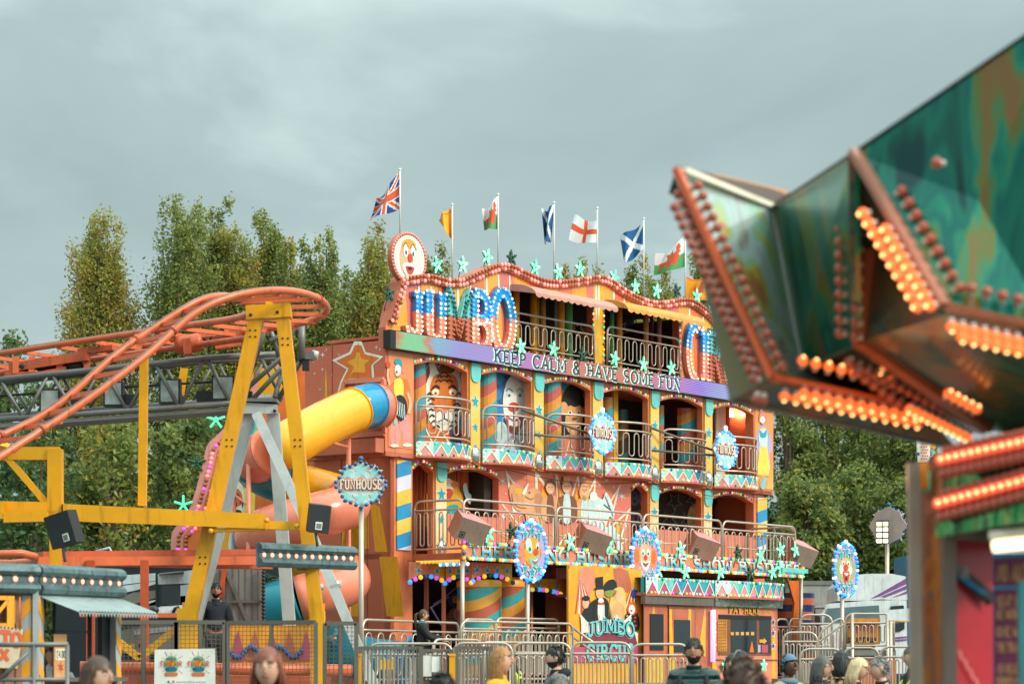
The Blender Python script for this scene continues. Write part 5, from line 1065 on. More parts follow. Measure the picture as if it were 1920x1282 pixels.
for x_, y_ in ((cu+1.25, cy-.2), (cu-1.3, cy+.3), (cu-.9, cy+1.1), (cu+.95, cy+1.)):
    b.tube([(x_, y_, 0), (x_, y_, z_in-.2)], .05, MT['coral'], 8)
for i in range(4):
    z_ = 2.2+1.35*i; b.tube([(cu+1.25, cy-.2, z_), (cu+.3, cy-.6, z_)], .03, MT['coral']); b.tube([(cu-1.3, cy+.3, z_), (cu-.9, cy+1.1, z_+.3)], .03, MT['coral'])
b.build('slide_frame', TS)
b = MB(); q = full[-1]; d = (full[-1]-full[-2]).normalized(); b.lathe(q, [(tr+.1, 0), (tr+.14, .03), (tr+.1, .06), (tr-.02, .06), (tr-.02, .0)], MT['blue'], 24, axis=d); b.build('exit_ring', TS)
# ================================================================== scenic wing behind the slide
Yw = 60.5
SB = thing('scenic_wing', 'pink edged painted circus wing board with a tiger, behind the yellow coaster legs', 'scenery', (at(430, 1025, Yw).x, Yw, 0))
edge = [(320, 1030), (322, 1000), (332, 985), (352, 962), (368, 915), (380, 870), (388, 835), (404, 818), (428, 795), (448, 770), (468, 735), (490, 700), (520, 680)]
b = MB(); P = lambda x_, y_, k=0: at(x_, y_, Yw-.006*k); b.prism([P(x_, y_) for x_, y_ in edge+[(620, 680), (620, 1030)]], (0, .15, 0), MT['deep'], MT['pink']); b.build('board', SB)
eb = smooth(edge, 3, False); l_, r_ = ribbon([(q.x, q.y) for q in eb], 44)
b = MB()
for i in range(len(eb)-1): b.flat([P(eb[i].x, eb[i].y, 1), P(eb[i+1].x, eb[i+1].y, 1), P(l_[i+1].x if l_[i+1].x > eb[i+1].x else r_[i+1].x, l_[i+1].y if l_[i+1].x > eb[i+1].x else r_[i+1].y, 1), P(l_[i].x if l_[i].x > eb[i].x else r_[i].x, l_[i].y if l_[i].x > eb[i].x else r_[i].y, 1)], MT['pink'])
b.build('edge_band', SB)
b = MB()
for off in (14, 28):
    l2, r2 = ribbon([(q.x, q.y) for q in eb], 2*off); side = l2 if l2[20].x > eb[20].x else r2
    for i, p in enumerate(along([(v.x, v.y, 0) for v in side], 8.5)): b.dome(P(p.x, p.y, 2), (0, -1, 0), .052, GB[('k' if (i//6) % 2 else 'r') if i % 5 else 'p'])
b.build('bulb_row', SB)
def pa(mb, pts, k, m, sm=3): mb.flat([P(q[0], q[1], k) for q in (smooth(pts, sm) if sm else pts)], m)
b = MB()
pa(b, [(440, 935), (470, 900), (480, 870), (478, 960), (440, 990)], 3, MT['lem'], 0); pa(b, [(438, 900), (472, 860), (476, 905), (440, 920)], 3, MT['yel'], 0); pa(b, [(392, 1028), (405, 1000), (520, 990), (520, 1028)], 3, MT['gold'])
pa(b, [(430, 960), (432, 925), (440, 908), (452, 905), (458, 925), (457, 955), (446, 975)], 4, MT['cream']); pa(b, [(434, 930), (444, 915), (454, 928), (452, 945), (438, 948)], 5, MT['deep'])
for i in range(6): pa(b, [(433+i*4, 922+(i % 3)*8), (437+i*4, 928+(i % 3)*8), (434+i*4, 938+(i % 3)*8)], 6, MT['black'], 0)
pa(b, ell(444, 960, 9, 5), 6, MT['black']); pa(b, [(428, 1028), (432, 1000), (445, 990), (450, 1010), (444, 1028)], 5, MT['ice']); pa(b, [(455, 1028), (470, 1000), (490, 995), (505, 1028)], 5, mat('lion_mane', 'A8602E', .6))
pa(b, ell(455, 857, 11, 11), 5, MT['lem']); pa(b, ell(455, 857, 5, 5), 6, MT['coral']); pa(b, ell(445, 885, 6, 6), 5, MT['coral']); pa(b, ell(462, 880, 6, 6), 5, MT['deep']); pa(b, [(440, 850), (470, 790), (478, 800), (456, 845)], 4, MT['teal'])
pa(b, [(430, 840), (470, 760), (480, 760), (480, 850), (440, 880)], 3, MT['mint']); b.build('painted_scene', SB)
for px, py, lit in ((405, 787, 1), (369, 868, 0), (344, 946, 1), (500, 1085, 0)):
    b = MB(); q = P(px, py, 3); s_ = .2
    b.prism([(x_, q.y, z_) for x_, z_ in star2(q.x, q.z, s_*.95, s_*.3)], (0, .03, 0), GB['dg'])
    for a in range(5):
        an = 2*math.pi*a/5
        for k in range(5): b.sph((q.x+s_*k/4*math.sin(an), q.y-.03, q.z+s_*k/4*math.cos(an)), .034, .034, .034, GB['g' if lit else 'dg'], 6, 4)
    b.tube([(q.x, q.y+.05, q.z), (q.x+.45, q.y+.1, q.z-.05)], .02, MT['galv'], 5); b.build('light_star', SB)
# ================================================================== roller coaster
RC = thing('roller_coaster', 'orange track roller coaster curling over yellow steel supports', 'roller coaster', (at(400, HZ, 37).x, 37, 0))
cen = [(-70, 872, 33.7), (0, 829, 34.2), (56, 803, 34.45), (98, 781, 34.65), (140, 752, 34.8), (184, 717, 35.0), (218, 688, 35.15), (254, 657, 35.35), (300, 618, 35.6), (343, 587, 35.75), (390, 561, 35.95), (435, 549, 36.2), (475, 546.5, 36.6), (510, 552, 37.1), (538, 563, 37.7), (551, 577, 38.4), (543, 591, 39.2), (515, 601, 39.8), (475, 607, 40.3), (430, 612, 40.8), (337, 626, 41.8), (225, 641, 42.7), (112, 658, 43.6), (0, 675, 44.5), (-70, 686, 45)]
cp = smooth([at(*c) for c in cen], 5, False); gauge = .56
for _ in range(40): cp = [cp[0]]+[(cp[i-1]+cp[i]*2+cp[i+1])/4 for i in range(1, len(cp)-1)]+[cp[-1]]
def perp(i):
    a, c = cp[max(0, i-1)], cp[min(len(cp)-1, i+1)]; d = (c-a); d.z = 0; d.normalize(); return Vector((-d.y, d.x, 0))
WEAR = mat('worn_rail_steel', '6A5248', .4, .4, var=.4, scale=6)
for sg in (1, -1):
    b = MB(); b.tube([cp[i]+perp(i)*gauge*sg for i in range(len(cp))], .054, MT['cor'], 10); b.tube([cp[i]+perp(i)*gauge*sg+Vector((0, -.028, .034)) for i in range(len(cp))], .018, WEAR, 5); b.build('track_rail', RC)
ds = 0; last = -9; nt_ = 0
for i in range(1, len(cp)-1):
    ds += (cp[i]-cp[i-1]).length
    if ds-last > (.4 if cp[i].y < 37.5 else .6) and i > 3:
        last = ds; p = perp(i); b = MB(); b.bar(cp[i]+p*gauge-Vector((0, 0, .05)), cp[i]-p*gauge-Vector((0, 0, .05)), .07, .06, MT['cor']); b.build('cross_tie', RC)
b = MB()
for i in range(9, len(cp)-3, 30):      # bolted rail joints
    for sg in (1, -1):
        p = cp[i]+perp(i)*gauge*sg; d = (cp[i+1]-cp[i]).normalized(); b.tube([p-d*.03, p+d*.03], .066, MT['cord'], 10)
b.build('rail_joint', RC)
b = MB()
far = [q for q in cp if q.y > 40.2]
b.tube([q-Vector((0, 0, .22)) for q in far], .05, MT['cord'], 8)
b.build('track_spine', RC)
# brakes, drive and motor under the far run
def fp_(px, py, Y=41.9): return at(px, py, Y)
b = MB()
for x0, y0, x1, y1, h in ((20, 690, 165, 668, 16), (12, 702, 120, 700, 8), (150, 660, 215, 652, 10), (60, 680, 160, 668, 12)):
    b.bar(fp_(x0, y0, 42.6), fp_(x1, y1, 42.4), .18, h/113, MT['cord'])
for x_ in (30, 60, 112, 163): b.bar(fp_(x_, 668, 42.5), fp_(x_, 700, 42.5), .1, .07, MT['cor'])
for x_, y_, r_ in ((45, 688, .1), (80, 684, .12), (100, 683, .09), (140, 686, .14)): b.sph(fp_(x_, y_, 42.6), r_*1.4, .15, r_, MT['black'], 8, 6)
b.bar(fp_(14, 712, 42.5), fp_(125, 690, 42.5), .1, .05, MT['cor']); b.build('brake_unit', RC)
b = MB(); a = at(328, 648, 41.5); c = at(381, 640, 41.5); d = (c-a); b.tube([a, a+d*.06, a+d*.2, a+d*.85, a+d*.96, c], [.08, .13, .15, .15, .12, .05], MT['cord'], 14); b.bar(at(345, 652, 41.5), at(360, 650, 41.5), .3, .25, MT['cord']); b.bar(at(318, 636, 41.6), at(420, 627, 41.6), .3, .07, MT['cor']); b.tube([at(378, 635, 41.5), at(392, 640, 41.5), at(398, 628, 41.5)], .015, MT['rubber'], 5); b.build('drive_motor', RC)
b = MB(); b.hexa([at(422, 647, 41.4), at(455, 647, 41.4), at(455, 647, 41.9), at(422, 647, 41.9), at(422, 617, 41.4), at(455, 615, 41.4), at(455, 615, 41.9), at(422, 617, 41.9)], MT['cord']); b.bar(at(404, 651, 41.4), at(452, 645, 41.4), .1, .06, MT['cor']); b.bar(at(425, 616, 41.38), at(425, 650, 41.38), .07, .07, MT['cor']); b.tube([at(404, 652, 41.5), at(416, 648, 41.5)], .055, MT['cor']); b.build('control_box', RC)
# yellow supports
def leg(pts, w_, d_, m=MT['cyel'], name='support_leg', par=RC):
    b = MB()
    for (a, c) in zip(pts, pts[1:]): b.bar(a, c, w_, d_, m, up=(0, 1, 0))
    return b.build(name, par)
YA = 36.9
leg([at(483, 590, YA), at(358, 1148, YA-.0), ], .2, .24); leg([at(352, 1140, YA), at(352, HZ+200, YA)], .28, .25)
leg([at(530, 590, YA), at(594, 1152, YA)], .19, .24); leg([at(596, 1146, YA), at(597, HZ+205, YA)], .2, .25)
b = MB(); b.bar(at(463, 588, YA), at(546, 583, YA), .3, .2, MT['cyel']); b.bar(at(505, 585, YA), at(505, 566, YA), .1, .1, MT['cyel']); b.sph(at(520, 585, YA-.16), .025, .02, .025, MT['dark'], 6, 4); b.sph(at(470, 590, YA-.16), .025, .02, .025, MT['dark'], 6, 4); b.build('top_beam', RC)
b = MB()
for (x_, y_) in ((474, 625), (535, 640), (380, 1050), (583, 1050), (430, 830), (558, 830)):
    for dx in (-5, 5):
        for dy in (-6, 6): b.sph(at(x_+dx, y_+dy, YA-.125), .016, .012, .016, MT['dark2'], 6, 4)
for (x_, y_) in ((357, 1148), (594, 1150)): b.bar(at(x_-15, y_, YA-.01), at(x_+15, y_, YA-.01), .3, .05, MT['gold'], (0, 1, 0))
b.build('bolt', RC)
YB = 36.4
b = MB()
b.hexa([at(118, 976, YB), at(498, 991, YB+.1), at(498, 991, YB+.45), at(118, 976, YB+.35), at(118, 944, YB), at(498, 963, YB+.1), at(498, 963, YB+.45), at(118, 944, YB+.35)], MT['cyel'])
b.bar(at(495, 984, YB+.25), at(562, 986, YB+.3), .2, .12, MT['cyel']); b.bar(at(400, 994, YB+.2), at(500, 991, YB+.2), .16, .05, MT['cyel'])
for x_, y_ in ((395, 995), (500, 975), (556, 986)): b.sph(at(x_, y_, YB), .04, .03, .04, MT['gold'], 6, 4)
b.build('main_beam', RC)
b = MB(); b.bar(at(-60, 953, YB+.2), at(118, 956, YB+.2), .3, .21, MT['cyel']); b.bar(at(8, 970, YB-.1), at(90, 968, YB-.1), .12, .14, MT['cyel']); b.hexa([at(-5, 972, YB-.15), at(8, 972, YB-.15), at(8, 972, YB+.2), at(-5, 972, YB+.2), at(-5, 939, YB-.15), at(8, 939, YB-.15), at(8, 939, YB+.2), at(-5, 939, YB+.2)], MT['cyel']); b.build('main_beam', RC)
leg([at(104, 842, YB+.15), at(104, 968, YB+.15)], .2, .2, name='frame_post'); b = MB(); b.bar(at(-60, 850, YB+.15), at(112, 850, YB+.15), .18, .12, MT['cyel'], up=(0, 1, 0)); b.build('frame_rail', RC)
leg([at(14, 858, YB+.15), at(88, 944, YB+.15)], .09, .1, name='frame_brace'); leg([at(10, 833, YB), at(8, 858, YB+.15)], .12, .1, name='frame_brace')
leg([at(270, 670, YB+.2), at(267, 948, YB+.25)], .115, .12, name='frame_post'); leg([at(104, 972, YB+.15), at(104, 1110, YB+.15)], .15, .15, name='frame_post')
leg([at(210, 1192, 37), at(262, 1234, 37)], .1, .1, name='frame_brace'); leg([at(262, 1234, 37), at(345, 1166, 37)], .1, .1, name='frame_brace')
# lower station track, an orange deck frame
b = MB(); Yd = 40.
b.bar(at(75, 1040, Yd), at(500, 1035, Yd+2), .3, .1, MT['cord']); b.bar(at(70, 1052, Yd-.2), at(500, 1050, Yd+1.6), .12, .14, MT['cor']); b.bar(at(160, 1056, Yd+1), at(505, 1062, Yd+2.5), .3, .08, MT['cord'])
for x_ in (170, 271): b.bar(at(x_, 1050, Yd+.1), at(x_, 1240, Yd+.1), .12, .12, MT['cord'])
b.bar(at(150, 1152, Yd+.2), at(345, 1153, Yd+.3), .06, .07, MT['cor']); b.tube([at(-40, 1040, 38), at(40, 1037, 38), at(66, 1043, 38.4), at(64, 1052, 39), at(20, 1056, 39.5), at(-40, 1054, 39.5)], .06, MT['cor'], 8)
b.tube([at(150, 1250, 38.2), at(660, 1256, 39)], .09, MT['cor'], 8); b.bar(at(150, 1275, 38), at(620, 1280, 38.5), .3, .2, MT['cord']); b.build('station_frame', RC)
b = MB()
b.bar(at(262, 1228, 37.8), at(350, 1170, 38.6), .05, .05, MT['red']); b.build('station_handrail', RC)
# ================================================================== grey lattice truss with floodlights
YT = 42.
TR = thing('lattice_truss', 'dark grey tubular lattice truss carrying old floodlights behind the coaster track', 'truss', (at(300, HZ, YT).x, YT, 0))
def tp(px, py, d=0.): return at(px, py, YT+d)
b = MB()
for d, dy in ((0, 0), (.7, 6)):
    b.tube([tp(-60, 718+dy, d), tp(390, 671+dy, d), tp(528, 663+dy, d)], .05, MT['greysteel'], 8); b.tube([tp(-60, 790-dy, d), tp(300, 766-dy, d), tp(528, 748-dy, d)], .05, MT['greysteel'], 8)
b.build('chord', TR)
b = MB(); ty = lambda x_: 711-(x_)*.101; by = lambda x_: 786-(x_)*.069
x_ = -50
while x_ < 500:
    b.tube([tp(x_, by(x_)), tp(x_+44, ty(x_+44))], .03, MT['greysteel'], 6); b.tube([tp(x_+50, ty(x_+50)), tp(x_+94, by(x_+94))], .03, MT['greysteel'], 6)
    b.tube([tp(x_+20, by(x_)-4, .7), tp(x_+64, ty(x_+44)+6, .7)], .025, MT['greysteel'], 6); b.tube([tp(x_+70, ty(x_+50)+6, .7), tp(x_+110, by(x_+94)-4, .7)], .025, MT['greysteel'], 6)
    b.tube([tp(x_+47, ty(x_+47)), tp(x_+47, ty(x_+47)+6, .7)], .025, MT['greysteel'], 5); b.tube([tp(x_, by(x_)), tp(x_+3, by(x_)-6, .7)], .025, MT['greysteel'], 5); x_ += 97
b.build('lattice', TR)
b = MB(); b.bar(tp(-60, 806, .35), tp(470, 768, .35), .7, .06, MT['greysteel']); b.tube([tp(-40, 745, .3), tp(200, 728, .3), tp(460, 712, .3)], .02, MT['rubber'], 5); b.build('cable_tray', TR)
for i, (px, py, w_) in enumerate(((93, 752, 32), (212, 738, 30), (318, 733, 33), (418, 727, 36))):
    c = tp(px, py, .05); b = MB(); s_ = YT/FP; hw, hh = w_/2*s_*1., 20*s_
    b.box(c.x-hw-.03, c.x+hw+.03, c.y, c.y+.22, c.z-hh-.03, c.z+hh+.03, MT['black']); fl_ = b.build('floodlight', TR)
    b = MB(); b.box(c.x-hw, c.x+hw, c.y-.015, c.y-.002, c.z-hh, c.z+hh, mat('floodlight_lens', '8F948E', .25, .3, var=.35, scale=6)); b.build('lens', fl_)
for px in (235, 455, 385, 150):
    b = MB(); q = tp(px, 748 if px < 300 else 742, .2); b.box(q.x-.15, q.x+.15, q.y, q.y+.2, q.z-.08, q.z+.08, MT['black']); b.build('ballast_box', TR)
b = MB()
for x0, y0, x1, y1 in ((330, 690, 345, 745), (440, 690, 470, 745), (480, 690, 530, 740), (460, 745, 500, 770)):
    b.hexa([tp(x0, y1, 1.4), tp(x1, y1, 1.4), tp(x1, y1, 1.5), tp(x0, y1, 1.5), tp(x0+8, y0, 1.4), tp(x1+8, y0, 1.4), tp(x1+8, y0, 1.5), tp(x0+8, y0, 1.5)], MT['cyel'])
b.build('yellow_plate', TR)
b = MB()
for a, c in (((500, 612), (470, 700)), ((505, 612), (530, 690)), ((560, 600), (520, 680)), ((565, 600), (565, 680)), ((530, 668), (455, 735)), ((528, 690), (470, 752)), ((515, 745), (528, 700)), ((565, 676), (520, 752)), ((505, 640), (565, 610))): b.tube([tp(*a, -.6), tp(*c, -.3)], .04, MT['greysteel'], 7)
b.build('end_brace', TR)
b = MB(); q = tp(572, 668, -.8); b.box(q.x-.12, q.x+.14, q.y, q.y+.3, q.z-.04, q.z+.08, MT['greysteel']); b.box(q.x-.05, q.x+.06, q.y+.02, q.y+.14, q.z-.22, q.z-.04, MT['black']); b.tube([tp(566, 600, -.8), tp(566, 672, -.8)], .06, MT['greysteel']); b.tube([q+Vector((.1, .1, .05)), q+Vector((.2, .1, .02))], .07, MT['lgrey'], 8); b.build('spotlight', TR)
AF = thing('trestle', 'pale grey steel trestle legs standing between the yellow coaster legs', 'trestle', (at(490, HZ, 40).x, 40, 0))
Yg = 40.2
b = MB(); b.hexa([at(450, 775, Yg), at(522, 775, Yg), at(522, 775, Yg+.4), at(450, 775, Yg+.4), at(456, 754, Yg), at(520, 758, Yg), at(520, 758, Yg+.4), at(456, 754, Yg+.4)], MT['lgrey']); b.bar(at(448, 752, Yg+.2), at(522, 753, Yg+.2), .5, .05, MT['greysteel']); b.build('head_plate', AF)
leg([at(467, 775, Yg+.2), at(343, 1250, Yg+.2)], .2, .2, MT['lgrey'], 'trestle_leg', AF); leg([at(512, 775, Yg+.2), at(552, 1290, Yg+.2)], .19, .2, MT['lgrey'], 'trestle_leg', AF)
leg([at(482, 778, Yg), at(588, 1010, Yg-1), at(712, 1310, Yg-2.2)], .15, .15, MT['lgrey'], 'trestle_brace', AF)
b = MB(); b.sph(at(515, 770, Yg-.02), .03, .02, .03, MT['dark'], 6, 4); b.sph(at(602, 1100, Yg-1.4), .05, .05, .05, MT['lgrey'], 8, 6); b.bar(at(622, 1100, Yg-1.35), at(640, 1096, Yg-1.35), .22, .05, MT['lgrey']); b.build('bolt_plate', AF)
# black loudspeakers on the coaster
for px, py, Y, w_, h_, rz_, tilt, lab in ((112, 993, 35.2, .42, .46, -28, -14, 'black loudspeaker on a yellow post left, tilted outward above the kiosk'), (600, 973, 36.2, .3, .4, 22, 4, 'black loudspeaker fixed beside the right yellow coaster leg')):
    q = at(px, py, Y); T_ = thing('speaker', lab, 'speaker', q, R(rz_)); INFO[T_.name] = Vector((0, 0, 0)); b = MB(); cabinet(b, w_, h_, .32, MT['spkblack'], MT['spkblack'], MT['black']); rm = Matrix.Rotation(R(tilt), 4, 'Y') @ Matrix.Rotation(R(8), 4, 'X'); b.v = [tuple(rm @ Vector(p)) for p in b.v]; b.build('cabinet', T_)
    b = MB(); b.box(.02 if px < 300 else -.06, .12 if px < 300 else .04, -.012, -.006, -h_/2+.05, -h_/2+.16, MT['white']); b.box(.035 if px < 300 else -.045, .105 if px < 300 else .025, -.018, -.013, -h_/2+.07, -h_/2+.14, MT['dullgrey']); b.v = [tuple(rm @ Vector(p)) for p in b.v]; b.build('badge', T_)
    b = MB(); b.tube([(-.05, .1, -h_*.2), (0, .12, -h_*.95)], .022, MT['galv']); b.build('bracket', T_)
# ================================================================== tin light beam and kiosk
def tinprof(): return [(.0, .5), (-.05, .49), (-.12, .44), (-.14, .37), (-.1, .32), (-.05, .29), (-.05, .2), (-.08, .18), (-.13, .15), (-.14, .09), (-.1, .02), (-.03, 0), (0, 0)]
def tinbeam(mb, a, c, zb, h, m):
    """moulded cornice from a to c (x, y), facing right-hand side of travel"""
    a, c = Vector(a), Vector(c); d = (c-a).normalized(); n_ = Vector((d.y, -d.x)); pr = tinprof(); k = h/.5
    for (u0, z0), (u1_, z1) in zip(pr, pr[1:]):
        mb.add([(a.x-n_.x*u0*k*1., a.y-n_.y*u0*k, zb+z0*k), (c.x-n_.x*u0*k, c.y-n_.y*u0*k, zb+z0*k), (c.x-n_.x*u1_*k, c.y-n_.y*u1_*k, zb+z1*k), (a.x-n_.x*u1_*k, a.y-n_.y*u1_*k, zb+z1*k)], [(0, 1, 2, 3)], m)
    for p in (a, c): mb.flat([(p.x-n_.x*u*k, p.y-n_.y*u*k, zb+z_*k) for u, z_ in pr], m)
def tinlamps(par, a, c, zb, h, n, r_=.045):
    a, c = Vector(a), Vector(c); d = (c-a).normalized(); n_ = Vector((d.y, -d.x)); k = h/.5
    for i in range(n):
        p = a+(c-a)*((i+.5)/n); b = MB(); pos = (p.x+n_.x*.055*k, p.y+n_.y*.055*k, zb+.245*k); b.dome(pos, (n_.x, n_.y, 0), r_, E('lit_cap', 'F7B8A0', .85) if 'lit_cap' not in bpy.data.materials else bpy.data.materials['lit_cap'], 12, .7)
        b.tube([Vector(pos)-Vector((n_.x, n_.y, 0))*.03, Vector(pos)+Vector((n_.x, n_.y, 0))*.004], r_*1.25, MT['rust'], 12); b.build('cap_lamp', par)
LB = thing('light_beam', 'weathered teal tin beam with a row of round lamps before the spiral slide', 'beam', (at(570, HZ, 36).x, 36, 0))
a, c = at(484, 1058, 36.), at(662, 1063, 37.3); zb, h_ = at(484, 1062, 36).z, 46/FP*36
b = MB(); tinbeam(b, (a.x, a.y), (c.x, c.y), zb, h_, MT['teal_tin']); b.box(a.x-.03, a.x, a.y, a.y+.3, zb, zb+h_, MT['teal_tin']); b.hexa([(a.x, a.y+.01, zb+.01), (c.x, c.y+.01, zb+.01), (c.x, c.y+.3, zb+.01), (a.x, a.y+.3, zb+.01), (a.x, a.y+.01, zb+h_-.01), (c.x, c.y+.01, zb+h_-.01), (c.x, c.y+.3, zb+h_-.01), (a.x, a.y+.3, zb+h_-.01)], MT['teal_tin']); b.build('tin_moulding', LB); tinlamps(LB, (a.x, a.y), (c.x, c.y), zb, h_, 12, .034)
b = MB(); b.bar(at(560, 1062, 36.75), at(592, 1062, 36.95), .1, .1, MT['greysteel']); b.build('clamp', LB)
KI = thing('ticket_kiosk', 'tin roofed ticket kiosk with orange chevron posts and a corrugated awning', 'kiosk', (at(60, HZ, 25).x, 25, 0))
Yk = 24.6
a0, a1, a2 = at(-80, 1100, Yk-.6), at(69, 1100, Yk), at(226, 1100, Yk+1.25); zb, h_ = at(69, 1114, Yk).z, 57/FP*Yk
b = MB(); tinbeam(b, (a0.x, a0.y), (a1.x, a1.y), zb, h_, MT['teal_tin']); tinbeam(b, (a1.x, a1.y), (a2.x, a2.y), zb, h_, MT['teal_tin']); b.prism([(a0.x, a0.y, zb+h_-.02), (a1.x, a1.y, zb+h_-.02), (a2.x, a2.y, zb+h_-.02), (a2.x-.4, a2.y+2, zb+h_-.02), (a0.x, a0.y+3, zb+h_-.02)], (0, 0, -h_+.03), MT['teal_tin']); cor_ = b.build('cornice', KI)
tinlamps(cor_, (a0.x, a0.y), (a1.x, a1.y), zb, h_, 5, .028); tinlamps(cor_, (a1.x, a1.y), (a2.x, a2.y), zb, h_, 9, .026)
DW = Vector((a2.x-a1.x, a2.y-a1.y, 0)).normalized(); NW = Vector((DW.y, -DW.x, 0)); dl = (a2-a1).length
def kp(s_, z_, o_=0.): q = a1+DW*(s_*dl)+NW*o_; return Vector((q.x, q.y, z_))
b = MB(); b.hexa([kp(.02, 0), kp(.98, 0), kp(.98, 0, -1.9), kp(.02, 0, -1.9), kp(.02, 1.46), kp(.98, 1.46), kp(.98, 1.46, -1.9), kp(.02, 1.46, -1.9)], MT['wood']); b.hexa([kp(.02, 1.46, -1.85), kp(.98, 1.46, -1.85), kp(.98, 1.46, -1.9), kp(.02, 1.46, -1.9), kp(.02, zb, -1.85), kp(.3, zb, -1.85), kp(.3, zb, -1.9), kp(.02, zb, -1.9)], MT['dark']); b.build('counter_wall', KI)
b = MB(); b.hexa([kp(.06, 1.46, .14), kp(.95, 1.46, .14), kp(.95, 1.46, -.1), kp(.06, 1.46, -.1), kp(.06, 1.5, .14), kp(.95, 1.5, .14), kp(.95, 1.5, -.1), kp(.06, 1.5, -.1)], MT['galv']); b.build('counter_shelf', KI)
q0 = at(-80, 1100, Yk-.6); b = MB()
for i in range(14):
    t0, t1 = i/14, (i+1)/14; p, q = a0+(a1-a0)*t0, a0+(a1-a0)*t1; o_ = .02*(i % 2)
    b.hexa([(p.x, p.y+.06+o_, 0), (q.x, q.y+.06+o_, 0), (q.x, q.y+.1+o_, 0), (p.x, p.y+.1+o_, 0), (p.x, p.y+.06+o_, zb), (q.x, q.y+.06+o_, zb), (q.x, q.y+.1+o_, zb), (p.x, p.y+.1+o_, zb)], MT['wood'])
b.build('plank_wall', KI)
def chevron_post(s0, s1, face, par):
    b = MB(); zt = zb-.01
    P_ = (lambda s_, z_, o_: kp(s_, z_, o_)) if face else (lambda s_, z_, o_: Vector((a1.x+(s_)*.16-.165, a1.y-.03-o_, z_)))
    b.hexa([P_(s0, 0, .02), P_(s1, 0, .02), P_(s1, 0, -.1), P_(s0, 0, -.1), P_(s0, zt, .02), P_(s1, zt, .02), P_(s1, zt, -.1), P_(s0, zt, -.1)], MT['lgrey'])
    k = 0; z_ = -.1; st = .3; sg = 1 if face else -1
    while z_ < zt-.2:
        za, zc = (z_, z_+.14) if sg < 0 else (z_+.14, z_)
        b.flat([P_(s0, max(0, za), .026), P_(s1, max(0, zc), .026), P_(s1, min(zt, zc+.15), .026), P_(s0, min(zt, za+.15), .026)], MT['gold']); z_ += st
    return b.build('chevron_post', par)
chevron_post(.0, .06, True, KI); chevron_post(.92, .985, True, KI); chevron_post(-.15, .75, False, KI)
b = MB(); b.bar(a1+Vector((-.0, -.05, 0)), a1+Vector((-.0, -.05, 0))-Vector((0, 0, a1.z)), .05, .05, MT['lgrey']); b.build('corner_post', KI)
b = MB()    # lattice frieze
zf = zb-.02; xs = a1.x-.17
b.box(xs-1.2, xs, a1.y-.04, a1.y-.0, zf-.3, zf-.26, MT['gold']); b.box(xs-1.2, xs, a1.y-.04, a1.y-.0, zf-.04, zf, MT['gold']); b.box(xs-.06, xs, a1.y-.045, a1.y, zf-.3, zf, MT['gold'])
for i in range(4):
    x_ = xs-.05-.33*i; b.bar((x_, a1.y-.03, zf-.04), (x_-.15, a1.y-.03, zf-.26), .03, .03, MT['gold'], up=(0, 1, 0)); b.bar((x_-.3, a1.y-.033, zf-.04), (x_-.15, a1.y-.033, zf-.26), .03, .03, MT['gold'], up=(0, 1, 0)); b.box(x_-.165, x_-.135, a1.y-.04, a1.y-.01, zf-.26, zf-.04, MT['gold'])
b.v = [(x_, y_+(x_-a1.x)*(a1.y-a0.y)/(a1.x-a0.x)-.02, z_) for x_, y_, z_ in b.v]; b.build('lattice_frieze', KI)
b = MB(); k = 26     # corrugated awning with toothed front
for i in range(k*2):
    s0, s1 = .02+.96*i/(k*2), .02+.96*(i+1)/(k*2); w0, w1 = (.02 if i % 2 else 0), (0 if i % 2 else .02)
    tl, trr = kp(s0, zb-.02+w0, .02), kp(s1, zb-.02+w1, .02); bl, br = kp(s0+.02, zb-.17+w0, .45), kp(s1+.02, zb-.17+w1, .45)
    b.add([tl, trr, br, bl], [(0, 1, 2, 3)], MT['corr'])
    if i % 2 == 0 : m_ = kp(s0+.02+.96/(k*2), zb-.17, .45); e_ = kp(s0+.02+1.92/(k*2), zb-.17, .45); b.flat([bl, e_, m_-Vector((0, 0, .045))], MT['corr'])
b.build('awning', KI)
b = MB(); b.bar(kp(.3, 1.5, -.1), kp(.3, zb, -.1), .03, .04, MT['black']); b.bar(kp(.72, 1.5, -.1), kp(.72, zb, -.1), .04, .04, MT['black']); b.bar(kp(.3, 1.95, -.1), kp(.72, 1.95, -.1), .03, .02, MT['black']); b.bar(kp(.26, 1.5, -.3), kp(.26, 2.2, -.3), .08, .05, MT['cyel']); b.hexa([kp(.82, 1.5, -.05), kp(.92, 1.5, -.05), kp(.92, 1.5, -.1), kp(.82, 1.5, -.1), kp(.82, zb-.05, -.05), kp(.92, zb-.05, -.05), kp(.92, zb-.05, -.1), kp(.82, zb-.05, -.1)], MT['black']); b.build('window_frame', KI)
b = MB(); b.hexa([kp(.06, 1.5, -.2), kp(.3, 1.5, -.2), kp(.3, 1.5, -.22), kp(.06, 1.5, -.22), kp(.06, zb, -.2), kp(.3, zb, -.2), kp(.3, zb, -.22), kp(.06, zb, -.22)], MT['glass']); b.build('glass_pane', KI)
PC = thing('price_card', 'upright cream card reading four pounds on the kiosk counter', 'sign', kp(.22, 1.5, .06)); b = MB(); c = kp(.215, 1.5, .06)
b.hexa([c-DW*.1, c+DW*.1, c+DW*.1-NW*.012, c-DW*.1-NW*.012, c-DW*.1+Vector((0, 0, .42)), c+DW*.1+Vector((0, 0, .42)), c+DW*.1-NW*.012+Vector((0, 0, .42)), c-DW*.1-NW*.012+Vector((0, 0, .42))], MT['tan']); b.build('card', PC)
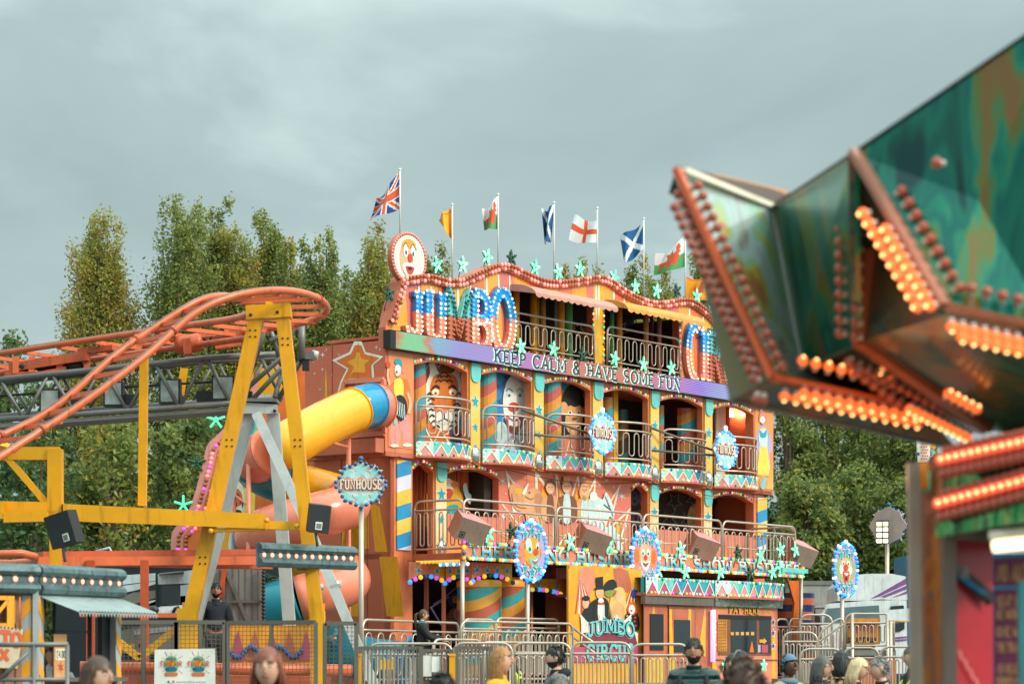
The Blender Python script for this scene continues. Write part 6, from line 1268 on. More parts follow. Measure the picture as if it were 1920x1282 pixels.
b = MB(); lettering(b, '\u00a34.00', lambda x_, z_, l_: c-DW*.07+DW*x_+NW*(.004+.0005*l_)+Vector((0, 0, .19+z_)), .07, MT['black'], .16, .14, 0, .12); f = lambda pts, m, k: b.flat([c+DW*x_+NW*(.003+.0015*k)+Vector((0, 0, z_)) for x_, z_ in pts], m)
f([(-.085, .17), (.085, .17), (.085, .28), (-.085, .28)], MT['cream'], 0); f([(-.05, .3), (.05, .3), (.03, .38), (-.01, .34), (-.04, .4)], MT['gold'], 0); f(star2(0, .1, .06, .02, 6), MT['red'], 0); b.build('card_print', PC)
# hanging wooden sign
HS = thing('hanging_sign', 'chained wooden board with burnt orange stencil letters on the kiosk wall', 'sign', (a1.x-.6, a1.y-.1, 0)); b = MB(); ys = a1.y-.12
SL = (a1.y-a0.y)/(a1.x-a0.x); av = lambda px, py, o_=0.: at(px, py, a1.y-.12-(69-px)*(a1.y-a0.y)/149+o_); q = [av(-60, 1165), av(44, 1179), av(33, 1252), av(-60, 1250)]
b.prism([v for v in q], (0, .04, 0), MT['board'], MT['brown']); b.build('board', HS); b = MB()
for t_, px, py, hpx in (('TO', 2, 1208, 25), ('X', -2, 1236, 21)):
    o_ = av(px, py, -.008); lettering(b, t_, lambda x_, z_, l_: Vector((o_.x+x_, o_.y+SL*x_-.0012*l_, o_.z+z_-x_*.1)), hpx/FP*ys, MT['rtext'], .28, (33 if t_ == 'TO' else 17)/FP*ys, 0, .1)
b.build('stencil_lettering', HS); b = MB(); b.tube([av(37, 1118), av(37, 1178)], .008, MT['rust'], 5); b.build('chain', HS)
for i in range(6): b = MB(); b.dome(av(2+i*7, 1174.5+i*.9, -.003), (0, -1, 0), .012, MT['brown'], 6); b.build('rivet', HS)
RB = thing('handrail', 'grey tubular queue rail in front of the kiosk wall', 'handrail', (at(60, HZ, 22).x, 22, 0)); b = MB(); Yr = 22.3
b.tube([at(-40, 1208, Yr), at(128, 1207.5, Yr)], .022, MT['greysteel'], 8); b.tube([at(-40, 1274, Yr), at(128, 1273, Yr)], .018, MT['greysteel'], 8); b.tube([at(126, 1208, Yr), at(126, 1620, Yr)], .02, MT['greysteel'], 8); b.tube([at(64, 1208, Yr), at(64, 1620, Yr)], .02, MT['greysteel'], 8); b.tube([at(52, 1222, Yr), at(0, 1274, Yr)], .018, MT['greysteel'], 8); b.build('rail_tube', RB)
# ================================================================== mirrored star-point ride at the right
def foil(name, stops, sc_=(5, 5, 1.2), rough=.22, metal=.55, dist=1.2, loc=(0, 0, 0)):  # streaky colour ramp; on the mirror panels it paints in their blurred reflections
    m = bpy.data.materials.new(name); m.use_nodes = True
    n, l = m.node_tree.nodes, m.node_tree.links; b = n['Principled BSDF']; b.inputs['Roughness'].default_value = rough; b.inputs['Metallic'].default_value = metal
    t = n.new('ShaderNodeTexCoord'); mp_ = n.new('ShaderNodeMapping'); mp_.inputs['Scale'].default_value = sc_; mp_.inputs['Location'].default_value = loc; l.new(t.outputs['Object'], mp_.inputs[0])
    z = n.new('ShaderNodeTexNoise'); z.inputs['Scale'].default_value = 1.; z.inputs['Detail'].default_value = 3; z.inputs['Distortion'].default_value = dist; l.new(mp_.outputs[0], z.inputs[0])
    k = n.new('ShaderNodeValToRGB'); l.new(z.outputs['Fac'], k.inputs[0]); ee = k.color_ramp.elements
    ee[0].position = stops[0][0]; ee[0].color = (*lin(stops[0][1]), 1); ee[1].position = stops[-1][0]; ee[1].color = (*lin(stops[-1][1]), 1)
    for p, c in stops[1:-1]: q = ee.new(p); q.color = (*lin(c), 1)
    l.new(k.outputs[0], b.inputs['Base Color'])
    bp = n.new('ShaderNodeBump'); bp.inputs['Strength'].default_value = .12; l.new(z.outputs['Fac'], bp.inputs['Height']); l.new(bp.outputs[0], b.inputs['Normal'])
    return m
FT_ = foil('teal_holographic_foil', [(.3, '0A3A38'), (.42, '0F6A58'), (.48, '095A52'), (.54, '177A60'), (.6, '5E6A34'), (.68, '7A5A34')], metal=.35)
FM_ = foil('grey_painted_reflection', [(.3, '8A6A60'), (.4, 'A5B4AE'), (.47, 'A8B8B4'), (.53, '88B090'), (.59, 'B8AA48'), (.68, 'A86A44')], (3.6, 3.6, 2.6), .16, .3)
FY_ = foil('olive_painted_reflection', [(.3, '5A4A2E'), (.45, '8A7C34'), (.55, '7C7A6A'), (.7, 'A08A2E')], (2, 2, 1.5), .25, .3)
FDK = foil('dark_painted_reflection', [(.3, '2A3C40'), (.42, '55645F'), (.5, '3C4A48'), (.58, '6E5A3E'), (.66, '7A4A34'), (.76, '2E3E44')], (2.2, 2.2, 2.2), .18, .3)
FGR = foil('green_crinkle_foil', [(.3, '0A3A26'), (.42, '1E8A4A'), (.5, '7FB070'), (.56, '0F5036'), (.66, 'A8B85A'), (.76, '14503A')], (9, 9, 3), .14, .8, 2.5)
FBR = foil('copper_painted_reflection', [(.3, '8A5038'), (.42, 'C87038'), (.5, '9A6C58'), (.6, 'D88438'), (.7, 'A85A3A')], (7, 7, 2.2), .25, .0)
TRIM = mat('orange_trim_angle', 'C65A30', .4, dirt=.2); TRIMD = mat('dark_orange_trim', '8E4422', .45)
CAPU = mat('unlit_coral_cap', 'A2503C', .3, dirt=0, var=.05); SOCK = mat('white_lamp_socket', 'B7ADA2', .5, dirt=0)
RD = thing('dodgem_canopy', 'huge mirrored star pointed ride canopy with orange lamp rows, out of focus at right', 'fairground ride', (at(1800, HZ, 10.3).x, 10.3, 0))
V = dict(a=(1268, 320, 10.3), b=(1448, 388, 11.0), c=(1505, 690, 10.8), d=(1447, 708, 10.1), e=(1368, 751, 10.25), g=(1794, 842, 10.9), h=(1728, 768, 10.7), i=(1840, 806, 11.2),
 s=(1600, 287, 9.4), t=(1770, 575, 9.0), u=(1975, 622, 9.0), v=(1628, 468, 10.1), w=(1607, 642, 10.2), x=(1850, 806, 10.6), y=(2000, 14, 8.9), z=(2000, 700, 9.8), q=(2000, 830, 10.6), r=(1482, 362, 11.6))
V = {k: at(*p) for k, p in V.items()}
def panel(keys, m, name='mirror_panel', th=.02):
    b = MB(); pts = [V[k] if isinstance(k, str) else k for k in keys]; n_ = Vector((0, 0, 0))
    for i in range(len(pts)): n_ += (pts[i]-pts[0]).cross(pts[(i+1) % len(pts)]-pts[0])
    n_.normalize()
    if n_.y < 0: n_ = -n_
    c = sum(pts, Vector((0, 0, 0)))/len(pts)
    for i in range(len(pts)):      # fan from the middle keeps folded sheets clean
        p, q = pts[i], pts[(i+1) % len(pts)]; o = n_*th
        b.add([c, p, q, c+o, p+o, q+o], [(0, 1, 2), (3, 5, 4), (1, 4, 5, 2)], m)
    return b.build(name, RD)
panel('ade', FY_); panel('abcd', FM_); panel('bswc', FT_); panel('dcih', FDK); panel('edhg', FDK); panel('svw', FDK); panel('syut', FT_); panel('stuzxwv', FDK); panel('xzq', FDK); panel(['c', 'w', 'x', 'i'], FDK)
b = MB(); b.hexa([V['a'], V['b'], V['b']+Vector((0, .5, 0)), V['a']+Vector((0, .5, 0)), V['a']+Vector((0, 0, .02)), V['b']+Vector((0, 0, .02)), V['r'], at(1300, 322, 11.2)], MT['dark2']); b.bar(at(1330, 332, 10.9), at(1470, 364, 11.5), .03, .03, MT['tan']); b.bar(at(1340, 340, 10.8), at(1455, 374, 11.3), .02, .02, MT['cream']); b.bar(V['a']+Vector((.03, -.01, 0)), V['b']+Vector((0, -.01, 0)), .03, .02, MT['cream']); b.build('roof_edge', RD)
def trim(pts, w_, m, o_=-.03):
    b = MB(); pts = [(V[p] if isinstance(p, str) else p)+Vector((0, o_, 0)) for p in pts]
    for p, q in zip(pts, pts[1:]): b.bar(p, q, w_, w_*.5, m)
    b.build('trim_strip', RD)
trim('ad', .05, TRIM); trim(['d', 'h'], .04, TRIM); trim('st', .05, mat('rose_trim', 'A8705C', .4)); trim('tu', .045, TRIMD); trim('vwx', .06, TRIMD); trim('bc', .025, MT['lgrey'], -.01); trim(['e', 'g'], .02, mat('slate_edge', '3C5056', .3), 0); trim('sb', .012, MT['black'], -.005); trim('sy', .012, MT['black'], -.005); trim(['c', 'i'], .02, MT['black'])  # the inner strip is orange trim with its shadow put into the colour
LAMPS = []
def lamps(p, q, n, off, nrm, lit, jit=0):
    p = V[p] if isinstance(p, str) else p; q = V[q] if isinstance(q, str) else q; off = Vector(off); nrm = Vector(nrm).normalized()
    for i in range(n): LAMPS.append((p+(q-p)*((i+.5+jit)/n)+off, nrm, lit))
A_, D_ = V['a'], V['d']
wv = Vector((-1, -.25, -.45)).normalized()
for row, (o_, s_) in enumerate(((.014, 0.), (.05, .35))):
    p = A_+(D_-A_)*(.1 if row == 0 else .13); lamps(p, D_, 19, wv*o_, (-.92, -.2, .05), 0, s_-.2)
lamps(A_+(D_-A_)*.08, D_, 18, Vector((.03, -.02, .012)), (.6, -.7, .3), 0)
H_ = V['h']
lamps(D_+(H_-D_)*.04, H_, 13, (-.0, -.04, -.045), (-.1, -.3, -.95), 1); lamps(D_+(H_-D_)*.1, H_, 12, (.02, -.03, -.02), (-.1, -.35, -.93), 1, .4); lamps(D_+(H_-D_)*.08, H_, 11, (.04, -.02, .06), (.1, -.5, .6), 1)
lamps(D_+(H_-D_)*-.02, D_+(H_-D_)*.06, 2, (-.06, -.05, -.07), (-.3, -.3, -.9), 0)
S_, T_ = V['s'], V['t']
lamps(S_+(T_-S_)*.34, T_, 10, (-.07, -.03, -.02), (-.8, -.5, -.2), 1); lamps(S_+(T_-S_)*.46, T_, 9, (-.035, -.05, -.01), (-.8, -.6, -.2), 1, .2); lamps(S_+(T_-S_)*.3, T_, 9, (.045, -.03, .03), (.6, -.6, .3), 0)  # last row: unlit lamps added in place of small mirror reflections
lamps(T_, V['u'], 10, (.0, -.04, -.05), (0, -.4, -.9), 1); lamps(T_, V['u'], 10, (.02, -.05, -.085), (0, -.4, -.9), 1, .4); lamps(T_, V['u'], 7, (.06, -.03, .045), (0, -.5, .8), 0)
W_ = V['w']; p0 = at(1592, 345, 9.9)
lamps(p0, W_+Vector((-.04, -.05, 0)), 12, (-.02, -.04, 0), (-.9, -.3, 0), 0); lamps(p0+Vector((.04, 0, .02)), W_+Vector((0, -.05, 0)), 11, (.0, -.05, -.02), (-.9, -.3, 0), 0)
lamps(at(1585, 672, 10.3), at(1790, 775, 10.7), 13, (0, -.05, 0), (-.5, -.5, -.6), 0); lamps(at(1600, 690, 10.3), at(1740, 790, 10.7), 9, (0, -.05, 0), (-.5, -.5, -.6), 0)
lamps(at(1700, 760, 10.3), at(1818, 818, 10.5), 10, (0, -.06, 0), (-.4, -.5, -.7), 1); lamps(at(1760, 745, 10.3), at(1825, 780, 10.4), 5, (0, -.08, 0), (.3, -.6, .4), 1)
lamps(at(1756, 300, 9.0), at(1768, 325, 9.), 1, (0, -.06, 0), (-.9, -.4, 0), 0)
# ---- ticket-office end below the canopy
Yb = 9.6
b = MB(); b.hexa([at(1780, 868, Yb), at(1960, 826, Yb-.5), at(1960, 826, Yb+1), at(1780, 868, Yb+1), at(1786, 836, Yb), at(1960, 793, Yb-.5), at(1960, 793, Yb+1), at(1786, 836, Yb+1)], mat('mint_enamel', '58B08A', .25)); b.build('fascia_cap', RD)
b = MB(); b.hexa([at(1772, 985, Yb+.05), at(1960, 938, Yb-.45), at(1960, 938, Yb+1), at(1772, 985, Yb+1), at(1775, 868, Yb+.05), at(1960, 826, Yb-.45), at(1960, 826, Yb+1), at(1775, 868, Yb+1)], FGR); b.build('mirror_fascia', RD)
b = MB(); b.bar(at(1768, 990, Yb), at(1960, 955, Yb-.5), .07, .07, FGR); b.hexa([at(1790, 1010, Yb+.1), at(1960, 1024, Yb-.4), at(1960, 1024, Yb+1.2), at(1790, 1010, Yb+1.2), at(1775, 992, Yb+.1), at(1960, 966, Yb-.4), at(1960, 966, Yb+1.2), at(1775, 992, Yb+1.2)], mat('umber_soffit', '5A4C3E', .6)); b.build('soffit', RD)
for (x0, y0, x1, y1) in ((1757, 870, 1960, 826), (1752, 952, 1960, 897)):
    p, q = at(x0, y0, Yb-.06), at(x1, y1, Yb-.56); b = MB(); b.bar(p+Vector((0, .06, 0)), q+Vector((0, .06, 0)), .06, .05, TRIMD); b.build('lamp_rail', RD)
    lamps(p, q, 14, (0, 0, .012), (-.15, -.98, .1), 2); lamps(p, q, 14, (0, .02, -.032), (-.2, -.9, -.5), 0, .5); lamps(p, q, 14, (.02, .03, .034), (-.2, -.9, .5), 0, .3)
def lampmesh(lit):
    b = lampmesh_(lit); b.v = [(x_*.68, y_*.68, z_*.68) for x_, y_, z_ in b.v]; return b
def lampmesh_(lit):
    b = MB()
    if lit != 2: b.tube([(0, 0, -.01), (0, 0, .022)], .017, SOCK, 8)
    m = (CAPU, GB['hot'], GB['tail'])[lit]; b.lathe((0, 0, .02 if lit != 2 else .0), [(.02, 0), (.03, .006), (.031, .02), (.024, .034), (.012, .042)], m, 10)
    if lit: b.sph((0, 0, .066 if lit == 1 else .044), .011, .011, .008, GB['core'], 6, 4)
    return b
protos = {}
LAMPS.sort(key=lambda q: (-q[2], q[0].y)); rest = {0: MB(), 1: MB(), 2: MB()}; rb = INFO[RD.name]
for i, (p, nrm, lit) in enumerate(LAMPS):
    rot = nrm.to_track_quat('Z', 'Y')
    if i < 100:
        if lit not in protos: o = lampmesh(lit).build('cap_lamp', None); protos[lit] = o
        else: o = protos[lit].copy(); C.objects.link(o)
        o.name = 'cap_lamp'; o.parent = RD; o.location = p-rb; o.rotation_mode = 'QUATERNION'; o.rotation_quaternion = rot
    else:
        l_ = lampmesh(lit); R3 = rot.to_matrix(); rest[0].mats = rest[0].mats
        k = len(rest[0].v); rest[0].v += [tuple(R3 @ Vector(v)+p) for v in l_.v]
        for f, mi_, sm_ in zip(l_.f, l_.m, l_.sm): rest[0].f.append(tuple(k+j for j in f)); rest[0].m.append(rest[0].mi(l_.mats[mi_])); rest[0].sm.append(sm_)
rest[0].build('cap_lamp', RD)['kind'] = 'stuff'
# posts, red panel, rules board
b = MB(); b.bar(at(1712, 868, 9.9), at(1727, 1250, 9.9)-Vector((0, 0, 1.55)), .045, .05, mat('tarnished_post', 'A08C7E', .35, .2)); b.build('post', RD)
b = MB(); b.bar(at(1704, 868, 9.95), at(1716, 1250, 9.95)-Vector((0, 0, 1.55)), .012, .03, mat('olive_edge', 'B8A038', .4)); b.build('post_edge', RD)
b = MB(); b.hexa([at(1730, 1750, 10), at(1776, 1750, 9.9), at(1776, 1750, 10.1), at(1730, 1750, 10.2), at(1718, 866, 10), at(1766, 862, 9.9), at(1766, 862, 10.1), at(1718, 866, 10.2)], FBR); b.build('mirror_column', RD)
b = MB(); yy = 9.93
b.hexa([at(1718, 918, yy+.05), at(1742, 914, yy), at(1742, 914, yy+.03), at(1718, 918, yy+.08), at(1716, 872, yy+.05), at(1742, 870, yy), at(1742, 870, yy+.03), at(1716, 872, yy+.08)], MT['gold']); b.tube([at(1717, 921, yy+.03), at(1735, 922, yy), at(1744, 918, yy-.01), at(1744, 868, yy-.01)], .008, MT['mint'], 6); b.build('yellow_reflection', RD)  # yellow mirror reflection on the column, added as a gold plate
b = MB(); b.bar(at(1778, 870, 9.75), at(1783, 1250, 9.75)-Vector((0, 0, 1.55)), .05, .06, mat('dark_post', '6A5A52', .35, .2)); b.build('post', RD)
RED = mat('glossy_red_panel', 'B2202C', .3, var=.2, scale=1.2, dirt=.1)
b = MB(); b.hexa([at(1788, 1750, 9.85), at(1862, 1750, 9.95), at(1862, 1750, 10.0), at(1788, 1750, 9.9), at(1788, 996, 9.85), at(1862, 996, 9.95), at(1862, 996, 10.), at(1788, 996, 9.9)], RED); red_ = b.build('red_panel', RD)
b = MB(); b.flat([at(1788, 1050, 9.82), at(1788, 1080, 9.82), at(1852, 1136, 9.9), at(1862, 1128, 9.9), at(1862, 1108, 9.9)], MT['black']); b.flat([at(1795, 1082, 9.815), at(1812, 1083, 9.83), at(1852, 1112, 9.88), at(1838, 1112, 9.87)], MT['blue']); o_ = at(1789, 1077, 9.805)
lettering(b, 'YUK', lambda x_, z_, l_: Vector((o_.x+x_, o_.y-.0008*l_+x_*.67, o_.z+z_-x_*.25)), .04, MT['lgrey'], .2, .065, 0, .12)
zz_ = [(1799+i*5.2, 1222+i*9+(4 if i % 2 else -4)) for i in range(9)]
l_, r_ = ribbon(zz_, 3.2)
for i in range(len(l_)-1): b.flat([at(q.x, q.y, 9.83+(q.x-1788)*.0013) for q in (l_[i], l_[i+1], r_[i+1], r_[i])], MT['pink'])
b.build('panel_artwork', red_)
RS = thing('rules_board', 'plum coloured ride rules board with pale capitals beside the red panel', 'sign', (at(1888, HZ, 9.6).x, 9.6, 0)); b = MB(); b.hexa([at(1862, 1500, 9.7), at(1925, 1500, 9.6), at(1925, 1500, 9.66), at(1862, 1500, 9.76), at(1862, 1040, 9.7), at(1925, 1036, 9.6), at(1925, 1036, 9.66), at(1862, 1040, 9.76)], mat('plum_board', '7A2C4C', .5, dirt=.1)); b.build('board', RS)
b = MB(); b.flat([at(1862, 1098, 9.69), at(1925, 1098, 9.59), at(1925, 1104, 9.59), at(1862, 1104, 9.69)], MT['blue']); b.flat([at(1862, 1040, 9.69), at(1866, 1040, 9.685), at(1866, 1300, 9.685), at(1862, 1300, 9.69)], mat('violet_edge', '5A3A7A', .5)); b.flat([at(1862, 1041, 9.688), at(1925, 1037, 9.588), at(1925, 1043, 9.588), at(1862, 1047, 9.688)], MT['blue']); b.build('painted_rules', RS)
b = MB()
for t_, py, h_, wd in (('NO ALCOHOL', 1089, 30, 82), ('SEAT BELTS MUST', 1136, 18, 90), ('BE WORN AND CLOSED', 1160, 18, 100), ('ONE WAY ROUND', 1193, 18, 92), ('THE TRACK', 1222, 18, 42), ('NO HEAD ON', 1262, 18, 50), ('BUMPING', 1284, 16, 38)):
    p = at(1869, py, 9.67); lettering(b, t_, lambda x_, z_, l_: Vector((p.x+x_, p.y-.79*x_-.0006*l_, p.z+z_)), h_*9.67/FP, MT['tan'], .2, wd*9.67/FP, 0, .12)
b.build('rules_lettering', RS)
TP = at(1927, 1090, 9.3); b = MB(); b.bar(TP, TP-Vector((-.02, 0, 1.95)), .07, .05, mat('teal_post', '1F6A70', .4)); b.build('teal_post', RD)
b = MB(); p, q = at(1862, 1024, 9.3), at(1975, 1012, 9.2); b.tube([p, q], .022, E('lit_fluorescent_tube', 'FFE9C0', 1.6), 12); o = b.build('fluorescent_tube', RD); b = MB(); b.bar(p+Vector((0, .03, .04)), q+Vector((0, .03, .04)), .07, .03, MT['cream']); b.build('lamp_batten', RD)
lp = bpy.data.lights.new('lamp_row_glow', 'POINT'); lp.energy = 4; lp.color = (1, .5, .22); lp.shadow_soft_size = .3; lo = bpy.data.objects.new('lamp_row_glow', lp); C.objects.link(lo); lo.location = at(1640, 745, 10.2)-Vector((0, .1, .15)); 
lp2 = lp.copy(); lo2 = bpy.data.objects.new('lamp_row_glow', lp2); C.objects.link(lo2); lo2.location = at(1740, 520, 9.2)-Vector((.15, .1, 0))
# a far ride's white board above the mirrored column
WB = thing('ride_board', 'small white board with brown lamp caps showing above the mirrored column', 'sign', (at(1740, HZ, 45).x, 45, 0)); b = MB(); b.prism([at(1719, 822, 45), at(1746, 822, 45), at(1742, 866, 45), at(1722, 866, 45)], (0, .1, 0), MT['cream']); b.tube([at(1735, 866, 45.05), at(1735, 1765, 45.05)], .06, MT['galv']); b.prism([at(1746, 826, 45.03), at(1756, 834, 45.03), at(1753, 842, 45.03), at(1745, 838, 45.03)], (0, .1, 0), MT['gold']); b.prism([at(1718, 848, 44.98), at(1724, 848, 44.98), at(1724, 853, 44.98), at(1718, 853, 44.98)], (0, .05, 0), MT['navy']); b.build('board', WB)
b = MB()
for i in range(7):
    for j in range(3): b.sph(at(1728+j*4.5+(i % 2)*2, 826+i*5.6, 44.97), .018, .02, .012, MT['red'], 6, 4)
b.build('lamp_cap_row', WB)
# ================================================================== trees
def leafmat(name, c, tr=.35):
    m = bpy.data.materials.new(name); m.use_nodes = True; n, l = m.node_tree.nodes, m.node_tree.links
    b = n['Principled BSDF']; b.inputs['Base Color'].default_value = (*lin(c), 1); b.inputs['Roughness'].default_value = .55; b.inputs['Specular IOR Level'].default_value = .3
    t = n.new('ShaderNodeBsdfTranslucent'); t.inputs[0].default_value = (*[min(1, v*1.5) for v in lin(c)], 1); mix = n.new('ShaderNodeMixShader'); mix.inputs[0].default_value = tr
    l.new(b.outputs[0], mix.inputs[1]); l.new(t.outputs[0], mix.inputs[2]); l.new(mix.outputs[0], n['Material Output'].inputs[0]); return m
LF = dict(o=leafmat('olive_leaf', '838A48'), d=leafmat('dark_leaf', '5A6A38'), y=leafmat('yellowing_leaf', '98903F'), r=leafmat('rusty_leaf', 'A07A3C'), b=leafmat('deep_green_leaf', '506A44'), g=leafmat('grey_green_leaf', '7E8C5A'))
BARK = mat('bark', '5E5040', .9, var=.3, scale=4)
def leaves(name, parent, cent, rad, per, size, mix, rs, up=.0, tall=1.15):
    """many leaf-sized faces: per leaves round every centre"""
    cent = np.array(cent, float); n = len(cent)*per
    c = np.repeat(cent, per, 0); rr = np.repeat(np.array(rad, float), per)
    d = np.clip(rs.normal(size=(n, 3)), -2.2, 2.2); p = c+d*(rr*.56)[:, None]*np.array([1, 1, tall])
    a = rs.normal(size=(n, 3)); a[:, 2] += up; a /= np.linalg.norm(a, axis=1)[:, None]; t = rs.normal(size=(n, 3)); b_ = np.cross(a, t); b_ /= np.linalg.norm(b_, axis=1)[:, None]
    s = (size*(.6+.8*rs.random(n)))[:, None]; a *= s; b_ *= s*.62
    v = np.stack([p-a*.6, p+b_*.55, p+a*.75, p-b_*.55], 1).reshape(-1, 3)
    base = np.array(INFO[parent.name]); v -= base
    me = bpy.data.meshes.new(name); me.vertices.add(4*n); me.loops.add(4*n); me.polygons.add(n)
    me.vertices.foreach_set('co', v.ravel()); me.loops.foreach_set('vertex_index', np.arange(4*n)); me.polygons.foreach_set('loop_start', np.arange(0, 4*n, 4))
    ks = list(mix); 
    for k in ks: me.materials.append(LF[k])
    cl = np.repeat(rs.random(len(cent)), per); w_ = np.cumsum([mix[k] for k in ks]); w_ = w_/w_[-1]; pick = np.searchsorted(w_, np.clip(.6*cl+.4*rs.random(n), 0, .999))
    me.polygons.foreach_set('material_index', pick.astype(np.int32)); me.update(); me.validate()
    o = bpy.data.objects.new(name, me); C.objects.link(o); o.parent = parent; return o
def poplar(px, ytop, Y, halfw, lab, seed, mix, lean=0., dens=1., low=1.2, group='poplar trees behind the funfair', yshape=None):
    """upright tree: many steep limbs, each carrying leaf clumps"""
    rs = np.random.default_rng(seed); base = at(px, HZ, Y); base.z = 0; H = at(px, ytop, Y).z; W = halfw/FP*Y*1.06
    T_ = thing('poplar_tree', lab, 'tree', base, 0, group); b = MB()
    b.tube([base, base+Vector((lean*.3, 0, H*.35)), base+Vector((lean*.7, 0, H*.7)), base+Vector((lean, 0, H*.93))], [H*.016, H*.012, H*.007, .03], BARK, 7)
    prof = yshape or (lambda t: min(1., max(0, (1.005-t)/.17))**.55)
    cent, rad = [], []
    nl = int(120*dens)
    for i in range(nl):
        tt = low/H+.06+(.985-low/H-.06)*((i+rs.random())/nl); an = i*2.4+rs.random(); r_ = W*prof(tt)*(.25+.72*rs.random()**.45); L_ = H*(.10+.1*rs.random())
        p2 = base+Vector((lean*tt+math.cos(an)*r_, math.sin(an)*r_, H*tt)); p0 = base+Vector((lean*tt, 0, max(.5, H*tt-L_))); p1 = p0+Vector((math.cos(an)*r_*.75, math.sin(an)*r_*.75, L_*.35))
        b.tube([p0, p1, p2], [.08*(1-tt)+.025, .04, .012], BARK, 4, caps=False)
        for j in range(4):
            f = .4+.65*j/3; q = p0*(1-f)**2+p1*2*f*(1-f)+p2*f*f; k_ = 1.25-.55*f
            cent.append((q.x+rs.normal()*.18, q.y+rs.normal()*.18, q.z+rs.normal()*.2)); rad.append((W*(.15+.1*rs.random())*k_+.24)*min(1, prof(tt)*.75+.22))
    b.build('trunk', T_); leaves('crown', T_, cent, rad, 125, .1, mix, rs, .2, 1.9)
    return T_
def broad(px, ytop, Y, halfw, lab, seed, mix, ybot=1.0, per=60, n=110, size=.15, group=None, name='broadleaf_tree', droop=False):
    rs = np.random.default_rng(seed); base = at(px, HZ, Y); base.z = 0; H = at(px, ytop, Y).z; W = halfw/FP*Y
    T_ = thing(name, lab, 'tree', base, 0, group); b = MB(); b.tube([base, base+Vector((.1, 0, H*.4)), base+Vector((-.1, 0, H*.8))], [H*.022, H*.016, .05], BARK, 8)
    cent, rad = [], []; r0 = W*.2
    for i in range(n):
        th = rs.random()*2*math.pi; ct = 1-2*rs.random(); st_ = math.sqrt(1-ct*ct); f = .55+.42*rs.random()**.5; rr = W*.84*f
        q = Vector((base.x+math.cos(th)*st_*rr, base.y+math.sin(th)*st_*rr, ybot+(H-ybot)*(.5+.47*ct*f))); cent.append(tuple(q)); rad.append(r0*(.7+.7*rs.random()))
        if i % 5 == 0: b.tube([base+Vector((0, 0, H*(.2+.3*rs.random()))), (Vector((base.x, base.y, q.z))+q)/2+Vector((0, 0, -.4)), q], [.09, .05, .015], BARK, 4, caps=False)
    b.build('trunk', T_); leaves('crown', T_, cent, rad, per, size, mix, rs, -.3 if droop else .3)
    return T_
POP = dict(o=5, d=2, y=2, g=2); POPY = dict(o=4, y=3, r=1.6, d=1.5); POPD = dict(d=4, o=3, g=1)
wide = lambda t: min(1., max(0, (1.004-t)/.02)**.5, .34+.66*(1-t)/.3)
poplar(176, 412, 92, 84, 'tall solitary poplar with rusty patches at the far left', 1, POPY, .2, 1.25, yshape=wide)
poplar(344, 384, 92, 66, 'tallest poplar, rising behind the orange coaster crest', 2, POP, 0, 1.2)
poplar(402, 396, 94, 38, 'slim poplar pressed against the tallest one', 3, POP, .1, .8)
poplar(455, 428, 93, 40, 'narrow forked poplar left of the coaster turn', 4, POPY, -.2, .8)
poplar(497, 405, 94, 42, 'pointed poplar directly behind the coaster turn', 5, POP, .1, .85)
poplar(545, 450, 95, 28, 'very thin poplar just right of the coaster turn', 6, POPY, 0, .6)
poplar(600, 448, 93, 46, 'tapering poplar left of the funhouse end wall', 7, POP, 0, .9)
poplar(642, 512, 96, 44, 'short poplar over the funhouse end wall', 8, POP, .2, .8)
poplar(703, 446, 94, 50, 'poplar behind the round clown medallion', 9, POPY, 0, 1.0)
poplar(818, 470, 97, 30, 'poplar tip showing right of the clown medallion', 10, POP, 0, .6)
poplar(1085, 488, 100, 34, 'poplar tip between the second and third gable stars', 11, POPY, 0, .6)
poplar(1190, 506, 100, 40, 'poplar tip under the large blue saltire flag', 12, POP, 0, .7)
poplar(1240, 512, 102, 44, 'poplar tip under the spread dragon flag', 13, POPY, 0, .8)
poplar(1318, 486, 102, 42, 'poplar tip half hidden by the mirrored ride tip', 14, POP, 0, .8)
DK = dict(b=5, d=3, o=1); MD = dict(d=4, o=3, b=1)
broad(10, 600, 88, 92, 'dark rounded tree at the left edge of the picture', 21, DK, per=80)
broad(92, 655, 84, 60, 'dark low tree left of the solitary poplar', 22, DK)
broad(60, 770, 74, 110, 'broad dark bush behind the yellow coaster frame', 23, DK, .2, 80, name='bush')
broad(205, 745, 76, 105, 'rust flecked lower foliage under the solitary poplar', 24, dict(o=4, d=3, y=2, r=1), .2, 85, name='bush')
broad(340, 730, 77, 95, 'dark bush behind the middle of the coaster beam', 25, MD, .2, 80, name='bush')
broad(440, 740, 78, 80, 'shaded bush behind the scenic wing', 26, DK, .2, 75, name='bush')
broad(560, 660, 82, 80, 'bush hidden behind the spiral slide', 27, MD, .2, 50, name='bush')
WL = dict(o=5, d=3, y=1.6, g=2)
for i, (px, yt, Y, hw, lab) in enumerate(((1478, 640, 92, 78, 'willowy tree touching the right end of the funhouse'), (1560, 610, 96, 95, 'tall willowy tree behind the laughing clown sign'), (1640, 650, 92, 85, 'willowy tree behind the reversed star sign'), (1712, 690, 90, 75, 'willowy tree behind the mirrored column'), (1520, 860, 84, 80, 'lower willow crown above the grey trailer'), (1610, 850, 85, 85, 'lower willow crown above the lorry cab'), (1700, 870, 84, 70, 'dark lower crown right of the floodlight pole'))):
    broad(px, yt, Y, hw, lab, 40+i, WL if i < 6 else MD, .6, 150, 150, .125, 'trees behind the lorries', 'willow_tree', True)
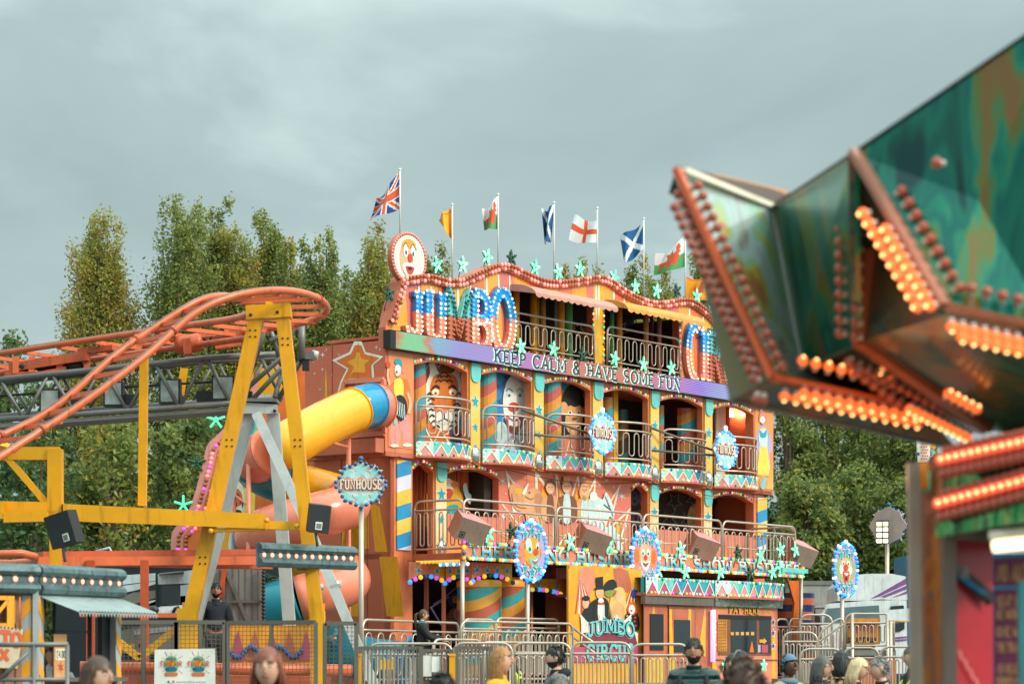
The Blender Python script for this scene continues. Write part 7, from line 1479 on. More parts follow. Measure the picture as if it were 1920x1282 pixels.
# ================================================================== vehicles behind
TRL = thing('trailer', 'long plain grey trailer parked behind the hooped tunnel', 'trailer', (at(1530, HZ, 74).x, 74, 0)); Yv = 74
b = MB(); a = at(1490, 1250, Yv); c = at(1572, 1250, Yv); zt = at(1500, 1096, Yv).z; b.box(a.x, c.x+1.2, Yv, Yv+2.5, .9, zt, MT['trailer']); b.box(a.x-.02, c.x+1.22, Yv-.03, Yv+2.5, zt, zt+.12, MT['dullgrey']); b.build('body', TRL); b = MB(); q = at(1528, 1130, Yv); b.box(q.x-.5, q.x+.6, Yv-.02, Yv-.005, 1.2, zt-.5, mat('trailer_door', '928D85', .6)); b.build('door', TRL); b = MB()
for x_ in (a.x+.4, a.x+1.5): b.lathe((x_, Yv+.2, .45), [(.45, -.12), (.45, .12)], MT['rubber'], 16, (0, 1, 0))
b.build('wheel', TRL)
LR = thing('lorry', 'white lorry cab with purple wing stripes and a tall roof spoiler', 'lorry', (at(1610, HZ, 64).x, 64, 0)); Yl = 64.
L_ = lambda px, py, Y=Yl: at(px, py, Y)
b = MB(); side = [(1541, 1262), (1541, 1150), (1548, 1134), (1556, 1131), (1652, 1123), (1700, 1125), (1702, 1262)]
b.prism([L_(*p) for p in side], (0, 2.3, 0), MT['truckw']); cab = b.build('cab', LR)
b = MB(); b.prism([L_(*p) for p in ((1570, 1126), (1571, 1100), (1590, 1080), (1625, 1075), (1672, 1075), (1698, 1080), (1702, 1124))], (0, 2.2, 0), MT['truckw']); b.build('roof_spoiler', LR)
b = MB()
for pts in ([(1632, 1122), (1698, 1084), (1700, 1094), (1650, 1117)], [(1652, 1118), (1700, 1097), (1700, 1104), (1660, 1119)], [(1672, 1120), (1701, 1107), (1701, 1112)]): b.flat([L_(x_, y_, Yl-.012) for x_, y_ in pts], MT['purple'])
for y_ in (1196, 1201): b.flat([L_(1676, y_-2, Yl-.012), L_(1701, y_-4, Yl-.012), L_(1701, y_-1, Yl-.012), L_(1676, y_+1.5, Yl-.012)], MT['purple'])
for j in range(2): lettering(b, ('DRINK', 'LOCAL')[j], lambda x_, z_, l_: L_(1676, 1220+j*10, Yl-.013)+Vector((x_, -.0015*l_, z_)), .1, MT['navy'], .2, .33, 0, .1) if False else None
b.build('stripes', LR)
b = MB(); b.prism([L_(x_, y_, Yl-.03) for x_, y_ in ((1545, 1166), (1552, 1140), (1648, 1134), (1650, 1164))], (0, .02, 0), mat('windscreen', '5F7278', .1, .2, dirt=.1)); b.build('windscreen', LR)
b = MB(); b.prism([L_(x_, y_, Yl-.03) for x_, y_ in ((1668, 1165), (1670, 1136), (1694, 1134), (1698, 1150), (1698, 1165))], (0, .02, 0), MT['glass']); b.prism([L_(x_, y_, Yl-.03) for x_, y_ in ((1674, 1184), (1674, 1168), (1696, 1166), (1696, 1178), (1688, 1183))], (0, .02, 0), MT['glass']); b.build('side_window', LR)
b = MB(); b.tube([L_(1546, 1140, Yl-.2), L_(1528, 1140, Yl-.25), L_(1527, 1154, Yl-.25)], .02, MT['black']); b.box(L_(1526, 1170).x, L_(1534, 1170).x, Yl-.35, Yl-.2, L_(0, 1174).z, L_(0, 1150).z, MT['black']); b.build('mirror', LR)
b = MB(); b.box(L_(1542, 0).x, L_(1700, 0).x, Yl-.02, Yl+2.3, .35, .9, MT['dullgrey']); b.box(L_(1600, 0).x, L_(1640, 0).x, Yl-.03, Yl, L_(0, 1240).z, L_(0, 1200).z, MT['black']); b.build('bumper', LR); b = MB()
for px in (1560, 1685): b.lathe((L_(px, 0).x, Yl-.05, .5), [(.5, 0), (.5, .3)], MT['rubber'], 18, (0, 1, 0))
b.build('wheel', LR)
BT = thing('box_trailer', 'blue box trailer standing behind the white lorry cab', 'trailer', (at(1716, HZ, 68).x, 68, 0)); b = MB(); b.box(at(1702, 0, 66.6).x, at(1702, 0, 66.6).x+6, 66.6, 69, .9, at(0, 1040, 66.6).z, MT['tblue']); b.build('body', BT); b = MB()
for i in range(6): b.box(at(1702, 0, 66.6).x+.02+.45*i, at(1702, 0, 66.6).x+.08+.45*i, 66.56, 66.6, .9, at(0, 1042, 66.6).z, MT['blue'])
b.build('panel_rib', BT); b = MB(); b.lathe((at(1722, 0, 66.6).x, 66.55, .5), [(.5, 0), (.5, .3)], MT['rubber'], 18, (0, 1, 0)); b.build('wheel', BT)
WBd = thing('counter_board', 'blank white counter flap projecting left of the mirrored column', 'board', (at(1690, HZ, 48).x, 48, 0)); b = MB(); b.hexa([at(1666, 1162, 48), at(1735, 1164, 48), at(1735, 1164, 49.5), at(1666, 1162, 49.5), at(1666, 1143, 48), at(1735, 1137, 48), at(1735, 1137, 49.5), at(1666, 1143, 49.5)], MT['truckw']); b.build('panel', WBd); b = MB(); b.hexa([at(1668, 1164, 48), at(1735, 1166.5, 48), at(1735, 1166.5, 49.5), at(1668, 1164, 49.5), at(1668, 1162, 48.001), at(1735, 1164, 48.001), at(1735, 1164, 49.4), at(1668, 1162, 49.4)], MT['gold']); b.tube([at(1725, 1164, 48.5), at(1725, 1410, 48.5)], .05, MT['galv']); b.build('underframe', WBd)
# motorhome
MH = thing('motorhome', 'black, white and taupe striped motorhome behind the orange station frame', 'motorhome', (at(300, HZ, 56).x, 56, 0)); Ym = 56.
mp_ = lambda px, py, k=0: at(px, py, Ym-.012*k)
b = MB(); xa, xb = mp_(100, 0).x, mp_(372, 0).x; zt = mp_(0, 1062).z; b.box(xa, xb, Ym, Ym+2.5, .4, zt, MT['mhblack']); b.box(xa-.05, xb+.05, Ym-.05, Ym+2.5, zt, zt+.15, MT['lgrey']); b.build('body', MH)
b = MB()
for pts, m in (([(226, 1078), (292, 1074), (292, 1088), (226, 1096)], 'truckw'), ([(226, 1098), (292, 1089), (292, 1094), (255, 1106), (226, 1112)], 'truckw'), ([(226, 1120), (250, 1110), (292, 1106), (292, 1120), (250, 1132), (226, 1140)], 'mhtaupe'), ([(240, 1148), (292, 1126), (292, 1152), (240, 1152)], 'mhtaupe'), ([(294, 1076), (362, 1068), (362, 1093), (296, 1095)], 'truckw'), ([(338, 1097), (372, 1092), (372, 1150), (338, 1150)], 'truckw'), ([(318, 1118), (348, 1116), (346, 1146), (316, 1150)], 'mhtaupe'), ([(300, 1136), (340, 1134), (342, 1154), (296, 1154)], 'truckw'), ([(270, 1128), (292, 1124), (292, 1134), (270, 1136)], 'truckw')): b.flat([mp_(x_, y_, 1) for x_, y_ in pts], MT[m])
b.build('painted_bands', MH); b = MB(); b.box(mp_(303, 0).x, mp_(337, 0).x, Ym-.02, Ym-.013, mp_(0, 1133).z, mp_(0, 1097).z, MT['glass']); b.build('window', MH)
b = MB(); b.box(mp_(292, 0).x, mp_(296, 0).x, Ym-.04, Ym, .5, mp_(0, 1076).z, MT['black']); b.build('door_frame', MH)
b = MB(); b.hexa([mp_(298, 1078)-Vector((0, .01, 0)), mp_(345, 1076)-Vector((0, .01, 0)), mp_(352, 1074)-Vector((0, .8, 0)), mp_(310, 1079)-Vector((0, .8, 0)), mp_(298, 1074)-Vector((0, .01, 0)), mp_(345, 1070)-Vector((0, .01, 0)), mp_(352, 1072)-Vector((0, .8, 0)), mp_(310, 1077)-Vector((0, .8, 0))], MT['dullgrey']); b.build('awning_case', MH)
b = MB(); q = mp_(210, 1042); b.sph((q.x, Ym+1, q.z-.1), .45, .45, .22, MT['lgrey'], 14, 8); q = mp_(190, 1030); b.tube([(q.x-.25, Ym+.8, q.z), (q.x+.05, Ym+.8, q.z+.08), (q.x+.2, Ym+.8, q.z-.2)], .03, MT['lgrey']); b.box(q.x-.4, q.x+.3, Ym+.7, Ym+.9, q.z-.45, q.z-.2, MT['lgrey']); b.build('roof_dome', MH); b = MB()
for px in (160, 340): b.lathe((mp_(px, 0).x, Ym-.05, .4), [(.4, 0), (.4, .25)], MT['rubber'], 18, (0, 1, 0))
b.build('wheel', MH)
CR = thing('coaster_train', 'dull grey coaster car waiting in the station behind the mesh fence', 'coaster car', (at(290, HZ, 42).x, 42, 0)); b = MB(); b.prism([at(x_, y_, 42) for x_, y_ in smooth([(212, 1222), (215, 1190), (240, 1178), (290, 1170), (335, 1178), (345, 1215), (335, 1225)], 3)], (0, 1.1, 0), MT['dullgrey']); b.build('body', CR); b = MB(); b.flat([at(x_, y_, 41.98) for x_, y_ in ((250, 1180), (320, 1174), (325, 1182), (252, 1190))], MT['lgrey'])
for i in range(5): b.flat([at(x_, y_, 41.98) for x_, y_ in ((228+i*16, 1206), (236+i*16, 1206), (236+i*16, 1213), (228+i*16, 1213))], MT['yel' if i % 2 else 'black'])
b.build('trim', CR); b = MB(); b.bar(at(215, 1227, 42.5), at(345, 1229, 42.5), .6, .1, MT['black']); b.build('chassis', CR)
CR2 = thing('coaster_train', 'white coaster car with black seats on the far track', 'coaster car', (at(320, HZ, 47).x, 47, 0)); b = MB(); b.prism([at(x_, y_, 47) for x_, y_ in smooth([(286, 1152), (290, 1140), (320, 1136), (352, 1134), (356, 1150)], 3)], (0, .9, 0), MT['truckw']); b.build('body', CR2); b = MB(); b.sph(at(289, 1143, 46.9), .09, .09, .08, MT['black'], 10, 8); b.tube([at(324, 1150, 46.95), at(328, 1140, 46.95), at(336, 1137, 46.95)], .03, MT['black']); b.bar(at(210, 1147, 47.2), at(345, 1152, 47.2), .3, .06, MT['black']); b.build('seat_row', CR2)
SH = thing('shelter_wall', 'grey ribbed steel shelter wall behind the man on the platform', 'shelter', (at(465, HZ, 43).x, 43, 0)); b = MB(); b.box(at(384, 0, 43).x, at(492, 0, 43).x, 43, 43.06, .3, at(0, 1062, 43).z, MT['dullgrey']); b.build('wall', SH); b = MB()
b.bar(at(425, 1072, 42.97), at(465, 1165, 42.97), .06, .04, MT['greysteel'], (0, 1, 0)); b.bar(at(430, 1127, 42.96), at(492, 1127, 42.96), .04, .03, MT['greysteel'], (0, 1, 0)); b.bar(at(420, 1066, 42.95), at(415, 1120, 42.95), .08, .04, MT['cord'], (0, 1, 0))
for i in range(9): b.box(at(388+i*12, 0, 43).x, at(389+i*12, 0, 43).x, 42.99, 43, .3, at(0, 1064, 43).z, MT['greysteel'])
b.build('frame', SH); b = MB()
for i in range(16): b.sph(at(494, 1065+i*7, 42.9), .035, .035, .035, MT['black'], 6, 4)
b.build('cable_loop', SH)
PF = thing('platform', 'orange edged loading platform of the coaster behind the mesh fence', 'platform', (at(420, HZ, 40.5).x, 40.5, 0)); b = MB(); b.box(at(350, 0, 40).x, at(620, 0, 40).x, 39.2, 42.9, 0, at(405, 1093, 40.7).z-1.78, MT['cord']); b.build('deck', PF)
BC = thing('painted_flat', 'yellow and blue painted tent board behind the mesh fence', 'scenery', (at(520, HZ, 39).x, 39.1, 0)); b = MB(); b.box(at(425, 0, 39.1).x, at(585, 0, 39.1).x, 39.1, 39.14, 0, at(0, 1172, 39.1).z, MT['gold']); b.build('board', BC); b = MB()
for i in range(5): b.flat([at(432+i*32, 1238, 39.08), at(446+i*32, 1180, 39.08), at(462+i*32, 1238, 39.08)], MT[('mag', 'rust')[i % 2]])
for i in range(30): b.sph(at(432+i*4.6, 1222+10*math.sin(i*.55), 39.05), .04, .03, .04, GB['dk'], 6, 4)
b.build('painted_tents', BC)
# ================================================================== mesh fence, banner, barriers
def mesh_panel(px0, px1, ytop, Y, lab, post=True, col_='galv', Y1=None):
    Y1 = Y1 or Y; a, c = at(px0, ytop, Y), at(px1, ytop, Y1); T_ = thing('mesh_fence', lab, 'fence', (a.x, a.y, 0), 0, 'galvanised mesh fence panels'); z1 = a.z; d = Vector((c.x-a.x, c.y-a.y, 0)); Ln = d.length
    b = MB(); up = Vector((0, 0, 1)); A0, C0 = Vector((a.x, a.y, .1)), Vector((c.x, c.y, .1)); A1, C1 = Vector((a.x, a.y, z1)), Vector((c.x, c.y, z1))
    for p, q in ((A0, A1), (C0, C1), (A1, C1), (A0, C0)): b.bar(p, q, .05, .05, MT[col_])
    b.bar((A0+C0)/2, (A1+C1)/2, .04, .04, MT[col_]); b.build('frame', T_)
    b = MB(); n = int(Ln/.05)
    for i in range(1, n): b.bar(A0+d*(i/n), A0+d*(i/n)+up*(z1-.1), .007, .007, MT[col_])
    n = int((z1-.1)/.05)
    for i in range(1, n): b.bar(A0+up*(z1-.1)*i/n, C0+up*(z1-.1)*i/n, .007, .007, MT[col_])
    b.build('wire_mesh', T_)
mesh_panel(208, 330, 1166, 31, 'mesh fence panel beside the kiosk awning'); mesh_panel(331, 421, 1166, 31, 'mesh fence panel carrying the white funfair banner'); mesh_panel(427, 592, 1167, 31, 'mesh fence panel below the man in the dark jumper', Y1=30.6); mesh_panel(609, 668, 1168, 31, 'narrow mesh fence panel right of the yellow coaster leg')
for i, (px, yt) in enumerate(((424, 1168), (672, 1226), (848, 1226))): T_ = thing('yellow_post', ('yellow post between two mesh panels', 'short yellow post at the foot of the grey trestle brace', 'short yellow post left of the woman in yellow')[i], 'post', (at(px, HZ, 31.2).x, 31.2, 0), 0, 'short yellow fence posts'); b = MB(); q = at(px, yt, 31.2); b.box(q.x-.035, q.x+.035, 31.16, 31.24, 0, q.z, MT['cyel']); b.box(q.x-.04, q.x+.04, 31.15, 31.25, q.z-.02, q.z+.01, MT['gold']); b.build('shaft', T_)
Yn = 30.85; BN = thing('banner', 'white vinyl banner with two colourful funfair emblems on the mesh fence', 'banner', (at(348, HZ, Yn).x, Yn, 0)); b = MB(); b.prism([at(290, 1217, Yn), at(403, 1215, Yn), at(404, 1292, Yn), at(289, 1290, Yn)], (0, .012, 0), MT['banner']); b.build('sheet', BN)
for cx in (321, 372):
    b = MB(); f = lambda pts, k, m: b.flat([at(cx+x_, 1245+y_, Yn-.003-.002*k) for x_, y_ in pts], m)
    for i in range(14):
        an = R(i*360/14); r0, r1 = 17, 21+3*(i % 3); f([(r0*math.sin(an)-.5, r0*math.cos(an)), (r0*math.sin(an)+.5, r0*math.cos(an)), (r1*math.sin(an)+.7, r1*math.cos(an)), (r1*math.sin(an)-.7, r1*math.cos(an))], 0, MT[('coral', 'gold', 'mag')[i % 3]])
    f(ell(0, 0, 14, 17), 1, MT['mint']); f(ell(0, -4, 10, 8), 2, MT['yel']); f(ell(0, 9, 11, 6), 2, MT['teal']); f([(-13, 15), (13, 15), (11, 21), (-11, 21)], 3, MT['deep'])
    for t_, y_, h_, wd, m in (('WORLD', -8, 5, 18, 'navy'), ('FUNFAIR', 3, 9, 40, 'red'), ('MONTH', 12, 6.5, 20, 'navy')):
        p = at(cx-wd/2, 1245+y_, Yn-.013); lettering(b, t_, lambda x_, z_, l_: Vector((p.x+x_, p.y-.0005*l_, p.z+z_)), h_*Yn/FP, MT[m], .2, wd*Yn/FP, 0, .16)
    b.build('funfair_emblem', BN)
cu_ = bpy.data.curves.new('web_address', 'FONT'); cu_.body = 'www.future4fairgrounds.com'; cu_.size = 1; tmp = bpy.data.objects.new('web_address', cu_); C.objects.link(tmp); dg = bpy.context.evaluated_depsgraph_get(); me = bpy.data.meshes.new_from_object(tmp.evaluated_get(dg)); me.name = 'web_address'; bpy.data.objects.remove(tmp); wt = max(v.co.x for v in me.vertices); q = at(330, 1279, Yn-.006); sc_ = 56*Yn/FP/wt
for v in me.vertices: v.co = (q.x+v.co.x*sc_-INFO[BN.name].x, q.y-INFO[BN.name].y, q.z+v.co.y*sc_)
me.materials.clear(); me.materials.append(MT['navy']); wo = bpy.data.objects.new('web_address', me); C.objects.link(wo); wo.parent = BN
b = MB()
for x_, m in ((316, 'blue'), (321, 'white'), (325, 'red')): b.prism([at(x_-1.7, 1275, Yn-.004), at(x_+1.7, 1275, Yn-.004), at(x_+1.7, 1279, Yn-.004), at(x_-1.7, 1279, Yn-.004)], (0, -.002, 0), MT[m])
b.build('social_icon', BN)
def barrier(px0, px1, yt, Y, lab, loops=8, Y1=None, zs=0., z0=None, m=None, grp='steel queue barriers in front of the funhouse', mid=True):
    a, c = at(px0, yt, Y), at(px1, yt, Y1 or Y); T_ = thing('barrier', lab, 'barrier', (a.x, a.y, 0), 0, grp); b = MB(); rail(b, line((a.x, a.y), (c.x, c.y)), z0 if z0 is not None else .55, a.z, loops, MT[m] if m else None, zslope=zs, mid=mid); b.build('rail_panel', T_)
    b = MB()
    for p in (a, c): b.tube([(p.x, p.y, 0), (p.x, p.y, .6)], .028, MT['steel'], 6); b.lathe((p.x, p.y, 0), [(.09, 0), (.09, .015)], MT['galv'], 10)
    b.build('foot', T_)
Yq = 47.
barrier(692, 848, 1206, Yq, 'steel barrier right of the grey trestle foot, below the ponytailed woman', 9)
barrier(850, 960, 1205, Yq-.3, 'steel barrier behind the blonde woman in yellow', 7)
barrier(962, 1070, 1205, Yq-.2, 'steel barrier behind the bearded man in a grey hoodie', 7)
barrier(1071, 1183, 1204, Yq-.2, 'steel barrier under the circus poster', 7)
barrier(1184, 1292, 1207, Yq-.4, 'steel barrier before the pay booth door, left of the man in a green jacket', 7)
barrier(1500, 1580, 1216, 50, 'steel barrier under the sloping stair rail', 6); barrier(1582, 1648, 1214, 50, 'steel barrier below the arrow board', 5); barrier(1650, 1722, 1212, 50, 'steel barrier left of the mirrored column', 5)
# painted safety barriers close up, plain upright bars
def bars(px0, px1, yt, Y, lab, n, z0=.15):
    a, c = at(px0, yt, Y), at(px1, yt, Y); T_ = thing('gate_panel', lab, 'barrier', (a.x, a.y, 0), 0, 'grey barred gate panels'); b = MB(); z1 = a.z
    for z_ in (z1, z0+.1, z0+(z1-z0)*.45): b.bar((a.x, Y, z_), (c.x, Y, z_), .035, .045, MT['galv'])
    for x_ in (a.x, c.x): b.bar((x_, Y, 0), (x_, Y, z1+.02), .06, .06, MT['galv'])
    b.build('frame', T_); b = MB()
    for i in range(1, n): x_ = a.x+(c.x-a.x)*i/n; b.tube([(x_, Y, z0), (x_, Y, z1)], .014, MT['galv'], 6)
    b.build('bar_row', T_)
bars(676, 789, 1214, 33, 'barred gate panel left of the hanging white notices', 16); bars(794, 846, 1219, 33.2, 'barred gate panel with two white notices', 6); bars(856, 920, 1214, 33, 'barred gate panel left of the woman in yellow', 9)
for i, (px, w_, py) in enumerate(((800, 18, 1228), (816, 16, 1230))): T_ = thing('notice', ('long blank white notice', 'short blank white notice')[i]+' hung on the barred gate panel', 'notice', at(px, py, 33.1)); b = MB(); q = at(px, py, 33.1); b.box(q.x-w_/2*.0069, q.x+w_/2*.0069, 33.09, 33.1, q.z-(.27 if i == 0 else .2), q.z, MT['white']); b.build('sheet', T_)
T_ = thing('notice', 'small mustard warning notice on the barrier at the trestle foot', 'notice', at(725, 1235, 46.8)); q = at(725, 1246, 46.8); b = MB(); b.box(q.x-.13, q.x+.13, 46.8, 46.82, q.z-.08, q.z+.1, MT['yel']); b.build('sheet', T_)
# deck rails and ramp (part of the funhouse)
def frail(px0, px1, yt, n_, loops, zb=None, n1=None):
    a, c = fw(px0, yt, n_), fw(px1, yt, n1 if n1 is not None else n_); b = MB(); rail(b, line((a.x, a.y), (c.x, c.y)), zb or ZDK, a.z, loops); b.build('railing', FH)
frail(680, 860, 1161, 2.6, 8, n1=1.6); frail(864, 1074, 1164, 3.3, 13); frail(868, 928, 1160, 1.9, 4); frail(930, 1048, 1158, 1.9, 7); frail(812, 902, 1198, 4.2, 6, .9); frail(904, 1050, 1203, 4.3, 9, .9)
frail(1455, 1478, 1160, 1.4, 2); frail(1480, 1532, 1160, 1.2, 4)
b = MB(); a, c = fw(1072, 1175, 3.0), fw(1118, 1208, 3.6); b.tube([a, c], .03, MT['steel'], 8); b.tube([a-Vector((0, 0, .2)), c-Vector((0, 0, .2))], .024, MT['steel'], 8); b.tube([a, a-Vector((0, 0, 1))], .03, MT['steel'], 8); b.build('stair_rail', FH)
# stair landing on the right with the arrow board
ST = thing('exit_stair', 'steel exit stair and landing right of the funhouse', 'stair', (at(1600, HZ, 56).x, 56, 0)); Ys = 56.; b = MB()
zl = at(1600, 1218, Ys).z; b.box(at(1535, 0, Ys).x, at(1680, 0, Ys).x, Ys, Ys+1.6, zl-.12, zl, MT['dullgrey']); b.box(at(1535, 0, Ys).x, at(1680, 0, Ys).x, Ys+.1, Ys+1.5, .1, zl-.14, MT['deep']); b.build('landing', ST)
for i in range(5): b = MB(); x_ = at(1535, 0, Ys).x-.05-.28*(i+1); b.box(x_, x_+.28, Ys, Ys+1.4, 0, zl-.12-.17*(i+1), MT['dullgrey']); b.build('step', ST)
def srail(px0, px1, yt, loops, dy=0., yt1=None, zb=None):
    a, c = at(px0, yt, Ys+dy), at(px1, yt1 or yt, Ys+dy); b = MB(); rail(b, line((a.x, a.y), (c.x, c.y)), zb or zl, a.z, loops, zslope=c.z-a.z); b.build('railing', ST)
srail(1585, 1676, 1150, 6); srail(1468, 1532, 1185, 5, 0, None, zl-.9); srail(1534, 1582, 1186, 4, 0, 1152, zl-.5); srail(1500, 1560, 1152, 5, 1.5)
b = MB()
for px in (1598, 1664, 1670): b.tube([at(px, 1150, Ys-.05), (at(px, 0, Ys).x, Ys-.05, 0)], .04, MT['steel'], 8)
b.build('post', ST)
AR = thing('arrow_board', 'orange board with a brown left arrow and the words do not run', 'sign', (at(1615, HZ, Ys).x, Ys+.05, 0)); b = MB(); b.box(at(1583, 0, Ys).x, at(1651, 0, Ys).x, Ys+.04, Ys+.07, at(0, 1207, Ys).z, at(0, 1158, Ys).z, mat('arrow_board_orange', 'DC8A30', .5, dirt=.1)); b.build('board', AR); b = MB(); b.flat([at(x_, y_, Ys+.03) for x_, y_ in ((1590, 1174), (1607, 1162), (1607, 1186))], MT['rust']); b.flat([at(x_, y_, Ys+.03) for x_, y_ in ((1607, 1170), (1640, 1163), (1640, 1186), (1607, 1179))], MT['rust']); p = at(1589, 1203, Ys+.03)
b.build('painted_arrow', AR); b = MB(); lettering(b, 'DO NOT RUN', lambda x_, z_, l_: Vector((p.x+x_, p.y-.0015*l_, p.z+z_)), 8.5*Ys/FP, MT['black'], .26, 54*Ys/FP, 0, .18); b.build('board_lettering', AR)
# ================================================================== pay booth
BN_ = 2.7; q0 = fw(1207, HZ, BN_); PB = thing('pay_booth', 'coral pay booth with zigzag lamp canopy and a cash window', 'booth', (q0.x, q0.y, 0), 0, None, 'F')
B = lambda px, py, k=0.: fw(px, py, BN_+k)
ua, um, ub = B(1208, 0).x, B(1333, 0).x, B(1456, 0).x; zc0, zc1 = B(1300, 1117).z, B(1300, 1086).z; yb_ = -BN_
def plan(mb, e_, z0, z1, m): mb.prism([(ua-e_, yb_+.031, z0), (ub+e_, yb_+.031, z0), (ub+e_, yb_+1.2, z0), (ua+1.95, yb_+1.2, z0)], (0, 0, z1-z0), m)
b = MB(); plan(b, 0, ZDK-.8, zc0-.22, MT['rust']); b.box(ua, um-.0, yb_, yb_+.03, ZDK-.8, zc0-.22, MT['rust']); b.box(um, ub, yb_-.03, yb_+.03, ZDK-.8, zc0-.22, MT['coral']); b.build('wall', PB)
b = MB(); plan(b, .08, zc0-.219, zc0-.001, MT['galv']); b.box(ua-.1, um-.01, yb_-.1, yb_+.03, zc0-.22, zc0, MT['galv']); b.box(um+.01, ub+.1, yb_-.12, yb_+.03, zc0-.22, zc0, foil('worn_tin', [(.35, '4A5A50'), (.5, '8E9A8A'), (.6, '3A4A42'), (.7, '9FA898')], (6, 6, 14), .4, .6)); b.build('tin_band', PB)
zigzag(ua-.1, um-.02, zc0, zc1, PB, .02, .05-yb_, 'canopy_front', 6, 'mag', False); zigzag(um+.02, ub+.15, zc0, zc1, PB, .22, .05-yb_, 'canopy_front', 8, 'pink', False)
b = MB(); plan(b, .1, zc0+.02, zc1-.006, MT['teal']); b.box(ua-.1, ub+.1, yb_-.05, yb_+.03, zc0+.02, zc1-.005, MT['teal']); b.build('canopy_roof', PB)
def bx(px0, px1, py0, py1, m, y0=.03, y1=.0, bb=None): q = bb or MB(); q.box(B(px0, 0).x, B(px1, 0).x, yb_-y0, yb_-y1, B(px0, py1).z, B(px0, py0).z, m); return q
d_ = bx(1252, 1302, 1135, 1240, MT['brown'], .03); bx(1255, 1300, 1141, 1240, MT['rust'], .04, .03, d_); dr = d_.build('door', PB)
b = bx(1261, 1291, 1161, 1222, MT['glass'], .05, .041); b.build('door_window', dr)
b = MB(); b.flat([B(1255, 1141, .043), B(1259, 1141, .043), B(1263, 1230, .043), B(1255, 1230, .043)], MT['yel']); b.flat([B(1291, 1141, .043), B(1296, 1141, .043), B(1296, 1230, .043), B(1289, 1230, .043)], MT['yel']); b.flat([B(1308, 1230, .003), B(1322, 1135, .003), B(1323, 1135, .003), B(1323, 1230, .003)], MT['yel']); b.flat([B(1223, 1150, .003), B(1226, 1133, .003), B(1228, 1150, .003)], MT['yel'])
for x0, x1 in ((1212, 1246), (1255, 1267)): b.flat([B(x0, 1282, .045), B(x0, 1232, .045), B(x1, 1232, .045), B(x1, 1282, .045)], MT['yel'])
b.build('painted_flash', PB); bx(1218, 1243, 1150, 1218, MT['black'], .02).build('shutter', PB)
b = MB(); u_ = B(1330, 0).x; b.tube([(u_, yb_-.1, B(1330, 1240).z), (u_, yb_-.1, B(1330, 1143).z)], .06, E('lilac_tube_lamp', 'C9B4EE', .8), 10); b.build('corner_tube_lamp', PB)
b = bx(1344, 1443, 1151, 1227, MT['brown'], .05); wf = b.build('window_frame', PB); bx(1345, 1442, 1152, 1159, MT['black'], .07, .05).build('blind_box', wf); bx(1367, 1415, 1160, 1224, MT['glass'], .06, .051).build('pane', wf); bx(1421, 1441, 1160, 1224, MT['glass'], .06, .051).build('pane', wf)
b = MB(); 
for i in range(10):
    t_ = ('PRICE', 'RIDE', 'ONLY', 'CASH', 'ADULT', 'CHILD', 'TOKEN', 'NO', 'SMOKE', 'EXIT')[i]; b.flat([B(1346, 1166+i*6, .056), B(1363, 1166+i*6, .056), B(1363, 1161+i*6, .056), B(1346, 1161+i*6, .056)], MT['gold'])
    for j in range(4): b.flat([B(1347+j*4, 1165+i*6, .06), B(1350+j*4, 1165+i*6, .06), B(1350+j*4, 1162+i*6, .06), B(1347+j*4, 1162+i*6, .06)], MT['brown'])
for i in range(5): b.flat([B(1370+i*9.5, 1190, .066), B(1376+i*9.5, 1190, .066), B(1376+i*9.5, 1184, .066), B(1370+i*9.5, 1184, .066)], MT['gold' if i in (0, 4) else 'tan'])
b.flat([B(x_, y_, .066) for x_, y_ in ((1424, 1198), (1432, 1198), (1432, 1195), (1438, 1201), (1432, 1207), (1432, 1204), (1424, 1204))], MT['gold']); b.flat([B(x_, y_, .066) for x_, y_ in ((1428, 1208), (1440, 1208), (1440, 1223), (1428, 1223))], MT['mag']); b.flat([B(x_, y_, .066) for x_, y_ in ((1421, 1208), (1426, 1208), (1426, 1222), (1421, 1222))], MT['lgrey']); b.flat([B(1405, 1222, .066), B(1414, 1222, .066), B(1410, 1200, .066)], MT['deep']); b.build('price_stickers', PB)
p = B(1366, 1149, .036); b = MB(); pw = B(1423, 1149, .036).x-p.x
for m, th, k in ((MT['brown'], .3, 0), (MT['yel'], .17, 8)): lettering(b, 'PAY HERE', lambda x_, z_, l_: Vector((p.x+x_, p.y-.003*k-.002*l_, p.z+z_)), .16, m, th, pw, .3, .16)
for x_ in (1348, 1353, 1358, 1430, 1435, 1440):
    s_ = 1 if x_ < 1400 else -1; fl_ = [B(x_-s_*2, 1135, .04), B(x_+s_*2, 1142, .04), B(x_-s_*2, 1149, .04), B(x_-s_*3.4, 1149, .04), B(x_+s_*.6, 1142, .04), B(x_-s_*3.4, 1135, .04)]; b.flat(fl_, MT['yel'])
b.build('pay_here_lettering', PB); b = MB()
for x_ in (1339, 1450):
    for y_ in (1166, 1186, 1210):
        for k, (m, s_) in enumerate(((MT['white'], .13), (MT['navy'], .085))): q = B(x_, y_, .034+.005*k); b.flat([(q.x+a, q.y, q.z+c) for a, c in star2(0, 0, s_, s_*.42)], m)
b.build('painted_star', PB); b = MB(); b.flat([B(1336, 1250, .033), B(1336, 1200, .033), B(1341, 1232, .033), B(1344, 1260, .033)], MT['yel']); b.flat([B(1447, 1270, .033), B(1448, 1190, .033), B(1454, 1180, .033), B(1454, 1270, .033)], MT['yel']); b.box(B(1334, 0).x, ub, yb_-.06, yb_-.035, B(0, 1231).z, B(0, 1229).z, MT['galv']); b.build('painted_flash', PB)
for x_ in (1358, 1430): light_star(x_, 1247, BN_+.1, .13, True)
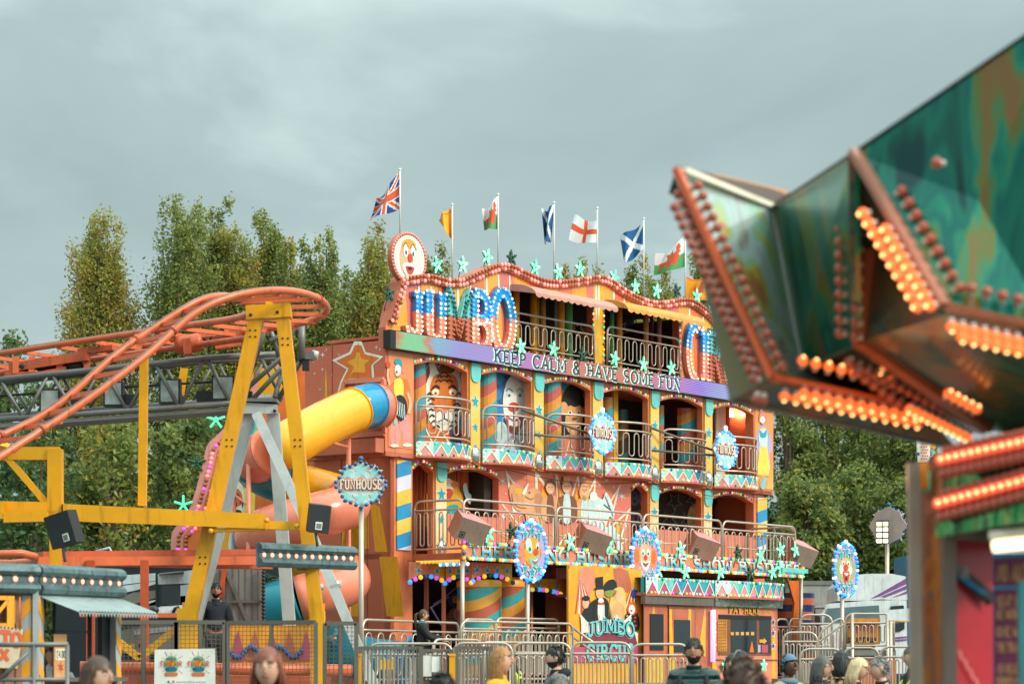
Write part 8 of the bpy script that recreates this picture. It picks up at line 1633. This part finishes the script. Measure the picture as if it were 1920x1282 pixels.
# ================================================================== people
SKN = dict(l=mat('fair_skin', 'C99A80', .5, var=.05, dirt=0), m=mat('olive_skin', 'A9745A', .5, var=.05, dirt=0), d=mat('dark_skin', '5A3A2C', .45, var=.05, dirt=0))
HR = dict(black=mat('black_hair', '17130F', .45, var=.3, scale=30, dirt=0), brown=mat('brown_hair', '4A2F1E', .45, var=.35, scale=30, dirt=0), auburn=mat('auburn_hair', '7A3F28', .45, var=.3, scale=30, dirt=0), blond=mat('honey_blond_hair', '9A6838', .45, var=.35, scale=30, dirt=0), pale=mat('pale_blond_hair', 'CDB489', .45, var=.3, scale=30, dirt=0), grey=mat('grey_hair', '77716B', .5, var=.4, scale=30, dirt=0), iron=mat('iron_grey_hair', '4E4A46', .5, var=.4, scale=30, dirt=0))
CL = {k: mat(k+'_cloth', c, .85, var=.14, scale=9, dirt=.1, bump=.25) for k, c in dict(black='181A1C', navy='1B222B', yellow='D69A16', grey='73726F', green='1D3A38', beige='A58E70', denim='2E3A4C', scarf='2A7F88', blue='58748E', hivis='B9D83A', charcoal='2A2A2B', white='CFCDC8').items()}
EYE = mat('eye_white', 'C8C2BA', .3, dirt=0, var=0); IRIS = mat('dark_iris', '1E1612', .2, dirt=0, var=0); LIP = mat('lip', 'A05A50', .5, dirt=0, var=0)
def pattern(name, c1, c2, scale, kind='check'):
    m = bpy.data.materials.new(name); m.use_nodes = True; n, l = m.node_tree.nodes, m.node_tree.links; b = n['Principled BSDF']; b.inputs['Roughness'].default_value = .8; t = n.new('ShaderNodeTexCoord')
    if kind == 'check':
        k = n.new('ShaderNodeTexChecker'); k.inputs['Scale'].default_value = scale; k.inputs[1].default_value = (*lin(c1), 1); k.inputs[2].default_value = (*lin(c2), 1); l.new(t.outputs['Object'], k.inputs[0]); l.new(k.outputs[0], b.inputs['Base Color'])
    else:
        b.inputs['Base Color'].default_value = (*lin(c1), 1); b.inputs['Roughness'].default_value = .4; k = n.new('ShaderNodeTexWave'); k.bands_direction = 'Z'; k.inputs['Scale'].default_value = scale; k.inputs['Distortion'].default_value = 1.2; l.new(t.outputs['Object'], k.inputs[0]); bp = n.new('ShaderNodeBump'); bp.inputs['Strength'].default_value = .9; bp.inputs['Distance'].default_value = .04; l.new(k.outputs['Fac'], bp.inputs['Height']); l.new(bp.outputs[0], b.inputs['Normal'])
    return m
CL['plaid'] = pattern('brown_plaid_cloth', '5A3A26', 'B59672', 22); CL['tweed'] = pattern('grey_check_cloth', '77746E', '5C5A57', 34); CL['puffer'] = pattern('dark_green_puffer', '1C3836', None, 3.4, 'quilt')
def skinned(verts, edges, rads, sub=2, flat=.8, zc=0.):
    me = bpy.data.meshes.new('tmp'); me.from_pydata(verts, edges, []); o = bpy.data.objects.new('tmp', me); C.objects.link(o)
    o.modifiers.new('s', 'SKIN'); sd = o.modifiers.new('u', 'SUBSURF'); sd.levels = sub; sd.render_levels = sub
    for i, r_ in enumerate(rads): me.skin_vertices[0].data[i].radius = (r_, r_); me.skin_vertices[0].data[i].use_root = i == 0
    dg_ = bpy.context.evaluated_depsgraph_get(); ev = o.evaluated_get(dg_).to_mesh(); vs = [tuple(v.co) for v in ev.vertices]; fs = [tuple(p.vertices) for p in ev.polygons]; o.evaluated_get(dg_).to_mesh_clear(); bpy.data.objects.remove(o); bpy.data.meshes.remove(me)
    return vs, fs
JN = {'pel': (0, 0, .95), 'spi': (0, .0, 1.13), 'che': (0, .01, 1.3), 'upc': (0, .015, 1.435), 'nec': (0, .01, 1.505), 'hea': (0, -.005, 1.57)}
def person(lab, px, top, Y, face, skin='l', hair='short', hc='brown', coat='black', legs='denim', h=1.72, ground=None, female=False, beard=None, arms=None, turn=0., nod=0., lean=0., extra=(), glasses=False, group=None, hood=False, hs=1.):
    """face: heading in degrees, 0 looks at the camera, 90 looks to the right of the picture"""
    T0 = at(px, top, Y); s_ = h/1.76; g0 = (T0.z-h) if ground is None else ground; s_ = (T0.z-g0)/1.765
    T_ = thing('person', lab, 'person', (T0.x, Y, g0), R(face), group); INFO[T_.name] = Vector((0, 0, 0)); w_ = .92 if female else 1.
    J = dict(JN); 
    for sg, k in ((-1, 'r'), (1, 'l')):
        J[k+'sh'] = (sg*.155*w_, .015, 1.395); a_ = (arms or {}).get(k); J[k+'el'] = a_[0] if a_ else (sg*.235*w_, .03, 1.14); J[k+'wr'] = a_[1] if a_ else (sg*.24*w_, -.05, .9)
        J[k+'hi'] = (sg*.085, 0, .9); J[k+'kn'] = (sg*.1, -.02, .49); J[k+'an'] = (sg*.1, .02, .09); J[k+'to'] = (sg*.11, -.14, .04)
    def bend(p): return (p[0], p[1]-lean*max(0, p[2]-.95), p[2]) 
    J = {k: bend(v) for k, v in J.items()}
    RD_ = dict(pel=.13, spi=.115 if female else .125, che=.14*w_, upc=.105, nec=.052, hea=.055, sh=.068, el=.043, wr=.03, hi=.085, kn=.056, an=.038, to=.035)
    rr = lambda k: RD_[k if k in RD_ else k[1:]]
    ED = [('pel', 'spi'), ('spi', 'che'), ('che', 'upc'), ('upc', 'nec'), ('nec', 'hea')]+[e_ for k in 'rl' for e_ in (('upc', k+'sh'), (k+'sh', k+'el'), (k+'el', k+'wr'), ('pel', k+'hi'), (k+'hi', k+'kn'), (k+'kn', k+'an'), (k+'an', k+'to'))]
    def grow(keys, add, edges=ED):
        ks = list(keys); vs, fs = skinned([J[k] for k in ks], [(ks.index(a), ks.index(c)) for a, c in edges if a in ks and c in ks], [rr(k)+add for k in ks]); return [(x_*s_, (y_*.82 if .8 < z_ < 1.5 and not arms else y_)*s_, z_*s_) for x_, y_, z_ in vs], fs
    b = MB(); vs, fs = grow(J, 0); b.add(vs, fs, SKN[skin], True)
    hz = Vector(bend((0, -.02, 1.645))); HM = Matrix.Rotation(R(turn), 3, 'Z') @ Matrix.Rotation(R(nod), 3, 'X'); HX, HY, HZ_ = .074*hs, .095*hs, .118*hs
    def hp(x_, y_, z_): return (hz+HM @ Vector((x_*hs, y_*hs, z_*hs)))*s_
    def shape(v):
        z_ = v.z/HZ_; x_, y_ = v.x, v.y
        if z_ < 0: x_ *= 1-.3*z_*z_; y_ = y_*(1-.22*z_*z_) if y_ > 0 else y_*(1-.1*z_*z_)
        return Vector((x_, y_, v.z))*s_
    b.sph(hz*s_, HX, HY, HZ_, SKN[skin], 18, 14, rot=HM, fn=shape)
    b.sph(hp(0, -.1, -.012), .014*s_, .02*s_, .022*s_, SKN[skin], 8, 6, rot=HM); b.tube([hp(0, -.094, .03), hp(0, -.112, -.008)], [.008*s_, .013*s_], SKN[skin], 6)
    for sg in (-1, 1):
        b.sph(hp(sg*.03, -.082, .012), .013*s_, .009*s_, .008*s_, EYE, 8, 6); b.sph(hp(sg*.03, -.089, .012), .006*s_, .005*s_, .006*s_, IRIS, 6, 4)
        b.tube([hp(sg*.014, -.093, .03), hp(sg*.032, -.09, .036), hp(sg*.048, -.078, .03)], .005*s_, HR[hc if hc not in ('pale', 'blond') else 'brown'], 5); b.sph(hp(sg*.074, .005, 0), .01*s_, .018*s_, .03*s_, SKN[skin], 8, 6)
    b.tube([hp(-.024, -.086, -.05), hp(0, -.094, -.048), hp(.024, -.086, -.05)], .006*s_, LIP, 6)
    for k, sg in (('r', -1), ('l', 1)):       # hands: palm, four fingers, thumb
        wr = Vector(J[k+'wr']); d = (wr-Vector(J[k+'el'])).normalized(); side = Vector((0, 1, 0)) if abs(d.y) < .7 else Vector((sg*1., 0, 0)); side = (side-d*side.dot(d)).normalized(); nn = d.cross(side).normalized()
        if nn.x*sg > 0: nn = -nn
        q = lambda a, c, e_: (wr+d*a+side*c+nn*e_)*s_
        b.tube([q(0, 0, 0), q(.04, 0, 0), q(.09, 0, .0)], [.027*s_, .034*s_, .03*s_], SKN[skin], 8)
        for i, (c, ln) in enumerate(((.028, .07), (.01, .082), (-.009, .077), (-.026, .06))): b.tube([q(.085, c, 0), q(.085+ln*.45, c, .008), q(.085+ln*.8, c, .026), q(.085+ln*.9, c, .045)], [.0095*s_, .009*s_, .008*s_, .006*s_], SKN[skin], 6)
        b.tube([q(.025, -.03, 0), q(.055, -.052, .012), q(.085, -.056, .026)], [.011*s_, .01*s_, .008*s_], SKN[skin], 6)
    b.build('body', T_)
    b = MB(); vs, fs = grow(['pel', 'spi', 'che', 'upc', 'nec', 'rsh', 'lsh', 'rel', 'lel', 'rwr', 'lwr'], .022 if coat not in ('puffer',) else .045); b.add(vs, fs, CL[coat], True)
    b.tube([Vector(bend((0, .015, 1.44)))*s_, Vector(bend((0, .01, 1.475)))*s_, Vector(bend((0, .006, 1.522)))*s_], [.105*s_, .085*s_, .07*s_], CL['black' if hood else coat], 14, caps=False)
    if hood: b.tube([Vector(bend((-.1, .02, 1.45)))*s_, Vector(bend((-.06, .1, 1.49)))*s_, Vector(bend((.06, .1, 1.49)))*s_, Vector(bend((.1, .02, 1.45)))*s_], .05*s_, CL['black'], 10)
    b.build('jacket', T_)
    b = MB(); vs, fs = grow(['pel', 'rhi', 'lhi', 'rkn', 'lkn', 'ran', 'lan'], .016); b.add(vs, fs, CL[legs], True); b.build('trousers', T_)
    b = MB()
    for k in 'rl': a, c = Vector(J[k+'an']), Vector(J[k+'to']); b.tube([(a+Vector((0, .05, -.05)))*s_, (a+Vector((0, 0, -.03)))*s_, c*s_], [.04*s_, .052*s_, .042*s_], CL['charcoal'], 8)
    b.build('shoes', T_)
    # hair
    def shell(mb, k, pred, m, seg=26, rings=18, jit=.012, rs=random.Random(5)):
        vs = []; 
        for i in range(rings+1):
            t = math.pi*i/rings
            for q in range(seg):
                an = 2*math.pi*q/seg; f = k*(1+jit*rs.uniform(-1, 1)); v = Vector((HX*f*math.sin(t)*math.cos(an), HY*f*math.sin(t)*math.sin(an), HZ_*f*math.cos(t))); vs.append(v)
        fs = []
        for i in range(rings):
            for q in range(seg):
                ids = (i*seg+q, (i+1)*seg+q, (i+1)*seg+(q+1) % seg, i*seg+(q+1) % seg); c = sum((vs[j] for j in ids), Vector())/4
                if pred(c.x/HX, c.y/HY, c.z/HZ_): fs.append(ids)
        mb.add([(hz+HM @ v)*s_ for v in vs], fs, m, True)
    hm = HR[hc]; b = MB()
    cap = lambda x_, y_, z_: z_ > .5-.25*abs(x_) if y_ < -.45 else z_ > ((.32 if hair == 'short' else .1)-(.9 if hair == 'short' else .75)*(y_+.45) if y_ < .3 else -.6)
    if hair != 'bald':
        kk = {'afro': 1.35, 'curly': 1.22, 'short': 1.055}.get(hair, 1.1)
        shell(b, kk, cap if hair not in ('afro',) else (lambda x_, y_, z_: y_ > -.6 or z_ > .5), hm, jit=.03 if kk > 1.2 else .012)
        shell(b, kk-.03, cap, hm)
    if hair != 'bald':       # loose locks lying on the cap
        r4 = random.Random(int(px)); kq = {'afro': 1.33, 'curly': 1.2, 'short': 1.04}.get(hair, 1.08)
        for i in range(230 if hair in ('short', 'curly', 'afro') else 0):
            t = math.acos(1-1.35*r4.random()); an = r4.random()*2*math.pi; dx, dy, dz = math.sin(t)*math.cos(an), math.sin(t)*math.sin(an), math.cos(t)
            if not (cap(dx, dy, dz) if hair != 'afro' else (dy > -.6 or dz > .5)): continue
            p = Vector((HX*dx, HY*dy, HZ_*dz))*kq; L2_ = (.02 if hair == 'short' else .016)*(1+r4.random()); tn = Vector((dx*.3+r4.uniform(-.5, .5), dy*.3+.5, dz*.2-.55 if dz < .8 else .05)) if hair not in ('afro', 'curly') else Vector((dx+r4.uniform(-.6, .6), dy+r4.uniform(-.6, .6), dz+r4.uniform(-.6, .6)))
            tn.normalize(); o2 = Vector((dx, dy, dz)); b.tube([(hz+HM @ p)*s_, (hz+HM @ (p+tn*L2_*.5+o2*.008))*s_, (hz+HM @ (p+tn*L2_+o2*(.004 if hair == 'short' else .012)))*s_], [.006*s_, .006*s_, .0015*s_], hm, 4)
    if hair in ('long', 'bob', 'pony'):
        ln = {'long': .42, 'bob': .2, 'pony': .0}[hair]; r3 = random.Random(9)
        for i in range(84 if ln else 0):
            an = R(-14+208*i/83); cx, sy = math.cos(an), math.sin(an); p0 = (HX*1.05*cx/hs, HY*1.05*sy/hs, .03); f = ln*(.7+.5*r3.random())*(1. if sy > -.2 else .8); w2 = .018*r3.uniform(-1, 1)
            b.tube([hp(p0[0]*.8, p0[1]*.8, .085), hp(*p0), hp(p0[0]*1.1+w2, p0[1]*1.05+.01, -.07), hp(p0[0]*1.15+w2, p0[1]*1.08+.015, -f*.6), hp(p0[0]*1.05-w2, p0[1]*1.1+.02, -f)], [.01*s_, .012*s_, .012*s_, .01*s_, .003*s_], hm, 5)
        if hair == 'pony':
            for i in range(9): w2 = .014*math.cos(i*2.4); w3 = .014*math.sin(i*2.4); b.tube([hp(w2*.4, .1, .05), hp(w2, .16+w3, .02), hp(w2*1.4, .175+w3, -.12), hp(w2*1.2, .15+w3, -.28), hp(w2*.4, .14, -.36)], [.012*s_, .02*s_, .02*s_, .016*s_, .004*s_], hm, 6)
    b.build('hair', T_)
    if beard:
        b = MB(); shell(b, 1.03, lambda x_, y_, z_: y_ < .15 and z_ < -.32 and not (abs(x_) < .3 and -.52 < z_ < -.36 and y_ < 0), HR[beard]); shell(b, 1.03, lambda x_, y_, z_: abs(x_) < .42 and y_ < 0 and -.36 < z_ < -.27, HR[beard]); b.build('beard', T_)
    if glasses:
        b = MB()
        for sg in (-1, 1): b.tube([hp(sg*.032+.019*math.cos(R(a)), -.1, .012+.016*math.sin(R(a))) for a in range(0, 360, 45)], .0022*s_, CL['black'], 4, True); b.tube([hp(sg*.05, -.098, .014), hp(sg*.078, 0, .018)], .0022*s_, CL['black'], 4)
        b.build('glasses', T_)
    for ex in extra:
        b = MB()
        if ex == 'beanie': shell(b, 1.16, lambda x_, y_, z_: z_ > (.3 if y_ < 0 else -.25), CL['blue'], jit=.004); b.build('beanie', T_)
        elif ex == 'headband': b.tube([hp(.08*math.cos(R(a)), .02+.02, .03+.105*math.sin(R(a))) for a in range(0, 181, 20)], .011*s_, CL['grey'], 6); b.build('headband', T_)
        elif ex in ('scarf', 'bluescarf'): b.tube([Vector(bend((.085*math.cos(R(a)), .01+.075*math.sin(R(a)), 1.475)))*s_ for a in range(0, 360, 30)], .03*s_, CL['scarf' if ex == 'scarf' else 'blue'], 8, True); b.build('scarf', T_)
        elif ex == 'straps':
            for sg in (-1, 1): b.tube([Vector((sg*.13, .1, 1.44))*s_, Vector((sg*.12, -.0, 1.475))*s_, Vector((sg*.125, -.15, 1.36))*s_, Vector((sg*.14, -.155, 1.15))*s_], .024*s_, CL['black'], 6)
            b.box(-.14*s_, .14*s_, .14*s_, .27*s_, 1.05*s_, 1.45*s_, CL['black']); b.build('backpack', T_)
        elif ex == 'hivis':
            for z_ in (1.08, 1.25): b.tube([Vector((.163*math.cos(R(a)), .135*math.sin(R(a)), z_))*s_ for a in range(0, 360, 24)], .028*s_, CL['hivis'], 6, True)
            for sg in (-1, 1): b.tube([Vector((sg*.1, .12, 1.3))*s_, Vector((sg*.11, .02, 1.5))*s_, Vector((sg*.1, -.135, 1.3))*s_, Vector((sg*.1, -.13, 1.1))*s_], .024*s_, CL['hivis'], 6)
            b.build('hi_vis_straps', T_)
    return T_
CROSS = dict(r=((-.25, -.02, 1.15), (.06, -.2, 1.14)), l=((.25, -.02, 1.15), (-.06, -.22, 1.18)))
person('man in a black jumper standing on the coaster platform', 405, 1093, 40.7, 8, 'm', 'short', 'black', 'navy', 'charcoal', 1.78, beard='black', ground=None)
person('woman with a brown ponytail and teal scarf holding the ramp rail', 792, 1142, 51.5, 100, 'l', 'pony', 'brown', 'black', 'charcoal', 1.66, female=True, glasses=True, extra=('scarf',), arms=dict(r=((-.22, -.12, 1.16), (-.18, -.42, 1.1)), l=((.2, -.2, 1.2), (.12, -.5, 1.14))))
person('woman in a yellow jumper with long straight honey blond hair', 936, 1213, 23.2, 78, 'l', 'long', 'blond', 'yellow', 'denim', ground=0, female=True, arms=dict(r=((-.2, -.14, 1.12), (-.08, -.42, 1.22)), l=((.2, -.14, 1.12), (.08, -.4, 1.2))), nod=-6)
person('bearded man in a grey checked jacket with crossed arms', 1043, 1211, 28, -82, 'l', 'short', 'black', 'tweed', 'charcoal', ground=0, beard='black', hood=True, arms=CROSS, nod=4)
person('man in a dark green puffer jacket with backpack straps', 1301, 1197, 25.6, -8, 'm', 'short', 'black', 'puffer', 'charcoal', ground=0, beard='black', extra=('straps',))
person('dark haired girl wearing a headband by the pay booth', 1388, 1221, 27, 42, 'm', 'long', 'black', 'charcoal', 'denim', ground=0, female=True, extra=('headband',))
person('girl half hidden to the left of the headband girl', 1374, 1225, 27.6, -20, 'l', 'bob', 'black', 'grey', 'denim', ground=0, female=True)
person('blurred person with bushy brown hair in front of the pay booth', 1396, 1246, 12.2, 175, 'l', 'curly', 'brown', 'charcoal', 'denim', ground=0, hs=1.05)
person('blurred woman with auburn hair below the mesh fence', 501, 1214, 14.7, 14, 'l', 'bob', 'auburn', 'charcoal', 'denim', ground=0, female=True, turn=-18)
person('blurred woman with dark brown hair passing the kiosk', 178, 1231, 14.6, 60, 'l', 'long', 'brown', 'charcoal', 'denim', ground=0, female=True)
person('person showing only the crown of a dark head beside the barred gate', 828, 1262, 14.2, 170, 'm', 'short', 'black', 'black', 'denim', ground=0)
person('woman in a blue beanie and beige coat looking right', 1479, 1227, 27, 32, 'd', 'short', 'black', 'beige', 'denim', ground=0, female=True, extra=('beanie', 'bluescarf'), nod=-14)
person('person with shoulder length iron grey hair and glasses', 1538, 1229, 26, 76, 'l', 'bob', 'iron', 'navy', 'charcoal', ground=0, glasses=True)
person('person with black hair and a brown plaid shirt seen from behind', 1576, 1219, 29.5, 160, 'd', 'bob', 'black', 'plaid', 'denim', ground=0)
person('woman with pale blond hair in a navy coat talking', 1594, 1233, 26, 72, 'l', 'bob', 'pale', 'navy', 'charcoal', ground=0, female=True, nod=8, lean=.1)
person('man with cropped grey hair and black coat leaning to the blond woman', 1664, 1231, 25.4, -72, 'l', 'short', 'grey', 'black', 'charcoal', ground=0, lean=.12)
person('steward in a dark coat with yellow straps beside the mirrored column', 1712, 1211, 30, -75, 'l', 'short', 'iron', 'black', 'charcoal', ground=0, extra=('hivis',))
person('steward in dark clothes with yellow bands behind the barriers', 963, 1222, 49.5, 60, 'm', 'short', 'black', 'navy', 'charcoal', ground=.2, extra=('hivis',))
person('kiosk attendant resting both hands on the counter', 98, 1204, 26.0, 20, 'l', 'short', 'brown', 'white', 'charcoal', ground=.1, arms=dict(r=((-.2, -.1, 1.2), (.1, -.42, 1.32)), l=((.24, -.1, 1.2), (.3, -.44, 1.32))))
